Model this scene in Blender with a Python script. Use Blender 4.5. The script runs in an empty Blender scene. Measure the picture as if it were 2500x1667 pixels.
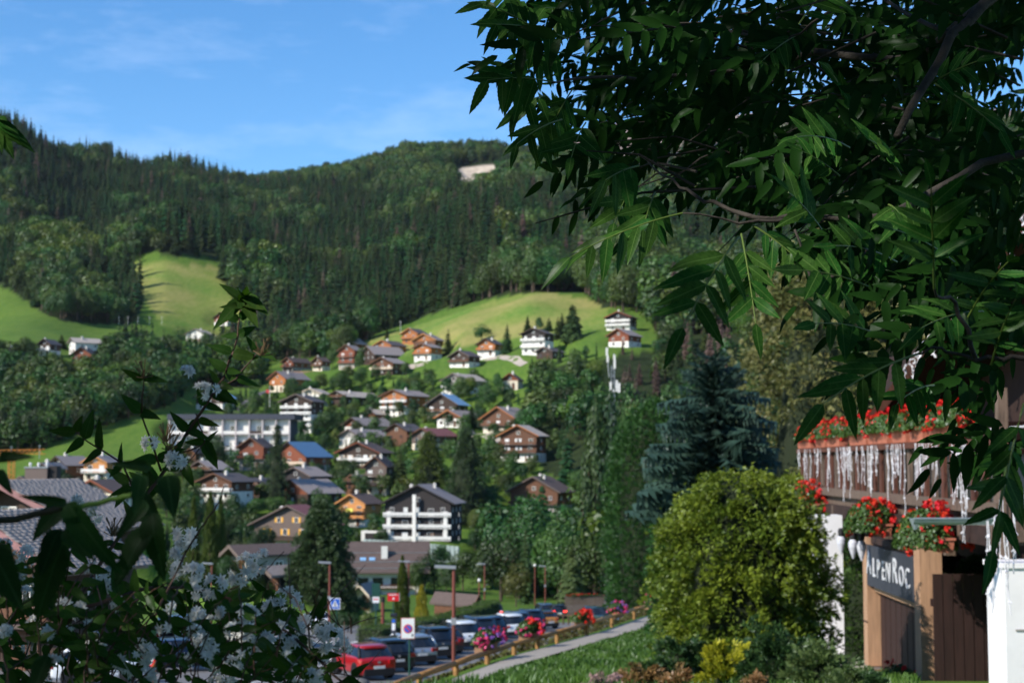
import bpy, math, random
import numpy as np
from mathutils import Vector, Matrix, Euler

random.seed(11)
rng = np.random.default_rng(7)
scene = bpy.context.scene
R = math.radians
PI = math.pi

# ------------------------------------------------------------------ camera
F = 3750.0                       # focal length in photo pixels (2500 wide)
PITCH = math.atan(297 / F)
cd = bpy.data.cameras.new('camera'); cam = bpy.data.objects.new('camera', cd)
scene.collection.objects.link(cam); scene.camera = cam
cam.location = (0, 0, 0); cam.rotation_euler = (PI / 2 + PITCH, 0, 0)
cd.sensor_width = 36; cd.lens = 36 * F / 2500
cd.clip_start = 0.05; cd.clip_end = 9000
cd.dof.use_dof = True; cd.dof.focus_distance = 3.6; cd.dof.aperture_fstop = 8.5

# ------------------------------------------------------------------ light
SUN = Vector((-0.70, -0.47, 0.57)).normalized()
sun_elev = math.asin(SUN.z); sun_az = math.atan2(SUN.x, SUN.y)
w = bpy.data.worlds.new('World'); scene.world = w; w.use_nodes = True
nt = w.node_tree; nt.nodes.clear()
sky = nt.nodes.new('ShaderNodeTexSky'); sky.sky_type = 'NISHITA'; sky.sun_disc = False
sky.sun_elevation = sun_elev; sky.sun_rotation = sun_az
sky.altitude = 1100; sky.air_density = 1.0; sky.dust_density = 0.25; sky.ozone_density = 3.2
bg = nt.nodes.new('ShaderNodeBackground'); bg.inputs[1].default_value = 0.15
out = nt.nodes.new('ShaderNodeOutputWorld')
tc = nt.nodes.new('ShaderNodeTexCoord'); mp = nt.nodes.new('ShaderNodeMapping')
mp.inputs['Scale'].default_value = (1.0, 1.0, 3.2)
mp.inputs['Location'].default_value = (0.95, 0.3, 0.35)
nz = nt.nodes.new('ShaderNodeTexNoise'); nz.inputs['Scale'].default_value = 3.3
nz.inputs['Detail'].default_value = 9; nz.inputs['Roughness'].default_value = 0.62
rp = nt.nodes.new('ShaderNodeValToRGB'); rp.color_ramp.elements[0].position = 0.49; rp.color_ramp.elements[1].position = 0.80
rp.color_ramp.elements[1].color = (0.3, 0.3, 0.3, 1)
mx = nt.nodes.new('ShaderNodeMixRGB'); mx.inputs[2].default_value = (7.6, 8.2, 9.6, 1)
L = nt.links
L.new(tc.outputs['Generated'], mp.inputs[0]); L.new(mp.outputs[0], nz.inputs[0]); L.new(nz.outputs[0], rp.inputs[0])
L.new(rp.outputs[0], mx.inputs[0]); hsv = nt.nodes.new('ShaderNodeHueSaturation'); hsv.inputs['Saturation'].default_value = 1.24; L.new(sky.outputs[0], hsv.inputs['Color']); L.new(hsv.outputs[0], mx.inputs[1]); L.new(mx.outputs[0], bg.inputs[0]); L.new(bg.outputs[0], out.inputs[0])
sd = bpy.data.lights.new('sun', 'SUN'); sd.energy = 4.4; sd.angle = R(0.5); sd.color = (1.0, 0.93, 0.82)
so = bpy.data.objects.new('sun', sd); scene.collection.objects.link(so)
so.rotation_euler = SUN.to_track_quat('Z', 'Y').to_euler(); so.location = (-40, -20, 60)
scene.view_settings.view_transform = 'Standard'; scene.view_settings.look = 'None'
scene.view_settings.exposure = 0.45; scene.view_settings.gamma = 1.0
scene.render.engine = 'CYCLES'
scene.cycles.max_bounces = 6; scene.cycles.diffuse_bounces = 3; scene.cycles.glossy_bounces = 2
scene.cycles.transmission_bounces = 4; scene.cycles.transparent_max_bounces = 6
scene.cycles.use_denoising = True

# ------------------------------------------------------------------ picture <-> place
cp, sp = math.cos(PITCH), math.sin(PITCH)
def ray(px, py):
    u = (px - 1250) / F; v = (833.5 - py) / F
    dy = cp - v * sp
    return u / dy, (sp + v * cp) / dy
def at(px, py, Y):
    a, s = ray(px, py); return Vector((a * Y, Y, s * Y))
def proj(x, y, z):
    f = y * cp + z * sp; up = -y * sp + z * cp
    return 1250 + F * x / f, 833.5 - F * up / f
def ppm(Y): return F / Y

# ------------------------------------------------------------------ helpers
COL = scene.collection
def setk(o, label=None, cat=None, group=None, kind=None):
    if label: o['label'] = label
    if cat: o['category'] = cat
    if group: o['group'] = group
    if kind: o['kind'] = kind
    return o
def thing(name, label, cat, loc=(0, 0, 0), rotz=0.0, group=None):
    o = bpy.data.objects.new(name, None); COL.objects.link(o)
    o.location = loc; o.rotation_euler = (0, 0, rotz); o.empty_display_size = 0.3
    return setk(o, label, cat, group)
def link(name, me, parent=None, loc=(0, 0, 0), rot=(0, 0, 0), scale=None):
    o = bpy.data.objects.new(name, me); COL.objects.link(o)
    if parent: o.parent = parent
    o.location = loc; o.rotation_euler = rot
    if scale is not None: o.scale = scale if hasattr(scale, '__len__') else (scale,) * 3
    return o
def copy_tree(o, parent=None):
    c = o.copy(); COL.objects.link(c)
    if parent: c.parent = parent
    for ch in o.children: copy_tree(ch, c)
    return c

class MB:
    """collects faces, builds one mesh"""
    def __init__(s): s.v = []; s.f = []
    def add(s, vs, fs):
        n = len(s.v); s.v += [tuple(p) for p in vs]; s.f += [tuple(i + n for i in f) for f in fs]; return s
    def box(s, c, d, rz=0.0, ry=0.0, rx=0.0):
        x, y, z = d[0] / 2, d[1] / 2, d[2] / 2
        m = Euler((rx, ry, rz)).to_matrix(); c = Vector(c)
        vs = [c + m @ Vector((a, b, e)) for a in (-x, x) for b in (-y, y) for e in (-z, z)]
        return s.add(vs, [(0, 1, 3, 2), (4, 6, 7, 5), (0, 4, 5, 1), (2, 3, 7, 6), (0, 2, 6, 4), (1, 5, 7, 3)])
    def quad(s, a, b, c, d): return s.add([a, b, c, d], [(0, 1, 2, 3)])
    def tube(s, pts, rad, n=6, caps=True):
        pts = [Vector(p) for p in pts]
        if not hasattr(rad, '__len__'): rad = [rad] * len(pts)
        vs, fs = [], []; ref = Vector((0.13, 0.27, 1)).normalized()
        for i, p in enumerate(pts):
            t = (pts[min(i + 1, len(pts) - 1)] - pts[max(i - 1, 0)])
            if t.length < 1e-9: t = Vector((0, 0, 1))
            t.normalize(); r0 = ref if abs(t.dot(ref)) < 0.95 else Vector((1, 0, 0))
            a = t.cross(r0).normalized(); b = t.cross(a)
            for k in range(n):
                an = 2 * PI * k / n
                vs.append(p + (a * math.cos(an) + b * math.sin(an)) * rad[i])
        for i in range(len(pts) - 1):
            for k in range(n):
                k2 = (k + 1) % n
                fs.append((i * n + k, i * n + k2, (i + 1) * n + k2, (i + 1) * n + k))
        if caps:
            fs.append(tuple(range(n))[::-1]); fs.append(tuple((len(pts) - 1) * n + k for k in range(n)))
        return s.add(vs, fs)
    def cyl(s, c, r, h, n=12, axis='z'):
        c = Vector(c); d = {'x': Vector((1, 0, 0)), 'y': Vector((0, 1, 0)), 'z': Vector((0, 0, 1))}[axis]
        return s.tube([c - d * h / 2, c + d * h / 2], r, n)
    def prism(s, poly, y0, y1):
        """poly in XZ extruded along Y"""
        n = len(poly)
        vs = [(p[0], y0, p[1]) for p in poly] + [(p[0], y1, p[1]) for p in poly]
        fs = [tuple(range(n)), tuple(range(2 * n - 1, n - 1, -1))]
        fs += [(i + n, (i + 1) % n + n, (i + 1) % n, i) for i in range(n)]
        return s.add(vs, fs)
    def lathe(s, prof, n=12, c=(0, 0, 0)):
        vs = [(c[0] + r * math.cos(2 * PI * k / n), c[1] + r * math.sin(2 * PI * k / n), c[2] + z) for r, z in prof for k in range(n)]
        fs = [(i * n + k, i * n + (k + 1) % n, (i + 1) * n + (k + 1) % n, (i + 1) * n + k) for i in range(len(prof) - 1) for k in range(n)]
        fs += [tuple(range(n))[::-1], tuple((len(prof) - 1) * n + k for k in range(n))]
        return s.add(vs, fs)
    def mesh(s, name, mat=None, smooth=False):
        me = bpy.data.meshes.new(name); me.from_pydata(s.v, [], s.f)
        if mat: me.materials.append(mat)
        if smooth: me.polygons.foreach_set('use_smooth', [True] * len(me.polygons))
        me.update(); return me
    def build(s, name, mat=None, parent=None, smooth=False, **k):
        return link(name, s.mesh(name, mat, smooth), parent, **k)

def np_mesh(name, V, Fc, mat=None, smooth=False, matidx=None):
    V = np.asarray(V, np.float32); Fc = np.asarray(Fc, np.int32)
    me = bpy.data.meshes.new(name); m, k = Fc.shape
    me.vertices.add(len(V)); me.vertices.foreach_set('co', V.ravel())
    me.loops.add(m * k); me.loops.foreach_set('vertex_index', Fc.ravel())
    me.polygons.add(m); me.polygons.foreach_set('loop_start', np.arange(0, m * k, k, dtype=np.int32))
    me.polygons.foreach_set('loop_total', np.full(m, k, np.int32))
    if smooth: me.polygons.foreach_set('use_smooth', np.ones(m, bool))
    for mm in (mat if isinstance(mat, (list, tuple)) else [mat]):
        if mm: me.materials.append(mm)
    if matidx is not None: me.polygons.foreach_set('material_index', np.asarray(matidx, np.int32))
    me.update(calc_edges=True); return me
def scatter(pv, pf, M, T):
    """pv (n,3), pf (m,k); M (N,3,3), T (N,3) -> V, F"""
    pv = np.asarray(pv, float); pf = np.asarray(pf, int); N = len(T)
    V = np.einsum('nij,vj->nvi', M, pv) + T[:, None, :]
    Fc = pf[None] + (np.arange(N) * len(pv))[:, None, None]
    return V.reshape(-1, 3), Fc.reshape(-1, pf.shape[1])
def rot_axes(x, y, z):
    return np.stack([x, y, z], axis=-1)
def unit(a):
    return a / np.maximum(np.linalg.norm(a, axis=-1, keepdims=True), 1e-9)

# ------------------------------------------------------------------ materials
def lk(nt, a, b): nt.links.new(a, b)
def mat(name, col, rough=0.7, metal=0.0, noise=None, scale=4.0, emit=None, spec=0.4, bump=0.0, coat=0.0, alpha=None, stripes=None):
    m = bpy.data.materials.new(name); m.use_nodes = True; t = m.node_tree; b = t.nodes['Principled BSDF']
    b.inputs['Base Color'].default_value = (*col, 1); b.inputs['Roughness'].default_value = rough
    b.inputs['Metallic'].default_value = metal; b.inputs['Specular IOR Level'].default_value = spec
    b.inputs['Coat Weight'].default_value = coat
    if emit: b.inputs['Emission Color'].default_value = (*emit[0], 1); b.inputs['Emission Strength'].default_value = emit[1]
    if noise is not None or stripes:
        tc = t.nodes.new('ShaderNodeTexCoord'); mp = t.nodes.new('ShaderNodeMapping'); lk(t, tc.outputs['Object'], mp.inputs[0])
        if stripes: mp.inputs['Scale'].default_value = stripes
        n = t.nodes.new('ShaderNodeTexNoise'); n.inputs['Scale'].default_value = scale; n.inputs['Detail'].default_value = 6
        n.inputs['Roughness'].default_value = 0.65
        lk(t, mp.outputs[0], n.inputs[0])
        r = t.nodes.new('ShaderNodeValToRGB'); r.color_ramp.elements[0].position = 0.32; r.color_ramp.elements[1].position = 0.68
        d = noise if noise is not None else 0.3
        oi = t.nodes.new('ShaderNodeObjectInfo')
        r.color_ramp.elements[0].color = (*[c * (1 - d) for c in col], 1); r.color_ramp.elements[1].color = (*[min(1, c * (1 + d)) for c in col], 1)
        lk(t, n.outputs[0], r.inputs[0])
        hs = t.nodes.new('ShaderNodeHueSaturation'); mr = t.nodes.new('ShaderNodeMapRange')
        mr.inputs[3].default_value = 1 - 0.25 * d; mr.inputs[4].default_value = 1 + 0.25 * d
        lk(t, oi.outputs['Random'], mr.inputs[0]); lk(t, mr.outputs[0], hs.inputs['Value'])
        lk(t, r.outputs[0], hs.inputs['Color']); lk(t, hs.outputs[0], b.inputs['Base Color'])
        if bump:
            bp = t.nodes.new('ShaderNodeBump'); bp.inputs['Strength'].default_value = bump; bp.inputs['Distance'].default_value = 0.05
            lk(t, n.outputs[0], bp.inputs['Height']); lk(t, bp.outputs[0], b.inputs['Normal'])
    return m
def leafmat(name, cols, trans=0.3, gloss=0.06, nscale=0.5, rough=0.45, objv=0.25, tcol=None):
    """foliage: colour varies leaf by leaf, tree by tree and through the crown"""
    m = bpy.data.materials.new(name); m.use_nodes = True; t = m.node_tree; t.nodes.clear()
    o = t.nodes.new('ShaderNodeOutputMaterial')
    g = t.nodes.new('ShaderNodeNewGeometry'); oi = t.nodes.new('ShaderNodeObjectInfo'); tc = t.nodes.new('ShaderNodeTexCoord')
    n = t.nodes.new('ShaderNodeTexNoise'); n.inputs['Scale'].default_value = nscale; n.inputs['Detail'].default_value = 3
    lk(t, tc.outputs['Object'], n.inputs[0])
    a = t.nodes.new('ShaderNodeMath'); a.operation = 'MULTIPLY_ADD'; a.inputs[1].default_value = 0.35; 
    lk(t, g.outputs['Random Per Island'], a.inputs[0])
    a2 = t.nodes.new('ShaderNodeMath'); a2.operation = 'MULTIPLY_ADD'; a2.inputs[1].default_value = 1.4; a2.inputs[2].default_value = -0.38
    lk(t, n.outputs[0], a2.inputs[0]); lk(t, a2.outputs[0], a.inputs[2])
    r = t.nodes.new('ShaderNodeValToRGB'); els = r.color_ramp.elements
    for i, c in enumerate(cols):
        p = i / (len(cols) - 1)
        e = els[0] if i == 0 else (els[1] if i == len(cols) - 1 else els.new(p))
        e.position = p; e.color = (*c, 1)
    lk(t, a.outputs[0], r.inputs[0])
    hs = t.nodes.new('ShaderNodeHueSaturation')
    mr = t.nodes.new('ShaderNodeMapRange'); mr.inputs[3].default_value = 1 - objv; mr.inputs[4].default_value = 1 + objv
    lk(t, oi.outputs['Random'], mr.inputs[0]); lk(t, mr.outputs[0], hs.inputs['Value'])
    wn = t.nodes.new('ShaderNodeTexWhiteNoise'); wn.noise_dimensions = '1D'; lk(t, oi.outputs['Random'], wn.inputs['W'])
    mr2 = t.nodes.new('ShaderNodeMapRange'); mr2.inputs[3].default_value = 0.5 - 0.06 * objv * 2; mr2.inputs[4].default_value = 0.5 + 0.05 * objv * 2
    lk(t, wn.outputs['Value'], mr2.inputs[0]); lk(t, mr2.outputs[0], hs.inputs['Hue'])
    lk(t, r.outputs[0], hs.inputs['Color'])
    d = t.nodes.new('ShaderNodeBsdfDiffuse'); tr = t.nodes.new('ShaderNodeBsdfTranslucent'); gl = t.nodes.new('ShaderNodeBsdfGlossy')
    gl.inputs['Roughness'].default_value = rough; gl.inputs['Color'].default_value = (0.8, 0.85, 0.9, 1)
    lk(t, hs.outputs[0], d.inputs[0])
    if tcol:
        mm = t.nodes.new('ShaderNodeMixRGB'); mm.blend_type = 'MULTIPLY'; mm.inputs[0].default_value = 1; mm.inputs[2].default_value = (*tcol, 1)
        lk(t, hs.outputs[0], mm.inputs[1]); lk(t, mm.outputs[0], tr.inputs[0])
    else: lk(t, hs.outputs[0], tr.inputs[0])
    m1 = t.nodes.new('ShaderNodeMixShader'); m1.inputs[0].default_value = trans
    lk(t, d.outputs[0], m1.inputs[1]); lk(t, tr.outputs[0], m1.inputs[2])
    m2 = t.nodes.new('ShaderNodeMixShader'); m2.inputs[0].default_value = gloss
    lk(t, m1.outputs[0], m2.inputs[1]); lk(t, gl.outputs[0], m2.inputs[2])
    lk(t, m2.outputs[0], o.inputs[0]); return m
# ------------------------------------------------------------------ buildings seen in the village (photo measures)
# gx0, gx1 gable eaves, apexY, eaveY, baseY, sx1 right end of the side
DTAB = [(1640, 70), (1448, 290), (1400, 340), (1370, 395), (1317, 415), (1250, 450), (1205, 465), (1160, 485), (1120, 505), (1055, 550),
        (1000, 600), (955, 640), (900, 690), (860, 730), (830, 765), (790, 830), (700, 1000)]
_dy = np.array([d[0] for d in DTAB][::-1], float); _dd = np.array([d[1] for d in DTAB][::-1], float)
def dist_of(py): return float(np.interp(py, _dy, _dd))

# ------------------------------------------------------------------ terrain
PATH = [(-3.3, 32, -5.6), (-1.7, 42, -6.08), (0.7, 52, -6.45), (4.5, 68, -7.4), (7.5, 80, -7.9), (11.5, 96, -8.9), (18, 118, -11)]
_pY = np.array([p[1] for p in PATH], float); _pX = np.array([p[0] for p in PATH], float); _pZ = np.array([p[2] for p in PATH], float)
def path_x(Y): return np.interp(Y, _pY, _pX)
def path_z(Y): return np.interp(Y, _pY, _pZ)
def z_park(Y):
    return np.where(Y > 60, -8.92 - 0.072 * (Y - 60), -8.92)
def sstep(e0, e1, x):
    t = np.clip((x - e0) / (e1 - e0), 0, 1); return t * t * (3 - 2 * t)
def z_near(X, Y):
    g = np.interp(Y, [-40, 0, 8, 15, 22, 30, 42, 52, 68, 80, 96, 118, 160], [-1.6, -1.6, -1.75, -2.3, -3.1, -4.1, -5.75, -6.35, -7.35, -7.85, -8.85, -10.95, -15])
    px = np.interp(Y, [-40, 6, 18, 32, 42, 52, 68, 80, 96, 118, 160], [-14, -14, -9, -3.3, -1.7, 0.7, 4.5, 7.5, 11.5, 18, 40])
    side = X - px                      # >0: on the grass side
    pz = np.interp(Y, [-40, 3, 8, 18, 25, 32, 42, 52, 68, 80, 96, 118, 160], [-1.6, -1.7, -2.9, -4.5, -5.2, -5.6, -6.08, -6.45, -7.4, -7.9, -8.9, -11, -15])
    g = np.minimum(g, pz + np.maximum(side, 0) * .25)
    k = sstep(-3.6, -1.0, side)
    return z_park(Y) * (1 - k) + g * k

PROF = {
 -2200: [(200, 1500), (450, 1150), (750, 800), (1000, 600), (1400, 250), (1900, 0)],
 -1000: [(200, 1500), (450, 1200), (560, 1090), (750, 880), (1000, 700), (1400, 400), (1900, 80)],
 -300: [(200, 1520), (300, 1420), (450, 1200), (520, 1130), (600, 1070), (750, 900), (950, 790), (1150, 640), (1400, 460), (1900, 160)],
 0: [(200, 1520), (300, 1400), (450, 1190), (520, 1130), (600, 1070), (750, 885), (950, 790), (1050, 735), (1150, 695), (1400, 530), (1800, 285)],
 200: [(200, 1520), (300, 1400), (440, 1190), (480, 1140), (540, 1065), (600, 1030), (750, 888), (850, 845), (980, 795), (1200, 700), (1500, 540), (1950, 375)],
 400: [(200, 1510), (300, 1400), (450, 1200), (500, 1110), (560, 1010), (640, 950), (760, 885), (850, 845), (1000, 745), (1200, 615), (1500, 530), (1900, 445), (2100, 398)],
 600: [(200, 1500), (300, 1430), (420, 1320), (450, 1240), (480, 1160), (540, 1080), (600, 1010), (660, 950), (720, 900), (850, 845), (1000, 770), (1300, 630), (1700, 515), (2200, 458)],
 800: [(200, 1500), (300, 1440), (410, 1330), (450, 1240), (480, 1170), (540, 1075), (600, 1010), (660, 945), (740, 885), (800, 845), (1000, 745), (1300, 615), (1700, 490), (2200, 432)],
 1000: [(200, 1500), (300, 1445), (400, 1350), (450, 1250), (480, 1170), (540, 1075), (600, 1000), (660, 935), (720, 870), (760, 835), (820, 785), (1000, 700), (1300, 580), (1600, 490), (1900, 420), (2120, 376)],
 1165: [(200, 1480), (300, 1450), (405, 1350), (450, 1255), (480, 1160), (530, 1080), (590, 1000), (650, 910), (710, 840), (800, 745), (1000, 640), (1300, 520), (1600, 470), (1900, 450), (2060, 388), (2140, 362)],
 1300: [(200, 1480), (300, 1450), (410, 1370), (450, 1258), (480, 1160), (520, 1080), (580, 970), (640, 880), (700, 815), (790, 722), (1000, 620), (1300, 495), (1500, 445), (1800, 425), (2000, 398), (2120, 374)],
 1480: [(200, 1470), (300, 1440), (400, 1340), (460, 1180), (520, 1040), (580, 930), (630, 860), (700, 805), (760, 760), (900, 680), (1200, 530), (1600, 370), (2000, 300)],
 1700: [(200, 1460), (300, 1420), (400, 1300), (500, 1080), (600, 930), (800, 780), (1100, 580), (1500, 400), (2000, 280)],
 2100: [(200, 1450), (300, 1350), (400, 1200), (600, 930), (900, 700), (1500, 380), (2000, 260)],
 3500: [(200, 1400), (600, 850), (1000, 600), (1500, 350), (2000, 300)],
 4800: [(200, 1400), (600, 850), (1000, 600), (1500, 350), (2000, 300)]}
_cols = sorted(PROF)
YR = np.concatenate([np.arange(-30, 8, 2.5), np.arange(8, 60, 1.0), np.arange(60, 130, 1.6), np.geomspace(130, 900, 190), np.geomspace(905, 2400, 110), np.array([2600, 3000, 3600])])
AX = np.unique(np.concatenate([np.linspace(-2200, -200, 60), np.arange(-200, 2700, 8), np.linspace(2700, 4800, 50)]))
AR = (AX - 1250) / F / cp
def far_slope(Yv):
    """(len(AX), len(Y)) of z/Y"""
    cs = []
    for c in _cols:
        pr = PROF[c]; ys = np.array([p[0] for p in pr], float); s = np.array([ray(c, p[1])[1] for p in pr])
        zl = s[-1] * ys[-1]
        z = np.interp(np.log(Yv), np.log(ys), s * ys)
        z = np.where(Yv > ys[-1], zl - (Yv - ys[-1]) * 0.35, z)
        cs.append(z)
    cs = np.array(cs); x = np.array(_cols, float)
    o = np.zeros((len(AX), len(Yv)))
    i = np.clip(np.searchsorted(x, AX) - 1, 0, len(x) - 2); t = (AX - x[i]) / (x[i + 1] - x[i])
    t = t * t * (3 - 2 * t) * 0.5 + t * 0.5
    return cs[i] * (1 - t)[:, None] + cs[i + 1] * t[:, None]
YC = np.maximum(YR, 1.0)
def lateral(Y):   # half fan widens near the camera so that the ground goes round it
    return np.where(Y < 60, 60 - (60 - Y) * 0.35, Y)
LR = lateral(YR)
GX = AR[:, None] * LR[None, :]
def vnoise(x, y, s, seed=0):
    rs = np.random.default_rng(seed); g = rs.random((64, 64)); x = x / s; y = y / s
    xi = np.floor(x).astype(int); yi = np.floor(y).astype(int); fx = x - xi; fy = y - yi
    fx = fx * fx * (3 - 2 * fx); fy = fy * fy * (3 - 2 * fy)
    G = lambda a, b: g[a % 64, b % 64]
    return (G(xi, yi) * (1 - fx) + G(xi + 1, yi) * fx) * (1 - fy) + (G(xi, yi + 1) * (1 - fx) + G(xi + 1, yi + 1) * fx) * fy
GYY = np.broadcast_to(YR[None, :], GX.shape)
zf = far_slope(np.maximum(YR, 150))
for _ in range(3):
    zf[1:-1, 1:-1] = (zf[1:-1, 1:-1] * 2 + zf[:-2, 1:-1] + zf[2:, 1:-1] + zf[1:-1, :-2] + zf[1:-1, 2:]) / 6
amp = np.clip((GYY - 300) / 900, 0, 1)
zf = zf + amp * ((vnoise(GX * .85 + GYY * .2 + 3000, GYY * .35 + 3000, 95, 1) - .5) * 52 * np.clip((1950 - GYY) / 500, 0, 1) + (vnoise(GX, GYY, 35, 2) - .5) * 7)
kb = sstep(150, 235, GYY)
GZ = z_near(GX, GYY) * (1 - kb) + zf * kb
PADS = []
def gz(X, Y):
    """height of the ground (bilinear on the terrain grid)"""
    j = np.clip(np.searchsorted(YR, Y) - 1, 0, len(YR) - 2); t = (Y - YR[j]) / (YR[j + 1] - YR[j])
    def col(jj):
        a = X / LR[jj]; i = int(np.clip(np.searchsorted(AR, a) - 1, 0, len(AR) - 2)); u = (a - AR[i]) / (AR[i + 1] - AR[i])
        u = min(max(u, 0), 1)
        return GZ[i, jj] * (1 - u) + GZ[i + 1, jj] * u
    return float(col(j) * (1 - t) + col(j + 1) * t)
def pad(X, Y, z, r0, r1):
    PADS.append((X, Y, z, r0, r1))
def apply_pads():
    global GZ
    num = np.zeros_like(GZ); den = np.zeros_like(GZ); mxk = np.zeros_like(GZ)
    for X, Y, z, r0, r1 in PADS:
        d = np.hypot(GX - X, GYY - Y); k = 1 - sstep(r0, r1, d)
        num += k * z; den += k; mxk = np.maximum(mxk, k)
    ok = den > 1e-6
    GZ = np.where(ok, GZ * (1 - mxk) + mxk * num / np.maximum(den, 1e-6), GZ)

def inpoly(px, py, poly):
    px = np.asarray(px, float); py = np.asarray(py, float); r = np.zeros(px.shape, bool); n = len(poly)
    for i in range(n):
        x0, y0 = poly[i]; x1, y1 = poly[(i + 1) % n]
        c = ((y0 > py) != (y1 > py))
        xi = (x1 - x0) * (py - y0) / ((y1 - y0) if y1 != y0 else 1e-9) + x0
        r ^= (c & (px < xi))
    return r
def dist_at(px, py, lo=170, hi=1150):
    """distance at which the ground shows at this picture point (first hit)"""
    a, sl = ray(px, py); prev = None
    for Y in np.arange(lo, hi, 4.0):
        d = sl * Y - gz(a * Y, Y)
        if d <= 0 and prev is not None and prev > 0: return float(Y - 4.0 * (-d) / (prev - d + 1e-9))
        if prev is None and d <= 0: return float(lo)
        prev = d
    return float(dist_of(py))
MEADOW_A = [(-2400, 700), (-300, 600), (0, 695), (50, 725), (110, 768), (160, 785), (250, 792), (325, 792), (345, 755), (350, 720), (332, 680), (318, 640),
            (360, 612), (430, 622), (540, 635), (543, 680), (560, 712), (585, 745), (600, 765), (640, 800), (600, 840), (520, 870), (400, 880), (330, 870), (0, 885), (-2400, 950)]
MEADOW_B = [(640, 880), (850, 872), (884, 838), (920, 815), (1000, 785), (1100, 752), (1200, 728), (1300, 714), (1420, 712), (1450, 735), (1480, 758), (1590, 775), (1600, 860),
            (1420, 880), (1290, 900), (1290, 1500), (640, 1500)]
SCREE = [(1108, 424), (1128, 408), (1165, 404), (1205, 402), (1226, 412), (1198, 428), (1165, 436), (1135, 446), (1120, 442)]
WOODR = [(1335, 1160), (1300, 1090), (1300, 1000), (1290, 915), (1330, 895), (1480, 872), (1590, 855), (1700, 800), (2600, 700), (2600, 1500), (1640, 1470), (1500, 1445), (1330, 1455), (1225, 1452), (1190, 1400), (1180, 1340), (1240, 1300), (1420, 1295), (1450, 1240), (1410, 1190)]
WOODL = [(-900, 1110), (-900, 920), (30, 905), (240, 935), (260, 890), (430, 885), (560, 868), (630, 892), (610, 930), (470, 935), (420, 985), (260, 1035), (60, 1105)]
MATS = {}
def terrain_build():
    n, m = GX.shape
    V = np.stack([GX, GYY, GZ], -1).reshape(-1, 3)
    i, j = np.meshgrid(np.arange(n - 1), np.arange(m - 1), indexing='ij')
    a = i * m + j
    Fc = np.stack([a, a + m, a + m + 1, a + 1], -1).reshape(-1, 4)
    ff = V[:, 1] * cp + V[:, 2] * sp; f2 = np.maximum(ff, 1)
    PX = 1250 + F * V[:, 0] / f2; PY = 833.5 - F * (-V[:, 1] * sp + V[:, 2] * cp) / f2
    Yv = V[:, 1]
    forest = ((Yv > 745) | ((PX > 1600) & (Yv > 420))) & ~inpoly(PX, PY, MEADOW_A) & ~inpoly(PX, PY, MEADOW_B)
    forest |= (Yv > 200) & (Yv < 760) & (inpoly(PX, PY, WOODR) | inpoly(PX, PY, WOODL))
    rock = inpoly(PX, PY, SCREE) & (Yv > 1500)
    rock |= (PX > 1330) & (Yv > 1560) & (PX < 2600)
    dry = inpoly(PX, PY, [(300, 640), (540, 650), (600, 760), (560, 830), (400, 800), (330, 700)]) | inpoly(PX, PY, [(880, 838), (1300, 705), (1490, 740), (1480, 800), (1000, 860)])
    me = np_mesh('ground', V, Fc, MATS['ground'], smooth=True)
    scree = inpoly(PX, PY, SCREE) & (Yv > 1500)
    for nm, arr in (('scree', scree), ('forest', forest), ('rock', rock), ('dry', dry)):
        at_ = me.attributes.new(nm, 'FLOAT', 'POINT'); at_.data.foreach_set('value', arr.astype(np.float32))
    o = link('ground', me); setk(o, 'green valley floor and hillsides under the village', kind='structure')

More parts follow.
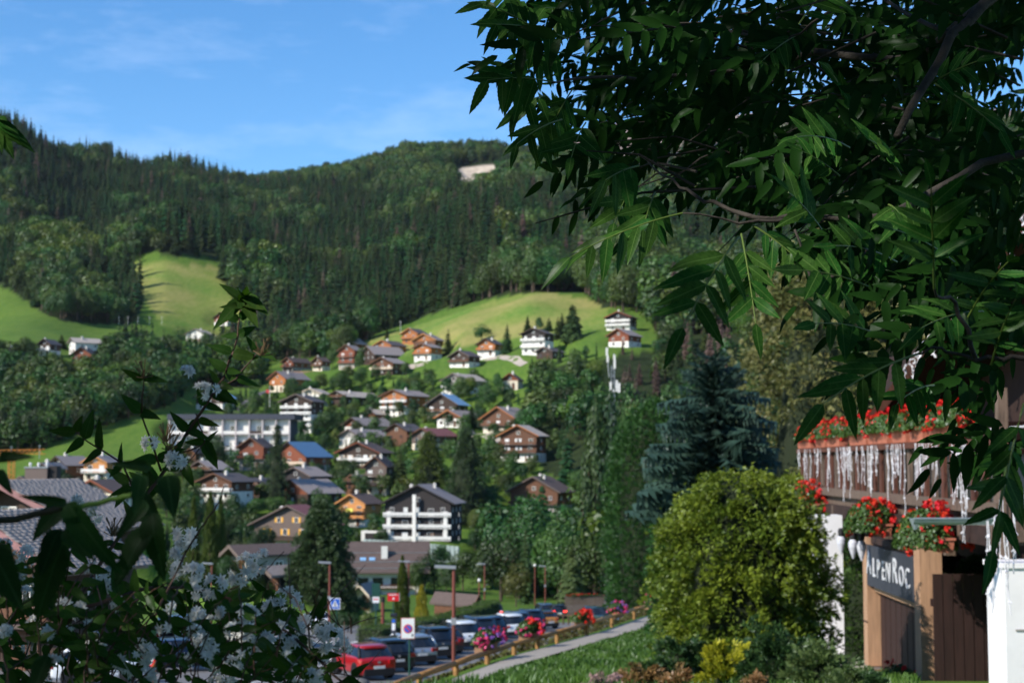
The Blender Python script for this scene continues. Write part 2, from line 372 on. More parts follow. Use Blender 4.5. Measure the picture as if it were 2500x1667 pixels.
def ground_mat():
    m = bpy.data.materials.new('ground'); m.use_nodes = True; t = m.node_tree; b = t.nodes['Principled BSDF']
    b.inputs['Roughness'].default_value = 0.95; b.inputs['Specular IOR Level'].default_value = 0.1
    def noise(s, det=5):
        g = t.nodes.new('ShaderNodeNewGeometry'); n = t.nodes.new('ShaderNodeTexNoise'); n.inputs['Scale'].default_value = s; n.inputs['Detail'].default_value = det
        lk(t, g.outputs['Position'], n.inputs[0]); return n.outputs[0]
    def ramp(src, stops):
        r = t.nodes.new('ShaderNodeValToRGB'); e = r.color_ramp.elements
        for i, (p, c) in enumerate(stops):
            x = e[0] if i == 0 else (e[1] if i == 1 else e.new(p)); x.position = p; x.color = (*c, 1)
        lk(t, src, r.inputs[0]); return r.outputs[0]
    def mixc(f, a, c):
        x = t.nodes.new('ShaderNodeMixRGB'); 
        if isinstance(f, float): x.inputs[0].default_value = f
        else: lk(t, f, x.inputs[0])
        lk(t, a, x.inputs[1]); lk(t, c, x.inputs[2]); return x.outputs[0]
    def attr(nm):
        a = t.nodes.new('ShaderNodeAttribute'); a.attribute_name = nm; return a.outputs['Fac']
    grass = ramp(noise(0.02), [(0.3, (0.05, 0.12, 0.015)), (0.7, (0.11, 0.175, 0.027))])
    fine = ramp(noise(0.6, 8), [(0.3, (0.045, 0.11, 0.015)), (0.7, (0.12, 0.185, 0.03))])
    grass = mixc(0.45, grass, fine)
    dryc = ramp(noise(0.016, 6), [(0.35, (0.10, 0.2, 0.028)), (0.5, (0.19, 0.225, 0.05)), (0.62, (0.3, 0.26, 0.09))])
    gm = t.nodes.new('ShaderNodeNewGeometry'); mpg = t.nodes.new('ShaderNodeMapping'); mpg.inputs['Scale'].default_value = (.5, .035, .5); mpg.inputs['Rotation'].default_value = (0, 0, .5); lk(t, gm.outputs['Position'], mpg.inputs[0])
    ns = t.nodes.new('ShaderNodeTexNoise'); ns.inputs['Scale'].default_value = .8; ns.inputs['Detail'].default_value = 4; lk(t, mpg.outputs[0], ns.inputs[0])
    dryc = mixc(.3, dryc, ramp(ns.outputs[0], [(0.35, (0.07, 0.15, 0.02)), (0.65, (0.22, 0.24, 0.07))]))
    grass = mixc(.22, grass, ramp(ns.outputs[0], [(0.35, (0.04, 0.10, 0.012)), (0.65, (0.15, 0.2, 0.04))]))
    grass = mixc(attr('dry'), grass, dryc)
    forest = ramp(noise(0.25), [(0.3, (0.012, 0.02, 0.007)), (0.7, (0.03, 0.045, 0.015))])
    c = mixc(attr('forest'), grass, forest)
    rock = ramp(noise(0.05, 8), [(0.3, (0.17, 0.125, 0.105)), (0.7, (0.30, 0.25, 0.22))])
    c = mixc(attr('rock'), c, rock)
    c = mixc(attr('scree'), c, ramp(noise(0.12, 8), [(0.3, (0.42, 0.34, 0.26)), (0.7, (0.62, 0.53, 0.42))]))
    lk(t, c, b.inputs['Base Color'])
    bp = t.nodes.new('ShaderNodeBump'); bp.inputs['Strength'].default_value = 0.6; bp.inputs['Distance'].default_value = 0.4
    lk(t, noise(0.8, 6), bp.inputs['Height']); lk(t, bp.outputs[0], b.inputs['Normal'])
    return m
MATS['ground'] = ground_mat()
# ------------------------------------------------------------------ tree meshes (unit: about 1 high, base at 0)
M_ = MATS
M_['bark'] = mat('bark', (0.09, 0.065, 0.045), 0.9, noise=0.4, scale=8)
M_['spruce'] = leafmat('spruce needles', [(0.0109, 0.0299, 0.0122), (0.0272, 0.0612, 0.0190), (0.0571, 0.0979, 0.0272)], trans=0.12, gloss=0.03, nscale=3, objv=0.42)
M_['spruce_far'] = leafmat('spruce needles far', [(0.008, 0.028, 0.009), (0.017, 0.048, 0.012), (0.036, 0.074, 0.018)], trans=0.15, gloss=0.02, nscale=3, objv=0.5)
M_['broad'] = leafmat('broad leaves', [(0.0140, 0.0418, 0.0098), (0.0391, 0.0977, 0.0167), (0.0837, 0.1605, 0.0279)], trans=0.25, gloss=0.03, nscale=3, objv=0.4)
M_['broad_dark'] = leafmat('dark leaves', [(0.0077, 0.0229, 0.0064), (0.0204, 0.0536, 0.0128), (0.0446, 0.0892, 0.0179)], trans=0.2, gloss=0.03, nscale=3, objv=0.35)
M_['lime'] = leafmat('light leaves', [(0.0230, 0.0575, 0.0069), (0.0690, 0.1380, 0.0138), (0.1380, 0.2070, 0.0230)], trans=0.3, gloss=0.03, nscale=3, objv=0.3)
M_['dead'] = leafmat('dead needles', [(0.04, 0.03, 0.02), (0.085, 0.06, 0.045), (0.13, 0.095, 0.07)], trans=0.1, gloss=0.02, nscale=3, objv=0.3)
M_['thuja'] = leafmat('thuja sprays', [(0.015, 0.035, 0.004), (0.05, 0.085, 0.008), (0.10, 0.13, 0.012)], trans=0.2, gloss=0.03, nscale=4, objv=0.2)

def spruce_np(seed, levels=16, per=9, sprays=0, width=0.15, droop=0.35, bare=0.06, taper=0.85, fullness=1.0):
    """triangles of a conifer crown, height 1"""
    r = np.random.default_rng(seed); V = []; Fc = []
    def tri(a, b, c):
        n = len(V); V.extend([a, b, c]); Fc.append((n, n + 1, n + 2))
    for i in range(levels):
        t = (i + r.uniform(-0.3, 0.3)) / levels; t = min(max(t, 0), 0.985)
        z = bare + (1 - bare) * t
        L = width * (1 - t) ** taper * (1 + 0.12 * math.sin(t * 25 + seed)) + 0.006
        k = max(4, int(per * (1 - 0.45 * t)))
        off = r.uniform(0, 6.28)
        for j in range(k):
            an = off + 2 * PI * j / k + r.uniform(-0.25, 0.25); l = L * r.uniform(0.72, 1.18)
            dx, dy = math.cos(an), math.sin(an); sx, sy = -dy, dx
            dz = -droop * l + r.uniform(-0.1, 0.1) * l + (0.35 * l if t > 0.8 else 0)
            wv = l * 0.36 * fullness + 0.004; zz = z + 0.02 * r.uniform(-1, 1)
            if not sprays:
                root = (0, 0, zz + 0.012); tip = (dx * l, dy * l, zz + dz)
                mid = 0.55
                a = (dx * l * mid + sx * wv, dy * l * mid + sy * wv, zz + dz * 0.75 - 0.25 * l)
                b = (dx * l * mid - sx * wv, dy * l * mid - sy * wv, zz + dz * 0.75 - 0.25 * l)
                c = (dx * l * mid, dy * l * mid, zz + dz * 0.4 + 0.006)
                tri(root, a, c); tri(root, c, b); tri(c, a, tip); tri(c, tip, b)
            else:
                n = sprays
                for q in range(n):
                    u0 = (q + 0.2) / n; u1 = min(1.0, (q + 1.5) / n)
                    c0 = np.array((dx * l * u0, dy * l * u0, zz + dz * u0 * u0))
                    c1 = np.array((dx * l * u1, dy * l * u1, zz + dz * u1 * u1))
                    ww = wv * (1.15 - 0.75 * u0) * r.uniform(0.7, 1.25)
                    for sgn in (1, -1):
                        e = (c0 * 0.35 + c1 * 0.65) + np.array((sx * sgn, sy * sgn, 0)) * ww + np.array((0, 0, -ww * r.uniform(0.25, 0.8)))
                        tri(tuple(c0), tuple(e), tuple(c1))
                    hx = c0 * 0.5 + c1 * 0.5 + np.array((dx * 0.1 * l / n, dy * 0.1 * l / n, -l * r.uniform(0.14, 0.3)))
                    tri(tuple(c0), tuple(hx), tuple(c1))
    return np.array(V), np.array(Fc)
def broad_np(seed, n=400, size=0.11, rx=0.36, rz=0.42, cz=0.56, lumps=9, tall=1.0):
    r = np.random.default_rng(seed); c = []; 
    for i in range(lumps):
        d = unit(r.normal(size=3)); 
        c.append((d * np.array([rx, rx, rz]) * r.uniform(0.35, 0.72) + np.array([0, 0, cz]), r.uniform(0.42, 0.62)))
    c.append((np.array([0, 0, cz]), 0.75))
    V = []; Fc = []
    for q in range(n):
        ctr, k = c[r.integers(len(c))]
        d = unit(r.normal(size=3)); 
        if d[2] < -0.5: d[2] *= -0.6; d = unit(d)
        rad = np.array([rx, rx, rz]) * k * r.uniform(0.72, 1.04)
        p = ctr + d * rad
        nn = unit(d + r.normal(size=3) * 0.3); a = unit(np.cross(nn, r.normal(size=3))); b = np.cross(nn, a)
        s = size * r.uniform(0.55, 1.15); s2 = s * r.uniform(0.5, 0.9)
        k0 = len(V)
        V.extend([p - a * s * .5, p - b * s2 * .5 + nn * s * .12, p + a * s * .5, p + b * s2 * .5 + nn * s * .12])
        Fc.extend([(k0, k0 + 1, k0 + 2), (k0, k0 + 2, k0 + 3)])
    return np.array(V), np.array(Fc)
def trunk_np(r=0.014, h=0.9, n=5, limbs=0, seed=0):
    b = MB(); b.tube([(0, 0, -0.04), (0, 0, h * .5), (0, 0, h)], [r, r * .7, r * .15], n)
    rr = random.Random(seed)
    for i in range(limbs):
        a = rr.uniform(0, 6.28); z = rr.uniform(.22, .5); l = rr.uniform(.18, .3)
        b.tube([(0, 0, z), (math.cos(a) * l * .5, math.sin(a) * l * .5, z + l * .5), (math.cos(a) * l, math.sin(a) * l, z + l * 1.1)], [r * .6, r * .4, r * .15], 4)
    return b
def crown_mesh(name, VF, m): return np_mesh(name, VF[0], VF[1], m)

CONIFER = []     # crown meshes in detail
for s in range(5):
    CONIFER.append(crown_mesh('spruce_crown', spruce_np(s, 26, 12, 4, width=[.17, .15, .19, .14, .2][s], droop=[.4, .55, .3, .45, .35][s], taper=[.85, .9, .75, .8, .95][s]), M_['spruce']))
WIDE = [crown_mesh('spruce_crown', spruce_np(90 + s, 30, 15, 5, width=.25, droop=.5, taper=[.6, .68, .55][s], fullness=1.3), M_['spruce']) for s in range(3)]
CONIFER_MID = [crown_mesh('spruce_crown', spruce_np(20 + s, 20, 10, 2, width=[.16, .14, .13, .18][s], droop=.45, taper=[.85, .8, .9, .8][s]), M_['spruce']) for s in range(4)]
BROAD = [crown_mesh('leafy_crown', broad_np(s, 3600, 0.045, rx=[.36, .42, .33, .4][s], rz=[.46, .44, .5, .47][s], cz=[.52, .53, .49, .51][s], lumps=12), M_['broad']) for s in range(4)]
BROAD_DK = [np_mesh('leafy_crown', *broad_np(s + 9, 3200, 0.046, rx=[.38, .42, .34][s], rz=.48, cz=.5, lumps=13), M_['broad_dark']) for s in range(3)]
TRUNK_S = trunk_np(.016, .92, 6).mesh('trunk', M_['bark'])
TRUNK_B = trunk_np(.026, .75, 7, 6, 3).mesh('trunk', M_['bark'])

def put_tree(kind, X, Y, h, label, wf=1.0, group=None, z=None, name=None, mesh=None, mt=None, cat='tree', rz=None):
    if z is None: z = gz(X, Y) - 0.15
    con = kind in ('spruce', 'spruce_mid', 'wide', 'cone')
    nm = name or ('spruce_tree' if con else 'broadleaf_tree')
    t = thing(nm, label, cat, (X, Y, z), random.uniform(0, 6.28) if rz is None else rz, group)
    me = mesh or random.choice({'wide': WIDE, 'spruce': CONIFER, 'spruce_mid': CONIFER_MID, 'broad': BROAD, 'dark': BROAD_DK}[kind])
    sc = (h * wf, h * wf, h)
    c = link('crown', me, t, scale=sc)
    if mt:
        c.data = mt_mesh(me, mt)
    link('trunk', TRUNK_S if con else TRUNK_B, t, scale=(h * (wf if con else 1), h * (wf if con else 1), h))
    return t
_mtc = {}
def mt_mesh(me, mt):
    k = (me.name, mt.name)
    if k not in _mtc:
        c = me.copy(); c.materials.clear(); c.materials.append(mt); _mtc[k] = c
    return _mtc[k]

REST = []
# ------------------------------------------------------------------ the far forest
def forest_build():
    global PROTOS
    PROTOS = protos = bpy.data.collections.new('forest_kinds')
    def proto(i, VF, m, tr):
        V, Fc = VF; tv = np.array(tr.v, float); 
        tf = []
        for f in tr.f:
            for q in range(1, len(f) - 1): tf.append((f[0], f[q], f[q + 1]))
        VV = np.concatenate([V, tv]); FF = np.concatenate([Fc, np.array(tf) + len(V)])
        me = np_mesh('kind%02d' % i, VV, FF, [m, M_['bark']], matidx=[0] * len(Fc) + [1] * len(tf))
        o = bpy.data.objects.new('kind%02d' % i, me); protos.objects.link(o)
    tS = trunk_np(.012, .9, 4); tB = trunk_np(.02, .7, 4)
    for i in range(4): proto(i, spruce_np(40 + i, 13, 8, 0, width=[.15, .13, .17, .12][i], droop=.55, taper=[.8, .85, .9, .75][i], fullness=1.25), M_['spruce_far'], tS)
    for i in range(3): proto(4 + i, broad_np(60 + i, 800, .085, rx=.35, rz=.48, cz=.5, lumps=7), M_['broad'], tB)
    proto(7, broad_np(70, 800, .085, rx=.36, rz=.42, cz=.54, lumps=7), M_['lime'], tB)
    proto(8, spruce_np(80, 15, 9, 0, width=.17, droop=.5, taper=.7), M_['dead'], tS)
    pts = []
    Y = 640.0
    while Y < 2500:
        st = 7.6 + (Y - 640) * 0.0022
        x0, x1 = (-300 - 1250) / F * Y, (2560 - 1250) / F * Y
        xs = np.arange(x0, x1, st); xs = xs + rng.uniform(-st * .5, st * .5, len(xs))
        ys = Y + rng.uniform(-st * .5, st * .5, len(xs))
        for X, yy in zip(xs, ys): pts.append((X, yy))
        Y += st
    P = np.array(pts)
    Z = np.array([gz(p[0], p[1]) for p in P])
    f2 = P[:, 1] * cp + Z * sp; PX = 1250 + F * P[:, 0] / f2; PY = 833.5 - F * (-P[:, 1] * sp + Z * cp) / f2
    lim = np.where(PX > 1480, 660, 752)
    ok = (P[:, 1] > lim) & ~inpoly(PX, PY, MEADOW_A) & ~inpoly(PX, PY, MEADOW_B) & ~(inpoly(PX, PY + 4, SCREE) & (P[:, 1] > 1500)) 
    for o_ in (8, 16, 24, 32, 40): ok &= ~(inpoly(PX, PY - o_, SCREE) & (P[:, 1] > 1300))
    ok &= ~((PX > 1330) & (P[:, 1] > 1600))
    # young growth below the scree, shaggy edges
    P, Z, PX, PY = P[ok], Z[ok], PX[ok], PY[ok]
    n = len(P)
    # nearness to a meadow edge keeps the lowest trees as things of their own
    H = rng.uniform(17, 28, n) * (0.82 + 0.36 * vnoise(P[:, 0], P[:, 1], 60, 5))
    mixn = vnoise(P[:, 0], P[:, 1], 110, 9); mixn2 = vnoise(P[:, 0], P[:, 1], 40, 12)
    leafy = (mixn > 0.56) & (PX > 560) | (mixn2 > 0.8) | ((mixn2 > 0.62) & (P[:, 1] < 900)) | inpoly(PX, PY, [(60, 570), (190, 570), (220, 690), (40, 690)]) | inpoly(PX, PY, [(110, 700), (260, 730), (330, 800), (90, 800)])
    idx = np.where(leafy, rng.integers(4, 7, n), rng.integers(0, 4, n))
    idx = np.where(leafy & (rng.random(n) < 0.25), 7, idx)
    idx = np.where(inpoly(PX, PY, [(80, 590), (190, 590), (200, 660), (70, 660)]), 7, idx)
    idx = np.where(~leafy & (rng.random(n) < 0.03), 8, idx)
    # dead brown stand on the right
    H = np.where((idx >= 4) & (idx < 8), H * 0.8, H)
    big = H / P[:, 1]
    order = np.argsort(-big)
    # the ones nearest a clearing show whole
    own = np.zeros(n, bool); cnt = 0
    vis = (PX > -40) & (PX < 1700)
    below = inpoly(PX, PY + 16, MEADOW_A) | inpoly(PX, PY + 16, MEADOW_B)
    for q in np.argsort(-(big + below * 1.0)):
        if cnt >= 100: break
        if vis[q] and below[q]: own[q] = True; cnt += 1
    for q in np.nonzero(own)[0]:
        if idx[q] >= 4 and idx[q] < 8:
            put_tree('broad', P[q, 0], P[q, 1], H[q], 'leafy tree in the front row of the forest above a meadow', group='leafy trees along the forest edge', z=Z[q] - .3)
        else:
            put_tree('spruce_mid', P[q, 0], P[q, 1], H[q], 'dark spruce in the front row of the forest above a meadow', group='spruces along the forest edge', z=Z[q] - .3)
    r = ~own; P, Z, H, idx = P[r], Z[r], H[r], idx[r]; n = len(P)
    spread('forest', 'dense spruce and beech forest covering the mountainsides', P, Z - .4, H, idx)
    print('forest', n, 'own', cnt)
def spread(nm, label, P, Z, H, idx):
    protos = PROTOS; n = len(P)
    me = bpy.data.meshes.new(nm); me.vertices.add(n)
    me.vertices.foreach_set('co', np.stack([P[:, 0], P[:, 1], Z], -1).astype(np.float32).ravel())
    a = me.attributes.new('kind_index', 'INT', 'POINT'); a.data.foreach_set('value', idx.astype(np.int32))
    a = me.attributes.new('tree_scale', 'FLOAT_VECTOR', 'POINT')
    wf = rng.uniform(.85, 1.25, n)
    a.data.foreach_set('vector', np.stack([H * wf, H * wf, H], -1).astype(np.float32).ravel())
    a = me.attributes.new('turn', 'FLOAT', 'POINT'); a.data.foreach_set('value', rng.uniform(0, 6.28, n).astype(np.float32))
    o = link(nm, me)
    setk(o, label, kind='stuff')
    ng = bpy.data.node_groups.new('forest', 'GeometryNodeTree')
    ng.interface.new_socket('Geometry', in_out='INPUT', socket_type='NodeSocketGeometry')
    ng.interface.new_socket('Geometry', in_out='OUTPUT', socket_type='NodeSocketGeometry')
    N = ng.nodes.new; gi = N('NodeGroupInput'); go = N('NodeGroupOutput')
    ci = N('GeometryNodeCollectionInfo'); ci.inputs['Collection'].default_value = protos
    ci.inputs['Separate Children'].default_value = True; ci.inputs['Reset Children'].default_value = True
    ip = N('GeometryNodeInstanceOnPoints'); ip.inputs['Pick Instance'].default_value = True
    def na(nm, ty):
        x = N('GeometryNodeInputNamedAttribute'); x.data_type = ty; x.inputs['Name'].default_value = nm; return x.outputs['Attribute']
    lk(ng, gi.outputs[0], ip.inputs['Points']); lk(ng, ci.outputs[0], ip.inputs['Instance'])
    lk(ng, na('kind_index', 'INT'), ip.inputs['Instance Index']); lk(ng, na('tree_scale', 'FLOAT_VECTOR'), ip.inputs['Scale'])
    cx = N('ShaderNodeCombineXYZ'); lk(ng, na('turn', 'FLOAT'), cx.inputs[2])
    er = N('FunctionNodeEulerToRotation'); lk(ng, cx.outputs[0], er.inputs[0]); lk(ng, er.outputs[0], ip.inputs['Rotation'])
    lk(ng, ip.outputs[0], go.inputs[0])
    md = o.modifiers.new('forest', 'NODES'); md.node_group = ng
# ------------------------------------------------------------------ chalets
def wood(name, col, d=0.35):
    return mat(name, col, 0.75, noise=d, scale=2.2, stripes=(1, 1, 7))
M_.update({
 'w_dark': wood('dark timber', (0.045, 0.026, 0.018)), 'w_brown': wood('brown timber', (0.12, 0.052, 0.026)),
 'w_red': wood('red brown timber', (0.19, 0.055, 0.026)), 'w_orange': wood('orange timber', (0.36, 0.13, 0.04)),
 'w_honey': wood('honey timber', (0.5, 0.22, 0.07)), 'w_grey': wood('weathered timber', (0.13, 0.095, 0.08)), 'w_black': wood('black timber', (0.028, 0.022, 0.022)),
 'white': mat('white render', (0.74, 0.71, 0.66), 0.85, noise=0.08, scale=1.5), 'cream': mat('cream render', (0.68, 0.6, 0.48), 0.85, noise=0.1, scale=1.5),
 'grey': mat('grey render', (0.3, 0.28, 0.26), 0.85, noise=0.15, scale=1.5), 'stone': mat('rubble stone', (0.42, 0.37, 0.31), 0.9, noise=0.4, scale=5),
 'r_grey': mat('grey shingle roof', (0.25, 0.215, 0.205), 0.8, noise=0.28, scale=3.0, stripes=(.35, 3, 3)),
 'r_dark': mat('dark roof', (0.085, 0.075, 0.078), 0.75, noise=0.3, scale=3.0, stripes=(.35, 3, 3)),
 'r_brown': mat('brown roof', (0.095, 0.068, 0.06), 0.8, noise=0.3, scale=3.0, stripes=(.35, 3, 3)),
 'r_beige': mat('beige roof', (0.42, 0.36, 0.31), 0.8, noise=0.15, scale=3.0, stripes=(.35, 3, 3)),
 'r_blue': mat('blue metal roof', (0.22, 0.40, 0.62), 0.45, noise=0.1, scale=2.0, spec=.5),
 'r_navy': mat('slate blue metal roof', (0.08, 0.16, 0.27), 0.4, noise=0.1, scale=2.0, spec=.5),
 'mauve': mat('mauve fascia paint', (.26, .13, .13), .7, noise=.15), 'r_maroon': mat('maroon roof', (0.2, 0.075, 0.07), 0.7, noise=0.15, scale=3.0),
 'glass': mat('window glass', (0.02, 0.025, 0.03), 0.08, spec=0.7), 'curtain': mat('white curtain', (0.7, 0.7, 0.68), 0.9),
 'frame_w': mat('white frame', (0.72, 0.7, 0.67), 0.6), 'frame_b': mat('brown frame', (0.1, 0.05, 0.03), 0.6),
 'sh_yellow': mat('yellow shutter', (0.75, 0.38, 0.04), 0.6), 'sh_cream': mat('cream shutter', (0.62, 0.5, 0.38), 0.7), 'sh_white': mat('white shutter', (.75, .74, .72), .7),
 'chim': mat('chimney render', (0.6, 0.57, 0.53), 0.9, noise=0.1, scale=4), 'metal': mat('grey metal', (0.35, 0.36, 0.38), 0.4, metal=0.6),
})
def win_mesh(w, h, fr):
    b = MB(); d = .09; t = .09
    b.box((0, -d / 2, h / 2 - t / 2), (w, d, t)); b.box((0, -d / 2, -h / 2 + t / 2), (w, d, t))
    b.box((-w / 2 + t / 2, -d / 2, 0), (t, d, h - 2 * t)); b.box((w / 2 - t / 2, -d / 2, 0), (t, d, h - 2 * t)); b.box((0, -d / 2, 0), (t * .7, d * .8, h - 2 * t))
    return b.mesh('window', fr)
_wm = {}
def window(parent, x, y, z, w, h, fr, rz=0, pane='glass', shutter=None):
    k = (round(w, 1), round(h, 1), fr)
    if k not in _wm:
        _wm[k] = (win_mesh(k[0], k[1], M_[fr]),)
    o = link('window', _wm[k][0], parent, (x, y, z), (0, 0, rz))
    kp = ('pane', k[0], k[1], pane)
    if kp not in _wm: _wm[kp] = MB().box((0, -.025, 0), (k[0] - .12, .03, k[1] - .12)).mesh('pane', M_[pane])
    link('pane', _wm[kp], o)
    if shutter:
        ks = ('sh', k[1], shutter)
        if ks not in _wm: _wm[ks] = MB().box((0, -.05, 0), (k[0] * .48, .05, k[1])).mesh('shutter', M_[shutter])
        for s in (-1, 1): link('shutter', _wm[ks], o, (s * k[0] * .75, 0, 0))
    return o

FOOT = []    # footprints, kept free of trees
def chalet(label, gx0, gx1, ya, ye, yb, sx, up='w_brown', low='white', roof='r_grey', barge=None, r=34, D=None, bal=None, storeys=None, split=1,
           balcol=None, chim=1, shutter=None, fr='frame_w', wins=2, Lmin=8, cat='chalet', side=None, deep=0, endwin=True, manual=None, group='timber chalets on the village slope'):
    D = D or dist_at((gx0 + gx1) / 2, yb)
    k = ppm(D); rr = R(r); w = (gx1 - gx0) / (k * math.cos(rr)); L = max((sx - gx1) / (k * math.sin(rr)), Lmin) if r else Lmin
    rise = (ye - ya) / k; h = (yb - ye) / k
    base = at((gx0 + gx1) / 2, yb, D); T = thing('chalet', label, cat, base, -rr, group)
    ov = min(1.3, w * .085); hw = w / 2 - ov; slope = rise / (w / 2)
    ho = h + slope * ov                              # wall height at the wall line
    yf = 0.0; ovf = 1.2
    st = storeys or max(1, int(round(h / 2.75))); sh = h / st
    zs = sh * split if low != up else 0
    fnd = -7.0 - deep
    # walls: masonry below, timber above
    if zs > 0: MB().box((0, L / 2, (zs + fnd) / 2), (2 * hw, L, zs - fnd)).build('wall', M_[low], T)
    z0 = zs if zs > 0 else fnd
    g = 0.02 if zs > 0 else 0
    MB().prism([(-hw - g, z0), (hw + g, z0), (hw + g, ho), (0, ho + slope * hw), (-hw - g, ho)], -g, L + g).build('timber_wall' if up[0] == 'w' and up != 'white' else 'upper_wall', M_[up], T)
    # roof: two slabs and the verge boards
    th = .22; rl = L + ovf + .6
    for s in (-1, 1):
        e = w / 2
        a = (0, h + rise + .06); c = (s * e, h + .02)
        poly = [a, c, (c[0], c[1] + th), (0, a[1] + th)]
        if s < 0: poly = poly[::-1]
        MB().prism(poly, -ovf, -ovf + rl).build('roof', M_[roof], T)
        bp = [(0, a[1] - .14), (c[0], c[1] - .14), (c[0], c[1] + th + .04), (0, a[1] + th + .04)]
        if s < 0: bp = bp[::-1]
        MB().prism(bp, -ovf - .09, -ovf - .004).build('bargeboard', M_[barge or ('w_brown' if up != 'w_dark' else 'w_grey')], T)
    rd = random.Random(label)
    for c in range(chim):
        x = rd.choice((-1, 1)) * hw * rd.uniform(.1, .4); y = L * (.3 + .45 * c) + rd.uniform(-1, 1)
        zc = h + rise - abs(x) * slope
        b = MB().box((0, 0, .35), (.75, .75, 1.7)); b.box((0, 0, 1.28), (.95, .95, .14)); b.box((0, 0, 1.5), (.5, .5, .25))
        b.build('chimney', M_['chim'], T, loc=(x, y, zc))
    # windows
    balc = bal if bal is not None else list(range(1, st))
    for (fx_, fz_, ww_, wh_, sh_) in (manual or []): window(T, fx_ * hw, -.03, fz_ * h, ww_, wh_, fr, shutter=sh_)
    for f in range(0 if manual else st):
        zc = f * sh + sh * .52; isl = f < split
        n = wins + (1 if w > 13 else 0)
        for q in range(n):
            x = -hw + 2 * hw * (q + .5) / n + rd.uniform(-.3, .3)
            tall = f in balc and rd.random() < .6
            wh = min(sh * .78, 1.95) if tall else min(sh * .5, 1.25)
            window(T, x, -.03, f * sh + (wh / 2 + .12 if tall else sh * .55), 1.5 if tall else 1.15, wh, fr if not isl else 'frame_b', pane='glass' if rd.random() < .75 else 'curtain', shutter=shutter if not tall else None)
        m = max(1, int(L / 4.5))
        for q in range(m):
            window(T, hw + .03, L * (q + .5) / m, f * sh + sh * .55, 1.1, min(1.2, sh * .5), fr, rz=PI / 2)
            if rd.random() < .5: window(T, -hw - .03, L * (q + .5) / m, f * sh + sh * .55, 1.1, min(1.2, sh * .5), fr, rz=-PI / 2)
    if rise > 1.7 and endwin: window(T, 0, -.03, h + min(rise * .33, 1.3), 1.2, min(1.1, rise * .4), fr)
    # balconies with their boards
    bc = M_[balcol or ('w_brown' if up in ('w_dark', 'w_brown', 'w_black') else up)]
    for f in balc:
        zb = f * sh
        fl = MB().box((0, -.62, zb), (2 * hw + .5, 1.2, .16)).build('balcony', M_['w_grey'] if not balcol else bc, T)
        b = MB(); b.box((0, -1.2, zb + 1.0), (2 * hw + .6, .1, .1)); b.box((0, -1.2, zb + .62), (2 * hw + .5, .04, .62))
        for s in (-1, 1): b.box((s * (hw + .22), -.6, zb + .68), (.05, 1.1, .62))
        for q in range(int(w / 2.2) + 1): b.box((-hw + q * 2.2, -1.2, zb + .55), (.1, .1, 1.0))
        b.build('railing', bc, fl)
    if side:
        MB().box((hw + .01, L / 2, zs + .1), (.3, L, .2)).build('string_course', M_[side], T)
    # door
    d = MB().box((0, -.05, 0), (1.0, .08, 2.05)).build('door', M_['w_brown'], T, loc=(hw * .45, 0, 1.05)); MB().box((.35, -.12, 0), (.05, .07, .14)).build('handle', M_['metal'], d)
    # the ground meets it
    cx = base.x + math.sin(rr) * L / 2; cy = base.y + math.cos(rr) * L / 2
    rad = max(w, L) * .55
    pad(cx, cy, base.z - .25, rad, rad + 9); FOOT.append((cx, cy, rad))
    T['_h'] = h + rise
    return T, dict(w=w, L=L, h=h, rise=rise, hw=hw, sh=sh, slope=slope, D=D)

C = chalet
C('red brown chalet with a white window at the top of the upper cluster', 820, 868, 824, 841, 860, 895, 'w_red', 'stone', 'r_grey', 'w_red', bal=[])
C('narrow red chalet with two balconies directly below the highest of the cluster', 822, 870, 842, 857, 902, 884, 'w_red', 'stone', 'r_grey', 'w_brown', r=25)
C('long chalet with a broad pale grey roof filling the middle of the upper cluster', 877, 921, 845, 868, 890, 990, 'w_dark', 'w_dark', 'r_grey', r=52, bal=[])
C('brown chalet with a pale balcony at the foot of the upper cluster', 899, 966, 873, 889, 915, 997, 'w_brown', 'w_dark', 'r_grey', balcol='sh_cream')
C('orange brown chalet with a double gable behind the broad pale roof', 908, 960, 831, 845, 866, 993, 'w_orange', 'w_brown', 'r_dark', 'w_orange', bal=[])
C('orange timber chalet standing highest on the meadow edge', 977, 1024, 802, 816, 838, 1046, 'w_orange', 'w_orange', 'r_dark', 'w_orange')
C('wide orange chalet with light verge boards next to a pointed spruce', 1003, 1068, 815, 832, 852, 1084, 'w_orange', 'w_brown', 'r_grey', 'w_honey', r=28)
C('orange chalet with white ground floor and long railing, lowest by a pointed spruce', 1006, 1057, 839, 850, 879, 1082, 'w_orange', 'white', 'r_grey', 'w_brown')
C('dark red chalet behind the left end of a low stone wall', 685, 720, 873, 886, 907, 758, 'w_red', 'grey', 'r_brown', bal=[1])
C('small chalet with a stone base beside the dark red chalet', 760, 790, 872, 884, 904, 806, 'w_brown', 'cream', 'r_brown', Lmin=6)
C('bright orange chalet with a grey roof above the white flagpole', 651, 703, 907, 926, 956, 752, 'w_orange', 'cream', 'r_grey', 'w_red', bal=[])
C('grey roofed white chalet half hidden by a tree at the end of the mown meadow', 1076, 1139, 912, 930, 962, 1190, 'grey', 'white', 'r_beige', 'w_grey', fr='frame_b', balcol='frame_w')
C('dark brown chalet with a white lower floor below the bare earth bank', 1092, 1150, 856, 872, 896, 1176, 'w_dark', 'white', 'r_dark', 'w_grey')
C('orange chalet with a dark roof between two spruces on the upper meadow', 1161, 1213, 827, 842, 868, 1231, 'w_orange', 'white', 'r_dark', 'w_dark', r=28)
C('white and black chalet with rows of white balconies on the upper meadow', 1269, 1336, 802, 816, 864, 1358, 'w_black', 'white', 'r_dark', 'w_dark', balcol='frame_w', split=2, storeys=3, r=28)
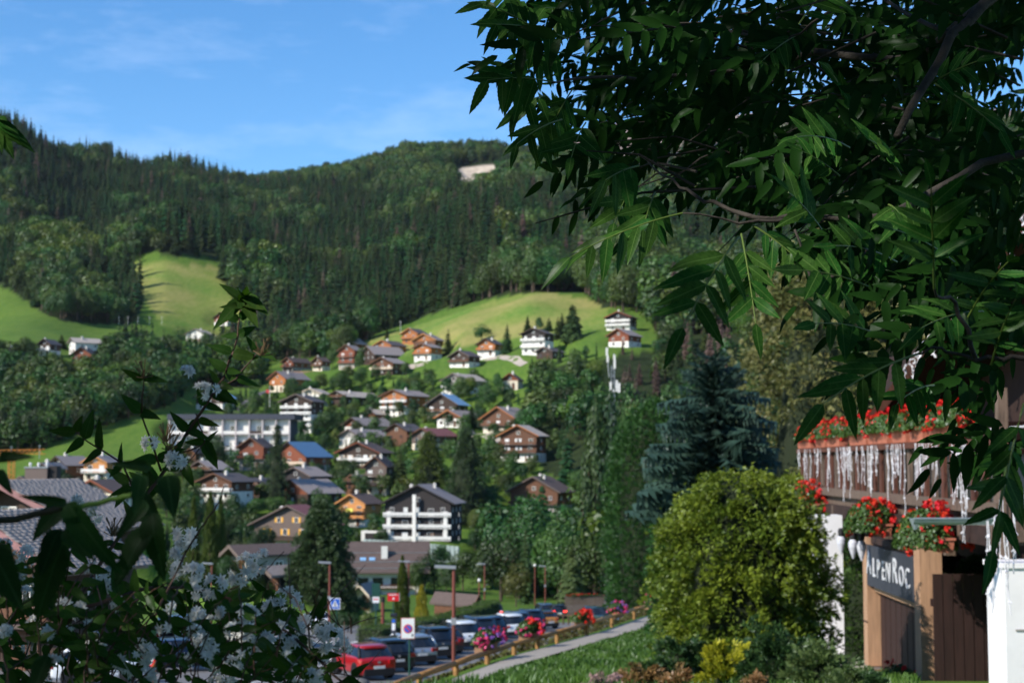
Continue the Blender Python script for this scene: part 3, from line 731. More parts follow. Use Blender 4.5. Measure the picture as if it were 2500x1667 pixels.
C('low dark chalet tucked below the white and black chalet', 1306, 1352, 848, 860, 876, 1382, 'w_dark', 'w_dark', 'r_dark', bal=[])
C('white and black chalet with round topped balconies highest against the dark wood', 1476, 1542, 761, 776, 806, 1563, 'w_black', 'white', 'r_brown', 'w_red', balcol='frame_w', storeys=3, split=1, r=24)
C('red brown chalet with a small front gable under the highest white chalet', 1482, 1538, 803, 821, 846, 1573, 'w_red', 'white', 'r_grey', 'w_red', bal=[])
C('red chalet with a terrace half hidden behind the dark trees', 1222, 1268, 912, 929, 950, 1276, 'w_red', 'cream', 'r_brown', 'w_red', r=15)
C('dark chalet with a pale blue metal roof in mid village', 1034, 1122, 962, 990, 1019, 1148, 'w_dark', 'stone', 'r_blue', 'w_grey', r=20)
C('white walled chalet with orange verge boards in front of the blue roof', 1060, 1133, 1002, 1022, 1042, 1182, 'w_brown', 'white', 'r_grey', 'w_orange')
C('cream and brown chalet with steep orange verge boards above a clipped hedge', 1172, 1262, 994, 1024, 1056, 1306, 'w_brown', 'cream', 'r_grey', 'w_orange')
C('three storey chalet with white shutters and pale metal roof beside the wood', 1213, 1318, 1039, 1066, 1126, 1334, 'w_brown', 'white', 'r_beige', 'w_orange', r=24, shutter='sh_white', storeys=3)
C('orange and white chalet with a cream stair tower in mid village', 924, 1000, 952, 968, 1012, 1053, 'w_orange', 'white', 'r_grey', 'w_brown', balcol='frame_w')
C('dark chalet with a beige roof and white windows below the sloping meadow', 792, 852, 955, 970, 992, 926, 'w_dark', 'w_dark', 'r_beige', 'w_dark', bal=[1])
TW, tw = C('tall white block with a dark gable and stacked balconies', 678, 768, 963, 982, 1056, 790, 'w_dark', 'white', 'r_dark', 'w_grey', balcol='frame_w', storeys=5, split=3, r=18)
C('white house with pale verge boards just behind the tall white block', 725, 790, 949, 963, 985, 808, 'cream', 'white', 'r_beige', 'sh_cream', r=20, bal=[])
C('white stone house with a light blue roof beside the lane on the left slope', 470, 552, 950, 972, 999, 570, 'w_dark', 'white', 'r_blue', 'w_dark', r=18, bal=[])
C('red gabled chalet on a grey base in front of the long apartment block', 576, 650, 1070, 1094, 1146, 666, 'w_red', 'grey', 'r_brown', 'w_brown', split=1, storeys=2, r=16, bal=[1])
C('red brown and grey house with a slate blue metal roof', 655, 758, 1080, 1117, 1152, 808, 'w_red', 'grey', 'r_navy', 'w_dark', r=36, balcol='sh_cream', bal=[1])
C('dark grey chalet with a low roof under the slate blue roof', 675, 768, 1141, 1164, 1192, 806, 'w_black', 'w_black', 'r_grey', 'w_grey', bal=[])
C('dark red chalet under a wide pale striped roof in the lower village', 664, 764, 1172, 1206, 1234, 836, 'w_red', 'w_dark', 'r_grey', 'w_brown', r=40)
C('dark chalet with a white glazed gable left of the lower village', 452, 527, 1126, 1148, 1176, 556, 'w_dark', 'w_dark', 'r_grey', 'w_grey', bal=[1])
C('white and brown chalet with a white balcony above the pointed thujas', 474, 577, 1157, 1178, 1242, 618, 'w_brown', 'white', 'r_dark', 'w_brown', balcol='frame_w', split=2, storeys=3, bal=[2], r=30)
C('grey brown hotel chalet with yellow orange shutters', 603, 806, 1236, 1284, 1336, 828, 'w_grey', 'white', 'r_maroon', 'w_grey', storeys=3, r=22, D=385, split=1, bal=[1], balcol='w_dark', endwin=False, manual=[(-.62, .72, 1.3, 1.5, 'sh_yellow'), (-.1, .72, 1.3, 1.5, 'sh_yellow'), (.42, .72, 1.3, 1.5, 'sh_yellow'), (-.28, 1.28, 1.2, 1.3, 'sh_yellow'), (.22, 1.28, 1.2, 1.3, 'sh_yellow'), (-.5, .2, 1.2, 1.5, 'sh_yellow'), (.1, .2, 1.2, 1.5, 'sh_yellow'), (.6, .2, 1.2, 1.5, 'sh_yellow')])
YB, yb_i = C('bright orange timber chalet with two carved balconies and a yellow banner', 819, 899, 1208, 1232, 1284, 933, 'w_honey', 'white', 'r_brown', 'w_honey', storeys=3, r=28)
C('brown chalet with a wide planked balcony on the grassy ledge above a rock face', 1237, 1370, 1165, 1203, 1261, 1408, 'w_brown', 'grey', 'r_brown', 'w_grey', r=26, storeys=2, chim=2)
C('dark brown chalet with a row of cream arched shutters', 816, 932, 1081, 1107, 1143, 958, 'w_dark', 'w_dark', 'r_brown', 'w_red', r=18, shutter='sh_cream', wins=4, balcol='frame_w')
C('grey roofed chalet with white framed windows above the cream shutters', 820, 886, 1049, 1068, 1092, 948, 'grey', 'white', 'r_grey', 'w_grey', bal=[])
C('orange red chalet with a long grey roof in the middle rows', 830, 892, 1020, 1041, 1060, 960, 'w_red', 'white', 'r_grey', 'w_dark', bal=[])
C('small brown chalet with a beige roof between the trees of mid village', 882, 922, 1000, 1013, 1026, 950, 'w_red', 'w_red', 'r_beige', 'w_brown', bal=[])
C('brown chalet with a glowing orange balcony left of the maroon roof', 936, 1000, 1035, 1054, 1082, 1037, 'w_brown', 'w_brown', 'r_dark', 'w_dark', balcol='w_orange')
C('pinkish chalet under a maroon roof in front of the white walled chalets', 998, 1066, 1046, 1066, 1098, 1120, 'w_grey', 'cream', 'r_maroon', 'w_brown', bal=[])
C('grey balconied house squeezed beside a dark conifer in mid village', 886, 948, 1116, 1142, 1208, 960, 'w_grey', 'cream', 'r_brown', 'w_brown', balcol='w_grey', storeys=3, r=15)
C('dark chalet with a white porch at the far left edge', -22, 42, 846, 866, 888, 55, 'w_dark', 'white', 'r_dark', 'w_dark', r=18, bal=[])
C('narrow white and dark chalet among trees on the left hillside', 88, 128, 828, 842, 868, 140, 'w_dark', 'white', 'r_dark', 'w_dark', r=18, bal=[1], balcol='frame_w')
C('white house with a wide beige roof on the left hillside', 163, 190, 825, 838, 864, 242, 'white', 'white', 'r_beige', 'w_grey', r=50, bal=[])
C('dark gabled chalet with red brown walls in front of the wide beige roof', 169, 229, 848, 868, 892, 236, 'w_red', 'w_brown', 'r_dark', 'w_dark', r=10, bal=[])
C('small brown and white chalet on the ski slope', 518, 560, 763, 777, 794, 574, 'w_red', 'white', 'r_brown', 'w_dark', r=20, bal=[])
C('low white stone house below the small chalet on the ski slope', 448, 505, 803, 817, 835, 520, 'white', 'stone', 'r_beige', 'w_grey', r=15, bal=[])
C('brown chalet with a grey roof in the valley at the far left', 112, 172, 1115, 1138, 1182, 212, 'w_brown', 'w_dark', 'r_grey', 'w_dark', D=430, bal=[])
C('honey coloured new chalet with white balconies in the valley on the left', 196, 268, 1113, 1131, 1176, 284, 'w_honey', 'cream', 'r_grey', 'w_honey', D=425, r=15, balcol='frame_w')
C('small dark barn beside the brown valley chalet', 85, 125, 1131, 1146, 1172, 136, 'w_dark', 'w_dark', 'r_grey', D=410, r=15, bal=[])
C('wide low chalet under a brown roof behind the flowering shrub', 168, 290, 1174, 1204, 1240, 330, 'w_grey', 'cream', 'r_brown', 'w_red', D=270, r=20, bal=[])
C('dark village house with a grey roof at the valley bottom left', 20, 90, 1165, 1186, 1225, 112, 'w_dark', 'grey', 'r_dark', D=330, r=18, bal=[])

C('little orange gabled house at the left end of the long apartment block', 452, 480, 1096, 1108, 1128, 490, 'w_orange', 'w_brown', 'r_brown', 'w_brown', r=15, bal=[], Lmin=6)
C('dark brown chalet with a grey roof between the pale striped roof and the balconied house', 838, 886, 1160, 1176, 1204, 902, 'w_dark', 'w_brown', 'r_grey', 'w_brown', bal=[1])
C('brown chalet with a dark roof left of the pale striped roof', 588, 640, 1168, 1184, 1210, 660, 'w_brown', 'w_dark', 'r_dark', 'w_grey', bal=[1])
MB().box((0, -1.32, yb_i['sh'] * 2 + .55), (2.3, .05, .95)).build('banner', mat('yellow banner', (.75, .68, .12), .7), YB)
# the big white fronted chalet hotel
BC, bi = C('large black and brown chalet block with white balconies and a white central column', 927, 1112, 1186, 1232, 1318, 1134, 'w_black', 'white', 'r_grey', 'w_black',
     r=9, storeys=3, split=0, bal=[0, 1, 2], balcol='frame_w', wins=4, chim=2, Lmin=15, D=400, endwin=True)
hw = bi['hw']
MB().box((-.6, -1.5, bi['h'] * .55), (.9, .5, bi['h'] * 1.35 + 1)).build('column', M_['white'], BC)
for x in (-hw + 1.2, hw - 1.2): MB().box((x, -.5, bi['h'] * .5 - .6), (1.0, 1.0, bi['h'] - 2.4)).build('wall_pier', M_['white'], BC)
MB().box((-hw - 3.1, 2.6, 1.0), (6.3, 6, 2.6)).build('garage', M_['white'], BC)
MB().box((-hw - 3.1, -.44, .8), (4.2, .12, 1.9)).build('garage_door', M_['w_black'], BC)
# corrugated retaining wall in front of it
rw = thing('retaining_wall', 'pale blue grey corrugated retaining wall below the large chalet block', 'retaining wall', at(1000, 1345, 388))
x0 = at(886, 1345, 388).x - rw.location.x; x1 = at(1120, 1345, 388).x - rw.location.x
m_rw = mat('pale concrete', (0.48, 0.55, 0.52), 0.8, noise=.12); nrib = 22
for i in range(nrib):
    xa = x0 + (x1 - x0) * (i + .5) / nrib; t = i / nrib; tz = 3.0 - 1.2 * t - .7 * t * t
    MB().box((0, 0, (tz - 4) / 2), ((x1 - x0) / nrib * .78, .5, tz + 4)).build('panel', m_rw, rw, loc=(xa, .0, 0))
    MB().box((0, 0, (tz - 4.3) / 2), ((x1 - x0) / nrib * .3, .3, tz + 3.7)).build('panel', m_rw, rw, loc=(xa + (x1 - x0) / nrib * .5, .25, 0))

# long apartment block
AB = thing('apartment_block', 'long two storey apartment block with white bays and a flat dark roof', 'apartment block', at(414, 1135, 545), -R(4), None)
k = ppm(545); wA = (716 - 420) / k; hA = 112 / k
MB().box((wA / 2, 6, hA / 2 - 3), (wA, 11.6, hA + 6)).build('wall', M_['white'], AB)
MB().box((wA / 2 + .6, 6, hA + .7), (wA + 2.6, 15.5, 1.9)).build('roof', mat('charcoal roofing', (.045, .05, .07), .6), AB)
MB().box((wA + .06, 6, hA / 2 - .2), (.12, 11.4, hA - .4)).build('gable_shade_panel', mat('dark blue gable shade', (.04, .05, .075), .6), AB)  # dark sheet over the right end: its shade is put into the colour
m_ab = mat('grey violet render', (.5, .44, .44), .8)
nb = 9; st = hA / 3
for i in range(nb + 1):
    MB().box((wA * i / nb, -.7, hA / 2 - 2), (.45, 1.5, hA + 3.6)).build('partition', m_ab, AB)
for f in range(3):
    fl = MB().box((wA / 2, -.7, f * st + .01), (wA, 1.7, .3)).build('balcony', m_ab, AB)
    for i in range(nb):
        MB().box((wA * (i + .5) / nb, -1.35, f * st + .68), (wA / nb - .7, .05, .95)).build('railing', M_['white'] if (i * 3 + f) % 4 else M_['w_dark'], fl)
        if (i * 2 + f) % 3: window(AB, wA * (i + (.3 if i % 2 else .7)) / nb, -.03, f * st + 1.9, 1.7, 2.4, 'frame_w')
pad(AB.location.x + wA / 2, AB.location.y + 7, AB.location.z - 1, 18, 30); FOOT.append((AB.location.x + wA / 2, AB.location.y + 6, 20))

# farmhouse roof at the bottom of the village: ridge runs across the view
FH = thing('farmhouse', 'long brown roofed farmhouse with a white chimney and two skylights behind the hedge', 'house', at(945, 1452, 290), R(3))
k = ppm(290); x0, x1 = -8.2, 8.0
zr = (1452 - 1330) / k; ze = (1452 - 1400) / k
MB().box((-.2, 5.5, ze / 2 - 1), (14.6, 9, ze + 2)).build('wall', M_['white'], FH)
for s in (0, 1):
    ya_, yb_ = (-.9, 5.5) if s == 0 else (11.9, 5.5)
    b = MB(); b.add([(x0, ya_, ze), (x1, ya_, ze), (x1, yb_, zr), (x0, yb_, zr), (x0, ya_, ze + .25), (x1, ya_, ze + .25), (x1, yb_, zr + .25), (x0, yb_, zr + .25)],
        [(0, 1, 2, 3), (4, 7, 6, 5), (0, 4, 5, 1), (1, 5, 6, 2), (2, 6, 7, 3), (3, 7, 4, 0)]); o = b.build('roof', M_['r_brown'], FH)
    if s == 0:
        sl = math.atan2(zr - ze, 6.4)
        for t in (.12, .33, .62): MB().box((0, ya_ + 6.4 * t, ze + (zr - ze) * t + .31), (16.2, .12, .1)).build('snow_guard', M_['metal'], o)
        for x in (-4.6, -2.9): MB().box((x, ya_ + 6.4 * .42, ze + (zr - ze) * .42 + .3), (1.1, .8, .1), rx=sl).build('skylight', M_['r_blue'], o)
        MB().box((-.6, 2.3, ze + (zr - ze) * .62 + .4), (1.15, .9, 2.3)).build('chimney', M_['white'], o)
for x in (-4.5, -1.8, 1.6, 4.6):
    window(FH, x, .97, 2.4, 1.9, 1.5, 'frame_b', pane='glass')
fb = MB().box((-.6, .2, 1.2), (10.5, 1.3, .15)).build('balcony', M_['w_dark'], FH)
for i in range(24): MB().box((-5.6 + i * .44, -.4, 1.65), (.2, .04, .8)).build('baluster', M_['w_brown'], fb)
pad(FH.location.x, FH.location.y + 5, FH.location.z, 10, 18); FOOT.append((FH.location.x, FH.location.y + 5, 10))

# stone roofs between shrub and big conifer
def lowhouse(label, px0, px1, yr, ye, D, roof, rot, wallm='stone', yb=None, cat='house'):
    c = at((px0 + px1) / 2, ye, D); k = ppm(D); T = thing('low_house', label, cat, c, R(rot)); wd = (px1 - px0) / k; rz = (ye - yr) / k; dp = 5.5
    z0 = -((yb or ye + 60) - ye) / k
    for s in (0, 1):
        ya_, yb_ = (-.4, dp / 2) if s == 0 else (dp + .4, dp / 2)
        MB().add([(-wd / 2, ya_, 0), (wd / 2, ya_, 0), (wd / 2, yb_, rz), (-wd / 2, yb_, rz), (-wd / 2, ya_, .2), (wd / 2, ya_, .2), (wd / 2, yb_, rz + .2), (-wd / 2, yb_, rz + .2)],
            [(0, 1, 2, 3), (4, 7, 6, 5), (0, 4, 5, 1), (1, 5, 6, 2), (2, 6, 7, 3), (3, 7, 4, 0)]).build('roof', M_[roof], T)
    MB().prism([(0, z0 - 3), (dp, z0 - 3), (dp, 0), (dp / 2, rz), (0, 0)], -wd / 2 + .4, wd / 2 - .4).build('wall', M_[wallm], T, rot=(0, 0, PI / 2), loc=(0, 0, 0)).location = (0, 0, 0)
    return T
def gabled(label, gx0, gx1, ya, ye, yb, sx, D, **kw):
    return C(label, gx0, gx1, ya, ye, yb, sx, D=D, **kw)
gabled('grey stone house with a broad stone tiled roof left of the tall conifer', 552, 612, 1336, 1360, 1410, 655, 170, up='w_grey', low='grey', roof='r_brown', barge='w_grey', r=50, bal=[], chim=0, cat='house')
gabled('small dark gabled shed in front of the stone tiled roof', 636, 690, 1388, 1408, 1450, 716, 150, up='w_black', low='w_black', roof='r_grey', barge='w_grey', r=40, bal=[], chim=0, Lmin=4, wins=1, cat='shed', endwin=False)
gabled('small kiosk with a red brown hipped roof behind the hedge', 1136, 1162, 1457, 1482, 1515, 1082, 168, up='w_brown', low='w_brown', roof='r_brown', barge='w_brown', r=-48, bal=[], chim=0, Lmin=4.5, wins=1, cat='kiosk', endwin=False)
gabled('little pale gabled hut beside the farmhouse', 858, 908, 1430, 1456, 1490, 916, 205, up='sh_cream', low='stone', roof='r_grey', barge='sh_cream', r=12, bal=[], chim=0, Lmin=4, wins=1, cat='hut', endwin=False)

# the two big roofs close by on the left, shingled piece by piece
m_sh = mat('wooden shingles', (0.25, 0.225, 0.215), 0.9, noise=.15, scale=2.5)
def shingle_roof(T, w, L, h, rise, y0, side=1, seed=0):
    r = np.random.default_rng(seed); e = w / 2; sl = math.hypot(e, rise); ux = np.array([side * e, 0, -rise]) / sl; nrm = np.array([rise * side, 0, e]) / sl
    Ms, Ts = [], []; row = .3; nr = int(sl / row); 
    pv = np.array([(a, b, c) for a in (0, 1) for b in (0, 1) for c in (0, 1)], float)
    pf = np.array([(1, 3, 7, 5), (0, 4, 6, 2), (0, 1, 5, 4), (2, 6, 7, 3), (4, 5, 7, 6), (0, 2, 3, 1)])
    for i in range(nr + 1):
        y = y0 + r.uniform(-.2, 0)
        while y < y0 + L:
            wd = r.uniform(.3, .55); tl = .028 * r.uniform(.9, 1.1)
            o = np.array([0, y, h + rise]) + ux * (i * row) + nrm * (.1 + .0)
            X = (ux + nrm * .05) * (row * 1.12); Yv = np.array([0, wd * .96, 0]); Zv = nrm * tl
            Ms.append(np.stack([X, Yv, Zv], -1)); Ts.append(o); y += wd
    V, Fc = scatter(pv, pf, np.array(Ms), np.array(Ts))
    o = link('shingles', np_mesh('shingles', V, Fc, m_sh), T); o['kind'] = 'stuff'; return o
NA, na_ = gabled('dark chalet with shingled roof and mauve verge boards, the upper of two at the left', -230, 262, 1190, 1300, 1560, 345, 92, up='w_dark', low='w_dark', roof='r_grey', barge='mauve', r=24, bal=[1], wins=3, chim=0, Lmin=5)
shingle_roof(NA, na_['w'] + .3, na_['L'] + 1.9, na_['h'] + .22, na_['rise'], -1.25, 1, 1)
NB, nb_ = gabled('dark chalet with shingled roof and mauve verge boards, the lower of two at the left', -270, 205, 1268, 1402, 1640, 290, 76, up='w_dark', low='w_dark', roof='r_grey', barge='mauve', r=24, bal=[1], wins=3, chim=0, Lmin=5)
shingle_roof(NB, nb_['w'] + .3, nb_['L'] + 1.9, nb_['h'] + .22, nb_['rise'], -1.25, 1, 2)
ch = thing('chimney_stack', 'square brown metal chimney stack with three white caps behind the shingled roofs', 'chimney', at(92, 1230, 112), 0)
MB().box((0, 0, 1.0), (1.6, 1.2, 3.2)).build('shaft', mat('brown sheet metal', (.16, .115, .1), .55), ch); MB().box((1.15, .2, 1.1), (.55, 1.1, 3.3)).build('flue', M_['w_black'], ch)
MB().box((0, 0, 2.65), (1.7, 1.3, .1)).build('cap', M_['metal'], ch)
for x in (-.6, 0, .6): MB().lathe([(.06, 0), (.07, .1), (.11, .14), (.11, .24), (.03, .3)], 8, (x, 0, 2.7)).build('cowl', M_['frame_w'], ch)
apply_pads()
terrain_build()
forest_build()
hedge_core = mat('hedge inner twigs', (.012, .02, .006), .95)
# ------------------------------------------------------------------ garden conifers and shrubs
def sprays(seed, C_, N_, size, blades=5, spread=.9, up=.3):
    """fans of narrow blades at points C_ facing N_"""
    r = np.random.default_rng(seed); n = len(C_); d = unit(N_ + np.array([0, 0, up]) + r.normal(size=(n, 3)) * .35); s = unit(np.cross(d, r.normal(size=(n, 3)))); V = []
    sz = size * r.uniform(.6, 1.3, n)
    for k in range(blades):
        t = (k / (blades - 1) - .5) * 2 * spread; dd = unit(d * math.cos(t) + s * math.sin(t) + r.normal(size=(n, 3)) * .12); ss = unit(np.cross(dd, np.cross(d, s) + r.normal(size=(n, 3)) * .5))
        L_ = (sz * (1 - .3 * abs(t)))[:, None]; root = C_ - d * sz[:, None] * .2
        V.append(np.stack([root, root + dd * L_ * .55 + ss * L_ * .13, root + dd * L_, root + dd * L_ * .5 - ss * L_ * .13], 1))
    V = np.concatenate(V, 0).reshape(-1, 3); return V, np.arange(len(V) // 4)[:, None] * 4 + np.array([[0, 1, 2, 3]])
def bush_pts(seed, n, rx, ry, h, prof, lump=.12, ls=.5):
    r = np.random.default_rng(seed); t = r.random(n) ** .9; an = r.uniform(0, 2 * PI, n); pr = np.interp(t, [p[0] for p in prof], [p[1] for p in prof])
    lu = vnoise(an * rx / ls * 3 + 40, t * h / ls * 3 + 10, 3.0, seed) * .6 + vnoise(an * rx / ls * 8 + 40, t * h / ls * 8 + 10, 3.0, seed + 1) * .4
    dep = r.random(n) ** 2 * .22; k = pr * (1 - lump * 1.6 + lump * 3.2 * lu - dep)
    C_ = np.stack([np.cos(an) * rx * k, np.sin(an) * ry * k, t * h + (lu - .5) * lump * h * .3], -1); N_ = np.stack([np.cos(an), np.sin(an), .25 + 1.2 * (t > .85)], -1); return C_, unit(N_)
def boughs(seed, nb, per, rx, ry, h, prof, size, br, flat=.4, hang=.25, blades=5):
    """separate boughs, each a flattened spray cluster, with gaps between"""
    r = np.random.default_rng(seed); C0, N0 = bush_pts(seed, nb, rx, ry, h, prof, .10); C0 = C0 - N0 * br * .35
    ax = unit(N0 * np.array([1, 1, 0]) + np.array([0, 0, -hang]) + r.normal(size=N0.shape) * .25); sd_ = unit(np.cross(ax, np.array([0, 0, 1.]))); up = np.cross(sd_, ax)
    sc_ = br * r.uniform(.55, 1.35, (nb, 1)); C0, ax, sd_, up, sc_ = [np.repeat(q, per, 0) for q in (C0, ax, sd_, up, sc_)]
    n = len(C0); u = r.random((n, 1)); v = r.uniform(-1, 1, (n, 1)) * (1 - u * .75); w_ = r.normal(size=(n, 1)) * flat * .3
    P_ = C0 + ax * u * sc_ * 1.25 + sd_ * v * sc_ * .55 + up * (w_ * sc_ - .25 * u * u * sc_)
    return sprays(seed + 1, P_, unit(ax + sd_ * v * .7), size, blades, up=.05)
def shaggy(name, label, cat, X, Y, z, rx, ry, h, prof, nb, per, size, br, m, seed, hang=.25, core=.66):
    T = thing(name, label, cat, (X, Y, z)); V, Fc = boughs(seed, nb, per, rx, ry, h, prof, size, br, hang=hang); link('foliage', np_mesh('foliage', V, Fc, m), T)
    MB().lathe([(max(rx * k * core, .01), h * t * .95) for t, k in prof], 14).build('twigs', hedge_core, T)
    MB().tube([(0, 0, -.3), (0, 0, h * .8)], [max(.03, rx * .05), .01], 6).build('stem', M_['bark'], T); return T
# ------------------------------------------------------------------ trees among the houses (photo: centre, base, top, width)
def ptree(kind, px, yb, yt, wpx, label, D=None, mt=None, name=None, cat='tree', mesh=None, group=None, z=None):
    D = D or dist_at(px, yb, 150); a, s = ray(px, yb); X = a * D; h = (yb - yt) / ppm(D)
    zz = s * D if z is None else z
    g = gz(X, D); zb = min(zz, g) - .1
    t = put_tree(kind, X, D, h + (zz - zb), label, z=zb, mt=mt, name=name, mesh=mesh, group=group, cat=cat)
    nat = {'wide': .50, 'spruce': .29, 'spruce_mid': .32, 'broad': .78, 'dark': .78, 'cone': .36}[kind]
    c = t.children[0]; H = h + (zz - zb); wf = (wpx / ppm(D)) / (nat * H)
    c.scale = (H * wf, H * wf, H)
    if kind in ('broad', 'dark'): t.children[1].scale = (H * min(wf, 1) * .8, H * min(wf, 1) * .8, H * .9)
    FOOT.append((X, D, wpx / ppm(D) * .3))
    return t
P = ptree
def dense(px, yb, yt, wpx, D, label, m, nb=420, per=34, seed=1, prof=((0, .6), (.08, .95), (.3, 1), (.55, .78), (.8, .42), (1, .04))):
    p = at(px, yb, D); g = min(p.z, gz(p.x, D)) - .2; h = at(px, yt, D).z - g; rx = wpx / ppm(D) / 2; T = thing('conifer', label, 'tree', (p.x, D, g))
    V, Fc = boughs(seed, nb, per, rx * .86, rx * .86, h, list(prof), rx * .085, rx * .30, hang=.55, blades=4); link('crown', np_mesh('crown', V, Fc, m), T)
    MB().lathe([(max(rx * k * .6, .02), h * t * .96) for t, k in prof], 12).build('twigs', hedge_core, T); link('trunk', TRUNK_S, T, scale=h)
    FOOT.append((p.x, D, rx * .6)); return T
dense(782, 1510, 1206, 178, 150, 'very large dark conifer in front of the shuttered hotel chalet', M_['spruce'], 620, 40, 1)
dense(676, 1200, 1032, 66, 455, 'tall dark spruce between the red gable and the slate blue roof', M_['spruce'], 300, 26, 2, prof=((0, .8), (.15, 1), (.4, .8), (.7, .45), (1, .04)))
P('dark', 520, 1140, 1058, 84, 'dark broad tree in front of the long apartment block')
dense(1046, 1196, 1046, 98, 450, 'yellowish drooping spruce above the large chalet block', M_['thuja'], 380, 28, 3)
dense(1137, 1215, 1040, 108, 445, 'tall dark spruce right of the yellowish drooping spruce', M_['spruce'], 420, 28, 4)
P('spruce', 976, 1208, 1080, 58, 'narrow dark spruce left of the yellowish drooping spruce')
P('spruce', 1151, 1046, 978, 26, 'slim dark spruce by the white walled chalet with orange verges')
P('spruce', 1094, 866, 800, 32, 'pointed green spruce beside the wide orange chalet')
P('spruce', 1238, 862, 784, 30, 'pointed spruce between the orange chalet and the white and black chalet')
P('broad', 1176, 832, 793, 38, 'round tree on the bare earth bank of the upper meadow')
P('spruce', 1288, 806, 766, 22, 'small pointed spruce behind the white and black chalet')
P('broad', 1320, 806, 774, 32, 'small round tree behind the roof of the white and black chalet')
P('spruce_mid', 1340, 808, 772, 26, 'short spruce beside the small round tree')
P('spruce', 1372, 822, 760, 40, 'dark conifer left of the tall conifer on the upper meadow')
P('wide', 1398, 830, 741, 58, 'tall dark conifer on the upper meadow')
P('spruce', 1362, 828, 770, 30, 'lower dark conifer touching the white and black chalet')
P('broad', 1192, 818, 800, 16, 'low bush on the upper meadow by the earth bank')
P('broad', 1010, 957, 917, 64, 'round leafy tree on the open meadow between the chalets')
P('broad', 878, 905, 850, 34, 'green poplar in front of the broad pale roof')
P('broad', 812, 900, 842, 30, 'leafy tree left of the narrow red chalet')
P('spruce', 945, 826, 796, 11, 'tiny young spruce alone on the meadow above the cluster')
for i, (px, yb, yt, w_) in enumerate([(838, 960, 908, 70), (880, 950, 890, 46), (790, 952, 912, 56), (716, 975, 930, 60), (760, 960, 925, 50), (700, 1000, 965, 40), (852, 930, 890, 40)]):
    P('broad', px, yb, yt, w_, 'leafy tree in the thicket under the upper cluster, tree %s from the left' % ['sixth', 'last', 'fourth', 'second', 'third', 'first', 'fifth'][i])
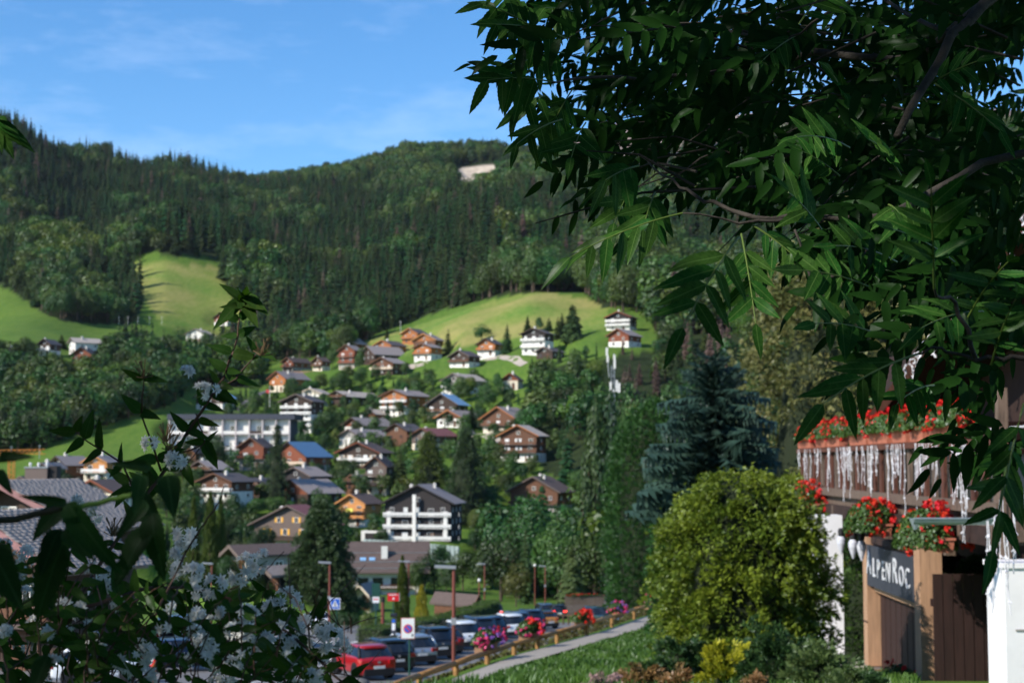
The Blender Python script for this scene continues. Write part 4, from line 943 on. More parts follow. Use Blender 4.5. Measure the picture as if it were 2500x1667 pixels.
NAMED = [
 (445, 1175, 1098, 74, 'dark', 'dark round tree at the left foot of the long apartment block'), (528, 1150, 1066, 60, 'dark', 'dark tree left of the red gabled chalet'), (700, 1085, 1030, 40, 'dark', 'dark tree at the right corner of the long apartment block'),
 (640, 1480, 1400, 90, 'dark', 'dark bush in front of the small dark gabled shed'), (575, 1500, 1405, 100, 'dark', 'dark tree in front of the stone tiled house'), (705, 1500, 1430, 80, 'broad', 'leafy bush left of the very large conifer'),
 (560, 1420, 1350, 60, 'dark', 'dark shrub at the left wall of the stone tiled house'), (770, 1190, 1130, 60, 'dark', 'dark tree right of the wide pale striped roof'), (820, 1300, 1240, 40, 'dark', 'dark tree between the hotel chalet and the orange chalet'), (905, 1420, 1330, 70, 'dark', 'dark tree at the left end of the farmhouse'),
 (1085, 1380, 1330, 60, 'broad', 'bush under the pale retaining wall'), (930, 1330, 1290, 50, 'dark', 'dark bush between the garage and the orange chalet'), (1255, 1230, 1170, 60, 'dark', 'dark tree behind the left end of the planked balcony'), (1420, 1230, 1140, 80, 'broad', 'tree behind the right end of the brown chalet on the ledge'),
 (792, 1075, 996, 74, 'broad', 'large leafy tree right of the tall white block'), (745, 1120, 1050, 60, 'dark', 'dark tree behind the slate blue roof'),
 (848, 1200, 1130, 58, 'dark', 'dark tree under the chalet with cream shutters'), (880, 1215, 1150, 46, 'broad', 'leafy tree beside the balconied grey house'),
 (575, 1305, 1206, 70, 'dark', 'tall dark tree right of the pointed thujas'), (625, 1262, 1212, 60, 'broad', 'leafy tree above the roof of the shuttered chalet'),
 (668, 1258, 1206, 64, 'broad', 'bushy tree under the pale striped roof'), (622, 1214, 1188, 20, 'spruce', 'small round conifer beside the striped roof'),
 (1072, 1000, 948, 60, 'broad', 'tree left of the half hidden white chalet'), (1160, 960, 900, 60, 'dark', 'purple dark tree above the blue roofed chalet'),
 (1130, 985, 920, 62, 'broad', 'leafy tree right of the half hidden white chalet'), (1195, 1010, 930, 56, 'broad', 'tree behind the steep orange verge boards'),
 (1215, 960, 905, 30, 'broad', 'thin tree below the half hidden red chalet'), (1285, 1060, 990, 60, 'broad', 'bright bushy tree right of the steep orange verge boards'),
 (1120, 880, 850, 24, 'broad', 'bush between two orange chalets'), (1022, 880, 850, 34, 'broad', 'round tree beside the lowest orange chalet'),
 (900, 1190, 1170, 30, 'broad', 'bush above the bright orange chalet'), (1052, 1100, 1062, 40, 'broad', 'bush in front of the maroon roof'),
 (1082, 1082, 1042, 34, 'broad', 'bushy tree left of a slim dark spruce'), (992, 1000, 958, 40, 'broad', 'tree right of the cream stair tower'),
 (640, 1040, 1000, 46, 'broad', 'tree on the meadow left of the tall white block'), (600, 1020, 990, 36, 'broad', 'bush beside the lane to the flagpole'),
 (560, 1010, 980, 30, 'broad', 'bush right of the light blue roof'), (770, 1020, 985, 44, 'broad', 'tree under the beige roofed chalet'),
 (905, 1010, 975, 36, 'broad', 'tree left of the orange and white chalet'), (862, 1015, 978, 44, 'broad', 'tree between the beige roof and the cream stair tower'),
 (1230, 1100, 1070, 26, 'broad', 'bush in front of the three storey chalet'), (1205, 1060, 1030, 40, 'broad', 'shrub left of the steep orange verge boards'),
 (470, 1120, 1060, 60, 'dark', 'dark tree at the left end of the long apartment block'), (430, 1180, 1110, 60, 'dark', 'dark tree behind the glazed gable chalet'),
 (600, 1200, 1150, 44, 'dark', 'dark tree below the red gabled chalet'), (560, 1180, 1140, 40, 'broad', 'leafy tree beside the glazed gable chalet'),
 (720, 1100, 1062, 36, 'dark', 'dark bush at the end of the long apartment block'), (840, 1148, 1118, 30, 'broad', 'bush below the cream arched shutters'),
 (1240, 1150, 1110, 50, 'broad', 'leafy tree below the three storey chalet'), (1290, 1160, 1118, 56, 'broad', 'round tree below the three storey chalet'),
 (1172, 1200, 1150, 60, 'broad', 'leafy tree right of the tall dark spruce'), (1195, 1262, 1180, 80, 'dark', 'large dark tree between the chalet block and the brown chalet'),
 (1168, 1310, 1230, 74, 'broad', 'leafy tree at the right end of the chalet block'), (1215, 1330, 1262, 70, 'dark', 'dark tree on the slope under the ledge'),
 (1232, 1200, 1150, 60, 'broad', 'tree left of the brown chalet on the ledge'), (1160, 1345, 1285, 50, 'dark', 'dark bush right of the retaining wall'),
 (1060, 1450, 1330, 90, 'dark', 'dark round tree right of the farmhouse'), (1130, 1440, 1335, 90, 'broad', 'leafy round tree behind the kiosk'),
 (1200, 1430, 1340, 80, 'dark', 'dark leafy tree left of the rock face'), (1015, 1452, 1362, 60, 'broad', 'leafy tree against the farmhouse roof'),
 (1090, 1455, 1370, 60, 'dark', 'dark bush between the two round trees behind the kiosk'),
 (830, 1478, 1420, 60, 'dark', 'dark shrub between the tall conifer and the hut'), (870, 1500, 1452, 70, 'dark', 'low dark shrub in front of the hut'),
 (1378, 1290, 1235, 60, 'dark', 'bush on the slope right of the ledge'), (1262, 1310, 1275, 46, 'broad', 'shrub under the wide planked balcony'), (1330, 1270, 1240, 26, 'lime', 'round yellow green bush beside the planked balcony'),
 (65, 880, 820, 60, 'dark', 'dark tree between the porch chalet and the narrow white chalet'), (128, 905, 862, 44, 'broad', 'tree under the narrow white chalet'),
 (255, 900, 815, 66, 'spruce', 'dark spruce right of the wide beige roof'), (150, 850, 815, 26, 'spruce', 'small spruce between the left hillside chalets'),
 (300, 880, 800, 60, 'broad', 'pale leafy tree at the foot of the ski slope'), (345, 880, 800, 60, 'broad', 'grey green tree below the ski slope'),
 (500, 850, 812, 40, 'broad', 'bush beneath the white stone house on the ski slope'), (478, 848, 818, 20, 'spruce', 'small spruce at the white stone house'),
 (150, 1215, 1140, 60, 'dark', 'dark tree between the honey coloured chalet and the chimney stack'), (240, 1195, 1160, 40, 'broad', 'bush in front of the honey coloured chalet'),
 (330, 1220, 1150, 70, 'dark', 'dark tree left of the glazed gable chalet'), (390, 1240, 1170, 60, 'dark', 'dark tree above the valley road'),
 (560, 1262, 1205, 50, 'dark', 'dark leafy tree right of the white balcony'), (505, 1270, 1215, 40, 'dark', 'dark shrub under the white balcony')]
for px, yb, yt, w_, kd, lb in NAMED:
    if kd == 'lime': P('broad', px, yb, yt, w_, lb, mt=M_['lime'])
    else: P(kd, px, yb, yt, w_, lb)

P('dark', 1500, 1110, 955, 110, 'tall dark tree hiding the foot of the radio mast', D=362)
P('broad', 1550, 1130, 985, 90, 'leafy tree right of the foot of the radio mast', D=358)
P('broad', 1450, 1140, 990, 90, 'leafy tree left of the foot of the radio mast', D=360)
# columnar thujas beside the hotel chalet, the yellow garden cone and the green one
def cone_np(seed, n=2600, w=.2, p=.75, size=.035):
    r = np.random.default_rng(seed); V = []; Fc = []
    for q in range(n):
        z = r.random() ** 1.15; rad = w * (1 - z) ** p * (0.92 + .12 * math.sin(z * 19)) + .004
        if z < .06: rad *= .75
        an = r.uniform(0, 6.28); rad *= r.uniform(.82, 1.06)
        d = np.array([math.cos(an), math.sin(an), .15]); pnt = np.array([d[0] * rad, d[1] * rad, z * .97])
        up = unit(np.array([d[0] * .3, d[1] * .3, 1.0]) + r.normal(size=3) * .25); sd_ = unit(np.cross(up, d + r.normal(size=3) * .6))
        s = size * r.uniform(.6, 1.3); k0 = len(V)
        V.extend([pnt - sd_ * s * .3, pnt + sd_ * s * .3, pnt + up * s * 1.3]); Fc.append((k0, k0 + 1, k0 + 2))
    return np.array(V), np.array(Fc)
M_['golden'] = leafmat('golden conifer', [(0.10, 0.10, 0.005), (0.26, 0.22, 0.012), (0.38, 0.30, 0.02)], trans=.15, gloss=.03, nscale=4, objv=.1)
M_['thuja_dk'] = leafmat('dark thuja', [(0.02, 0.045, 0.006), (0.045, 0.075, 0.010), (0.075, 0.10, 0.014)], trans=.15, gloss=.03, nscale=4, objv=.1)
CONES = [np_mesh('cone_crown', *cone_np(s, 3800), M_['thuja_dk']) for s in range(2)]
P('cone', 470, 1415, 1215, 52, 'columnar dark green thuja, first of three beside the hotel chalet', D=200, mesh=CONES[0], name='thuja')
P('cone', 511, 1425, 1203, 62, 'columnar dark green thuja, tallest and middle of three beside the hotel chalet', D=198, mesh=CONES[1], name='thuja')
P('cone', 536, 1420, 1212, 46, 'columnar dark green thuja, third of three beside the hotel chalet', D=203, mesh=CONES[0], name='thuja')
P('cone', 982, 1502, 1358, 44, 'slender green columnar thuja in front of the farmhouse', D=128, mesh=CONES[1], name='thuja', mt=M_['thuja'])
P('cone', 1029, 1512, 1428, 38, 'small golden yellow conifer shaped like an egg behind the hedge', D=125, mesh=np_mesh('cone_crown', *cone_np(5, 3800, p=.45, size=.03), M_['golden']), name='golden_conifer')

# ------------------------------------------------------------------ woods left and right of the village
def wood(poly, n, Ymin, Ymax, hs, mix, labels, grp, seed, dmin=5.0, dead=None, hlim=None, own=60):
    r = random.Random(seed); got = []; tries = 0
    xs = [p[0] for p in poly]
    while len(got) < n and tries < n * 60:
        tries += 1
        Y = math.sqrt(r.uniform(Ymin ** 2, Ymax ** 2)); px = r.uniform(min(xs), max(xs)); X = ray(px, 1100)[0] * Y
        z = gz(X, Y); qx, qy = proj(X, Y, z)
        if not bool(inpoly(np.array([qx]), np.array([qy]), poly)[0]): continue
        if any((X - a) ** 2 + (Y - b) ** 2 < (c + 2) ** 2 for a, b, c in FOOT): continue
        if any((X - a) ** 2 + (Y - b) ** 2 < dmin ** 2 for a, b in got): continue
        got.append((X, Y)); h = r.uniform(*hs)
        if hlim and hlim(qx, qy, h * F / Y): h *= .6
        k = r.random(); st = random.getstate(); random.seed(int(X * 13 + Y * 7))
        if sum(1 for _ in got) > 0 and (r.random() * n > own * (1.6 if h * F / Y > 90 else .7)):
            kk = 8 if (dead and dead(qx, qy) and r.random() < .55) else (r.randrange(4) if k < mix[0] else (r.randrange(4, 7) if k < mix[2] else 7))
            REST.append((X, Y, z - .3, h * (.95 if kk > 3 else 1.15), kk))
        elif dead and dead(qx, qy) and r.random() < .55:
            put_tree('spruce', X, Y, h, labels['dead'][0], mt=M_['dead'], group=labels['dead'][1], wf=.75, name='dead_spruce')
        elif k < mix[0]: put_tree('spruce', X, Y, h * 1.1, labels['spruce'], group=grp + ', spruces')
        elif k < mix[1]: put_tree('dark', X, Y, h, labels['dark'], group=grp + ', dark leafy trees')
        elif k < mix[2]: put_tree('broad', X, Y, h, labels['broad'], group=grp + ', leafy trees')
        else: put_tree('broad', X, Y, h, labels['lime'], mt=M_['lime'], group=grp + ', light green trees')
        random.setstate(st)
    print('wood', grp, len(got))
wood([(-120, 1135), (-120, 905), (30, 900), (60, 930), (240, 930), (260, 885), (430, 880), (560, 862), (640, 888), (620, 935), (470, 935), (420, 990), (260, 1040), (60, 1112)], 420, 520, 800, (10, 17),
     (.25, .62, .94), {'spruce': 'spruce in the dark wood on the slope left of the village', 'dark': 'dark leafy tree in the wood on the slope left of the village',
      'broad': 'mid green leafy tree in the wood on the slope left of the village', 'lime': 'light green tree in the wood on the slope left of the village'}, 'wood left of the village', 3, own=36)
RW = [(1335, 1160), (1300, 1090), (1290, 1000), (1255, 905), (1300, 885), (1480, 868), (1590, 850), (1700, 800), (2100, 700), (2520, 700), (2520, 1470), (1560, 1470), (1230, 1462), (1190, 1400), (1180, 1340), (1240, 1300), (1420, 1295), (1450, 1240), (1410, 1190)]
wood(RW, 640, 210, 690, (10, 17), (.3, .55, .9), {'spruce': 'spruce in the steep mixed wood right of the village', 'dark': 'dark leafy tree in the steep wood right of the village',
      'broad': 'mid green leafy tree in the steep wood right of the village', 'lime': 'light green tree in the steep wood right of the village',
      'dead': ('brown dead spruce standing among green trees under the highest chalets', 'dead spruces')}, 'wood right of the village', 5, dmin=5.2, own=78,
      dead=lambda x, y: (1480 < x < 1780 and y < 1010) or (1450 < x < 1560 and 960 < y < 1080), hlim=lambda x, y, hp: y - hp < 862 and x < 1620)
wood([(1180, 1475), (1210, 1400), (1280, 1345), (1420, 1330), (1700, 1330), (1700, 1478)], 34, 200, 300, (9, 13), (.3, .7, .93), {'spruce': 'spruce on the bank behind the car park', 'dark': 'dark leafy tree on the bank behind the car park',
      'broad': 'leafy tree on the bank behind the car park', 'lime': 'light green tree on the bank behind the car park'}, 'bank behind the car park', 8, dmin=5)
P('wide', 1396, 1462, 1330, 80, 'pale green tiered spruce behind the car park street', D=205, mt=leafmat('pale spruce', [(0.03, 0.06, .015), (.07, .105, .03), (.11, .14, .045)], trans=.15, gloss=.03, nscale=3, objv=.1))
P('broad', 1260, 1450, 1380, 70, 'olive leafy tree left of the pale tiered spruce', D=210, mt=leafmat('olive leaves', [(0.03, 0.045, .008), (.07, .09, .015), (.12, .12, .02)], trans=.2, gloss=.03, nscale=3, objv=.1))
wood([(440, 1190), (560, 1000), (700, 900), (900, 900), (1330, 1000), (1330, 1260), (900, 1330), (440, 1400)], 460, 320, 700, (4.5, 8.5), (.25, .78, .96), {'spruce': 'small spruce in a village garden', 'dark': 'small dark tree in a village garden',
      'broad': 'small leafy tree in a village garden', 'lime': 'small light green tree in a village garden'}, 'village gardens', 21, dmin=4.2, own=60)
wood([(0, 1420), (0, 1225), (300, 1240), (460, 1250), (600, 1330), (640, 1400), (440, 1440)], 36, 240, 420, (6, 10), (.2, .6, .95), {'spruce': 'spruce beside the valley road on the left', 'dark': 'dark tree beside the valley road on the left',
      'broad': 'leafy tree beside the valley road on the left', 'lime': 'light green tree beside the valley road on the left'}, 'valley road', 23, dmin=6)

_r = np.array(REST); spread('mixed_wood', 'continuous mixed wood on the slopes left and right of the village', _r[:, :2], _r[:, 2], _r[:, 3], _r[:, 4].astype(int))
# rock face under the ledge
rk = thing('rock_face', 'bare grey rock face under the ledge of the brown chalet', 'rock', at(1270, 1350, 392)); b = MB(); r = random.Random(4)
nx, nz_ = 16, 9; pts = []
for i in range(nx):
    for j in range(nz_):
        px = 1208 + 102 * i / (nx - 1); py = 1352 - (74 - 26 * abs(i / (nx - 1) - .5)) * j / (nz_ - 1)
        p = at(px, py, 382 + 1.3 * j + r.uniform(-1.2, 1.2)); pts.append(p - rk.location)
fs = [(i * nz_ + j, (i + 1) * nz_ + j, (i + 1) * nz_ + j + 1, i * nz_ + j + 1) for i in range(nx - 1) for j in range(nz_ - 1)]
b.add(pts, fs); b.build('face', mat('grey rock', (.17, .165, .165), .9, noise=.4, scale=.8, bump=.5), rk)

# ------------------------------------------------------------------ masts, flagpole, crane
MA_ = thing('radio_mast', 'white antenna mast on a lattice rising from the wood', 'antenna mast', at(1497, 1060, 380)); k = ppm(380)
b = MB()
for x in (-.5, .5):
    for y in (-.4, .4): b.tube([(x, y, -3), (x * .7, y * .7, 17)], .1, 5)
for i in range(10): b.tube([(-.5, -.4, i * 1.7), (.45, -.4, i * 1.7 + 1.7)], .05, 4); b.tube([(.5, -.4, i * 1.7), (-.45, .4, i * 1.7 + 1.7)], .05, 4)
b.tube([(-.9, 0, 14), (-1.5, 0, 20.5)], .12, 5); b.tube([(.3, 0, 14), (.3, 0, 20)], .12, 5); b.build('lattice', M_['metal'], MA_)
for x, z, h in ((-1.5, 20.4, 2.0), (-1.3, 18.6, 1.6), (.35, 19, 1.3), (.4, 17.3, 2.2), (-.6, 11.6, 2.6), (.9, 11.9, 2.9), (1.5, 11.5, 2.4), (0.1, 10.6, 1.0)):
    MB().box((x, -.5, z), (.5, .4, h)).build('antenna', M_['frame_w'], MA_)
fl = thing('flagpole', 'white flagpole with a red and white flag by the bright orange chalet', 'flagpole', at(658, 988, 612))
MB().tube([(0, 0, -1), (0, 0, 7.5)], .09, 6).build('pole', M_['frame_w'], fl)
MB().box((-.75, 0, 5.4), (1.4, .04, 1.3), ry=.35).build('flag', mat('red flag', (.55, .06, .06), .8), fl)
def pole(px, yt, yb, D, label, r=.1, m='metal'):
    t = thing('utility_pole', label, 'pole', at(px, yb, D)); h = (yb - yt) / ppm(D)
    MB().tube([(0, 0, -1.5), (0, 0, h)], [r, r * .7], 6).build('mast', M_[m], t); MB().box((0, 0, h - .5), (1.1, .12, .12)).build('crossarm', M_[m], t); return t
pole(275, 990, 1032, dist_at(275, 1032), 'pale pole on the field edge above the valley', .14, 'frame_w')
pole(978, 783, 812, dist_at(978, 812), 'white pole on the meadow above the orange chalets', .12, 'frame_w')
pole(96, 1085, 1120, dist_at(96, 1120), 'grey pole on the field at the left', .12)
pole(27, 1088, 1125, dist_at(27, 1125), 'tall grey pole behind the crane', .12)
for i, x in enumerate((290, 312, 337, 365, 395)): pole(x, 772, 792, dist_at(x, 793), 'thin white pole of the ski lift, %s from the left' % ['first', 'second', 'third', 'fourth', 'fifth'][i], .1, 'frame_w')
cr = thing('tower_crane', 'orange lattice tower crane at the left edge', 'crane', at(26, 1215, 300)); mo = mat('orange steel', (.6, .22, .04), .5); k = ppm(300)
b = MB()
for x in (-.5, .5):
    for y in (-.5, .5): b.tube([(x, y, -2), (x, y, 8.4)], .09, 4)
for i in range(9): b.tube([(-.5, -.5, i), (.5, -.5, i + 1)], .05, 4); b.tube([(.5, -.5, i), (-.5, -.5, i + 1)], .05, 4)
b.build('mast', mo, cr)
b = MB()
for z, y in ((8.3, -.4), (8.3, .4), (9.2, 0)): b.tube([(-3, y, z), (6.5, y, z + .2)], .06, 4)
for i in range(9): b.tube([(-3 + i, -.4, 8.3 + i * .02), (-2.5 + i, 0, 9.2 + i * .02)], .04, 4); b.tube([(-2.5 + i, 0, 9.2 + i * .02), (-2 + i, -.4, 8.3 + i * .02)], .04, 4)
b.build('jib', mo, cr)

# lanes between the houses
m_road = mat('asphalt', (0.155, 0.15, 0.15), .9, noise=.15, scale=1.2); m_track = mat('pale gravel', (.36, .31, .26), .95, noise=.2, scale=2)
def lane(name, label, pts, w, m, lift=.12, n=8):
    P3 = [at(px, py, dist_at(px, py)) for px, py in pts]; Q = []
    for i in range(len(P3) - 1):
        for j in range(n): Q.append(P3[i].lerp(P3[i + 1], j / n))
    Q.append(P3[-1]); V = []; 
    for i, q in enumerate(Q):
        d = (Q[min(i + 1, len(Q) - 1)] - Q[max(i - 1, 0)]); d.z = 0; d.normalize(); s = Vector((-d.y, d.x, 0)) * w / 2
        for e in (-1, 1): p = q + s * e; V.append((p.x, p.y, gz(p.x, p.y) + lift))
    b = MB(); b.add(V, [(2 * i, 2 * i + 2, 2 * i + 3, 2 * i + 1) for i in range(len(Q) - 1)]); o = b.build(name, m); setk(o, label, kind='structure')
lane('lane', 'grey lane climbing the left meadow', [(575, 1008), (600, 985), (632, 962), (665, 950)], 4, m_road)
lane('lane', 'pale lane below the bare earth bank', [(1190, 876), (1230, 872), (1262, 880), (1280, 890)], 3.5, m_track)
lane('lane', 'lane beside the clipped hedge', [(1120, 1040), (1150, 1062), (1210, 1075), (1260, 1078)], 3.5, m_track)
lane('lane', 'track below the orange chalets', [(940, 905), (1000, 895), (1040, 888)], 3, m_track)
bank = thing('stone_wall', 'low reddish stone wall below the dark red chalet', 'wall', at(740, 910, dist_at(740, 910)))
MB().box((0, 0, 0), (13, .5, 1.6)).build('wall', mat('reddish stone', (.34, .2, .14), .9, noise=.3), bank)
hd = thing('clipped_hedge', 'clipped green hedge in front of the cream and brown chalet', 'hedge', at(1226, 1066, dist_at(1226, 1066)))
V, Fc = broad_np(77, 2500, .05, rx=.5, rz=.5, cz=.5, lumps=1); V2 = V.copy(); V2[:, :2] = np.sign(V2[:, :2]) * np.abs(V2[:, :2]) ** .6
hm = np_mesh('hedge_leaves', V2, Fc, M_['broad']); link('leaves', hm, hd, scale=(7.5, 1.2, 2.2))
# ------------------------------------------------------------------ street and car park
def ZP(Y): return float(z_park(Y))
def sheet(name, label, poly_xy, m, lift, zf=None, step=3.0):
    """flat sheet over a polygon, cut into strips along Y so that it follows the slope"""
    ys = [p[1] for p in poly_xy]; y0, y1 = min(ys), max(ys); n = max(2, int((y1 - y0) / step)); V = []
    def xs_at(y):
        xs = []
        for i in range(len(poly_xy)):
            (xa, ya), (xb, yb) = poly_xy[i], poly_xy[(i + 1) % len(poly_xy)]
            if (ya <= y < yb) or (yb <= y < ya): xs.append(xa + (y - ya) / (yb - ya) * (xb - xa))
        return (min(xs), max(xs)) if xs else None
    for i in range(n + 1):
        y = y0 + (y1 - y0) * i / n; q = xs_at(min(max(y, y0 + 1e-3), y1 - 1e-3))
        if q is None: q = (0, 0)
        for j in range(9):
            x = q[0] + (q[1] - q[0]) * j / 8; V.append((x, y, (zf(x, y) if zf else ZP(y)) + lift))
    b = MB(); b.add(V, [(i * 9 + j, i * 9 + j + 1, (i + 1) * 9 + j + 1, (i + 1) * 9 + j) for i in range(n) for j in range(8)])
    o = b.build(name, m); setk(o, label, kind='structure'); return o
mx = lambda px, Y: (px - 1250) / F * Y / cp * 1.0
sheet('car_park', 'grey asphalt car park and street running away down the valley', [(-30, 52), (-3.6, 52), (0.2, 70), (3.8, 82), (8.5, 100), (16, 128), (24, 150), (6, 152), (-30, 152)], m_road, .04)
lane('street', 'street curving away behind the parked cars', [(1330, 1500), (1420, 1478), (1500, 1455), (1590, 1440)], 8, m_road, lift=.2)
m_line = mat('white road paint', (.62, .62, .6), .8, noise=.15)
for (x0, y0, x1, y1, w_) in [(-21, 88, -9.8, 96, .15), (-24, 95, -11, 103, .15), (-12, 60, -9.5, 80, .15)]:
    d = Vector((x1 - x0, y1 - y0, 0)); s_ = Vector((-d.y, d.x, 0)).normalized() * w_ / 2; V = []
    for t in (0, .5, 1):
        for e in (-1, 1): p = Vector((x0, y0, 0)) + d * t + s_ * e; V.append((p.x, p.y, ZP(p.y) + .048))
    o = MB().add(V, [(0, 1, 3, 2), (2, 3, 5, 4)]).build('road_marking', m_line); setk(o, 'white painted line on the street', kind='structure')
for i in range(6):
    x = -15.5 + i * .9; y = 104 + i * .25
    o = MB().add([(x, y, ZP(y) + .048), (x + .5, y, ZP(y) + .048), (x + .5, y + 3, ZP(y + 3) + .048), (x, y + 3, ZP(y + 3) + .048)], [(0, 1, 2, 3)]).build('road_marking', m_line); setk(o, 'white crossing stripe on the street', kind='structure')
# concrete path along the fence
V = []; n = 60
for i in range(n + 1):
    y = 30 + (118 - 30) * i / n; x = float(path_x(y)); 
    for e in (-.75, .75):
        X_ = x + .25 + e; V.append((X_, y, gz(X_, y) + .09))
o = MB().add(V, [(2 * i, 2 * i + 1, 2 * i + 3, 2 * i + 2) for i in range(n)]).build('path', mat('concrete path', (.30, .27, .235), .95, noise=.15, scale=3)); setk(o, 'pale concrete footpath beside the log fence', kind='structure')

# ------------------------------------------------------------------ cars
def paint(n, c, met=.3): return mat(n, c, .28, metal=met, coat=1.0, spec=.5)
PT = {'red': paint('red paint', (.45, .008, .012)), 'black': paint('black paint', (.008, .009, .012)), 'navy': paint('dark blue paint', (.008, .014, .04)), 'silver': paint('silver paint', (.38, .41, .45), .6),
      'white': paint('white paint', (.78, .8, .82), 0), 'wine': paint('wine red paint', (.10, .008, .014)), 'orange': paint('amber paint', (.55, .2, .012)), 'blue': paint('steel blue paint', (.06, .10, .16)), 'dgreen': paint('dark petrol paint', (.015, .04, .04))}
m_cg = mat('car glass', (.01, .012, .016), .05, spec=.9); m_tyre = mat('tyre rubber', (.015, .015, .015), .85); m_rim = mat('alloy rim', (.35, .35, .36), .3, metal=.8)
m_tail = mat('tail lamp', (.35, .004, .006), .2, spec=.8); m_brake = mat('lit brake lamp', (.8, .02, .02), .3, emit=((1, .05, .03), 3)); m_head = mat('headlamp', (.7, .72, .75), .1, spec=.8); m_headlit = mat('lit headlamp', (.9, .9, .9), .2, emit=((1, .95, .85), 3))
m_plate = mat('number plate', (.7, .7, .68), .5); m_trim = mat('black plastic', (.015, .015, .017), .6); m_chrome = mat('chrome', (.6, .6, .62), .12, metal=1)
def car_meshes(kind):
    """profile lists: along y (0 rear .. L front): (y, half width, z belt) for the body, and the greenhouse outline"""
    K = {'hatch': (4.05, 1.74, 1.45), 'wagon': (4.6, 1.84, 1.47), 'suv': (4.5, 1.88, 1.68), 'van': (5.1, 2.0, 2.35), 'coupe': (4.75, 1.92, 1.37), 'minivan': (4.7, 1.86, 1.78)}[kind]
    L, W, H = K; w2 = W / 2
    belt = {'hatch': .98, 'wagon': .96, 'suv': 1.08, 'van': 1.35, 'coupe': .92, 'minivan': 1.12}[kind]
    # body lower shell: stations
    fr = {'hatch': .70, 'wagon': .72, 'suv': .92, 'van': 1.1, 'coupe': .68, 'minivan': .9}[kind]
    st = [(0, .80, .34, belt * .62), (.06, .90, .27, belt * .86), (.25, .97, .22, belt * .98), (.9, 1.0, .20, belt), (L * .45, 1.0, .19, belt), (L * .68, 1.0, .2, belt * .97), (L * .8, .985, .21, belt * .5 + fr * .5 + .06), (L * .92, .95, .22, fr + .04), (L - .12, .86, .25, fr * .9), (L, .74, .34, fr * .72)]
    V = []; n = 12
    for y, wf, zb, zt in st:
        ww = w2 * wf; zm = zb + (zt - zb) * .55
        ring = [(-ww * .86, zb), (-ww, zb + .12), (-ww * 1.0, zm), (-ww * .985, zt - .06), (-ww * .93, zt), (-ww * .4, zt + .02), (ww * .4, zt + .02), (ww * .93, zt), (ww * .985, zt - .06), (ww, zm), (ww, zb + .12), (ww * .86, zb)]
        V += [(a, y, b_) for a, b_ in ring]
    Fs = [(i * n + k, i * n + (k + 1) % n, (i + 1) * n + (k + 1) % n, (i + 1) * n + k) for i in range(len(st) - 1) for k in range(n)]
    Fs += [tuple(range(n))[::-1], tuple((len(st) - 1) * n + k for k in range(n))]
    body = MB().add(V, Fs)
    # greenhouse
    G = {'hatch': (.22, .62, L * .50, L * .70), 'wagon': (.12, .55, L * .5, L * .69), 'suv': (.14, .45, L * .5, L * .68), 'van': (.03, .12, L * .72, L * .84), 'coupe': (.35, 1.35, L * .48, L * .70), 'minivan': (.1, .35, L * .56, L * .78)}[kind]
    yr, yt, yf, yw = G; tw = w2 * {'van': .88, 'coupe': .70}.get(kind, .76); bw = w2 * .94
    gh = MB()
    def gring(z, t, pad=0):
        ya = yr + (yt - yr) * t; yb = yw + (yf - yw) * t; w_ = bw + (tw - bw) * t
        return [(-w_ * .9, ya, z), (-w_, ya + .22 * (1 - .3 * t), z), (-w_, yb - .35, z), (-w_ * .82, yb, z), (w_ * .82, yb, z), (w_, yb - .35, z), (w_, ya + .22 * (1 - .3 * t), z), (w_ * .9, ya, z)]
    zs = [belt - .04, belt + (H - belt) * .45, H - .09]
    V = []
    for z, t in zip(zs, (0, .5, .93)): V += gring(z, t)
    gh.add(V, [(i * 8 + k, i * 8 + (k + 1) % 8, (i + 1) * 8 + (k + 1) % 8, (i + 1) * 8 + k) for i in range(2) for k in range(8)])
    roof = MB(); V = gring(H - .10, .91) + [(x * .97, y, z + .06) for x, y, z in gring(H - .10, 1.0)] + [(x * .8, y * .9 + (yt + yf) * .05, z + .1) for x, y, z in gring(H - .10, 1.0)]
    roof.add(V, [(i * 8 + k, i * 8 + (k + 1) % 8, (i + 1) * 8 + (k + 1) % 8, (i + 1) * 8 + k) for i in range(2) for k in range(8)] + [tuple(range(7, -1, -1)), tuple(range(16, 24))])
    # pillars
    pl = MB()
    for s in (-1, 1):
        for (yb, ytop, r) in ((yr + .1, yt + .13, .065 if kind != 'van' else .12), (yw - .1, yf - .02, .035), ((yr + yw) / 2, (yt + yf) / 2, .035)):
            pl.tube([(s * bw * .985, yb, belt - .04), (s * (bw + tw) / 2 * 1.0, (yb + ytop) / 2, (belt + H) / 2), (s * tw * 1.0, ytop, H - .06)], r, 5)
        if kind in ('van',): pl.box((s * bw * .95, L * .33, (belt + H) / 2 - .05), (.08, L * .62, H - belt - .1))
    if kind == 'van': pl.box((0, .1, (belt + H) / 2 - .02), (2 * bw * .9, .1, H - belt - .12))
    return L, W, H, belt, fr, body, gh, roof, pl, G
_cars = {}
wheel = MB(); 
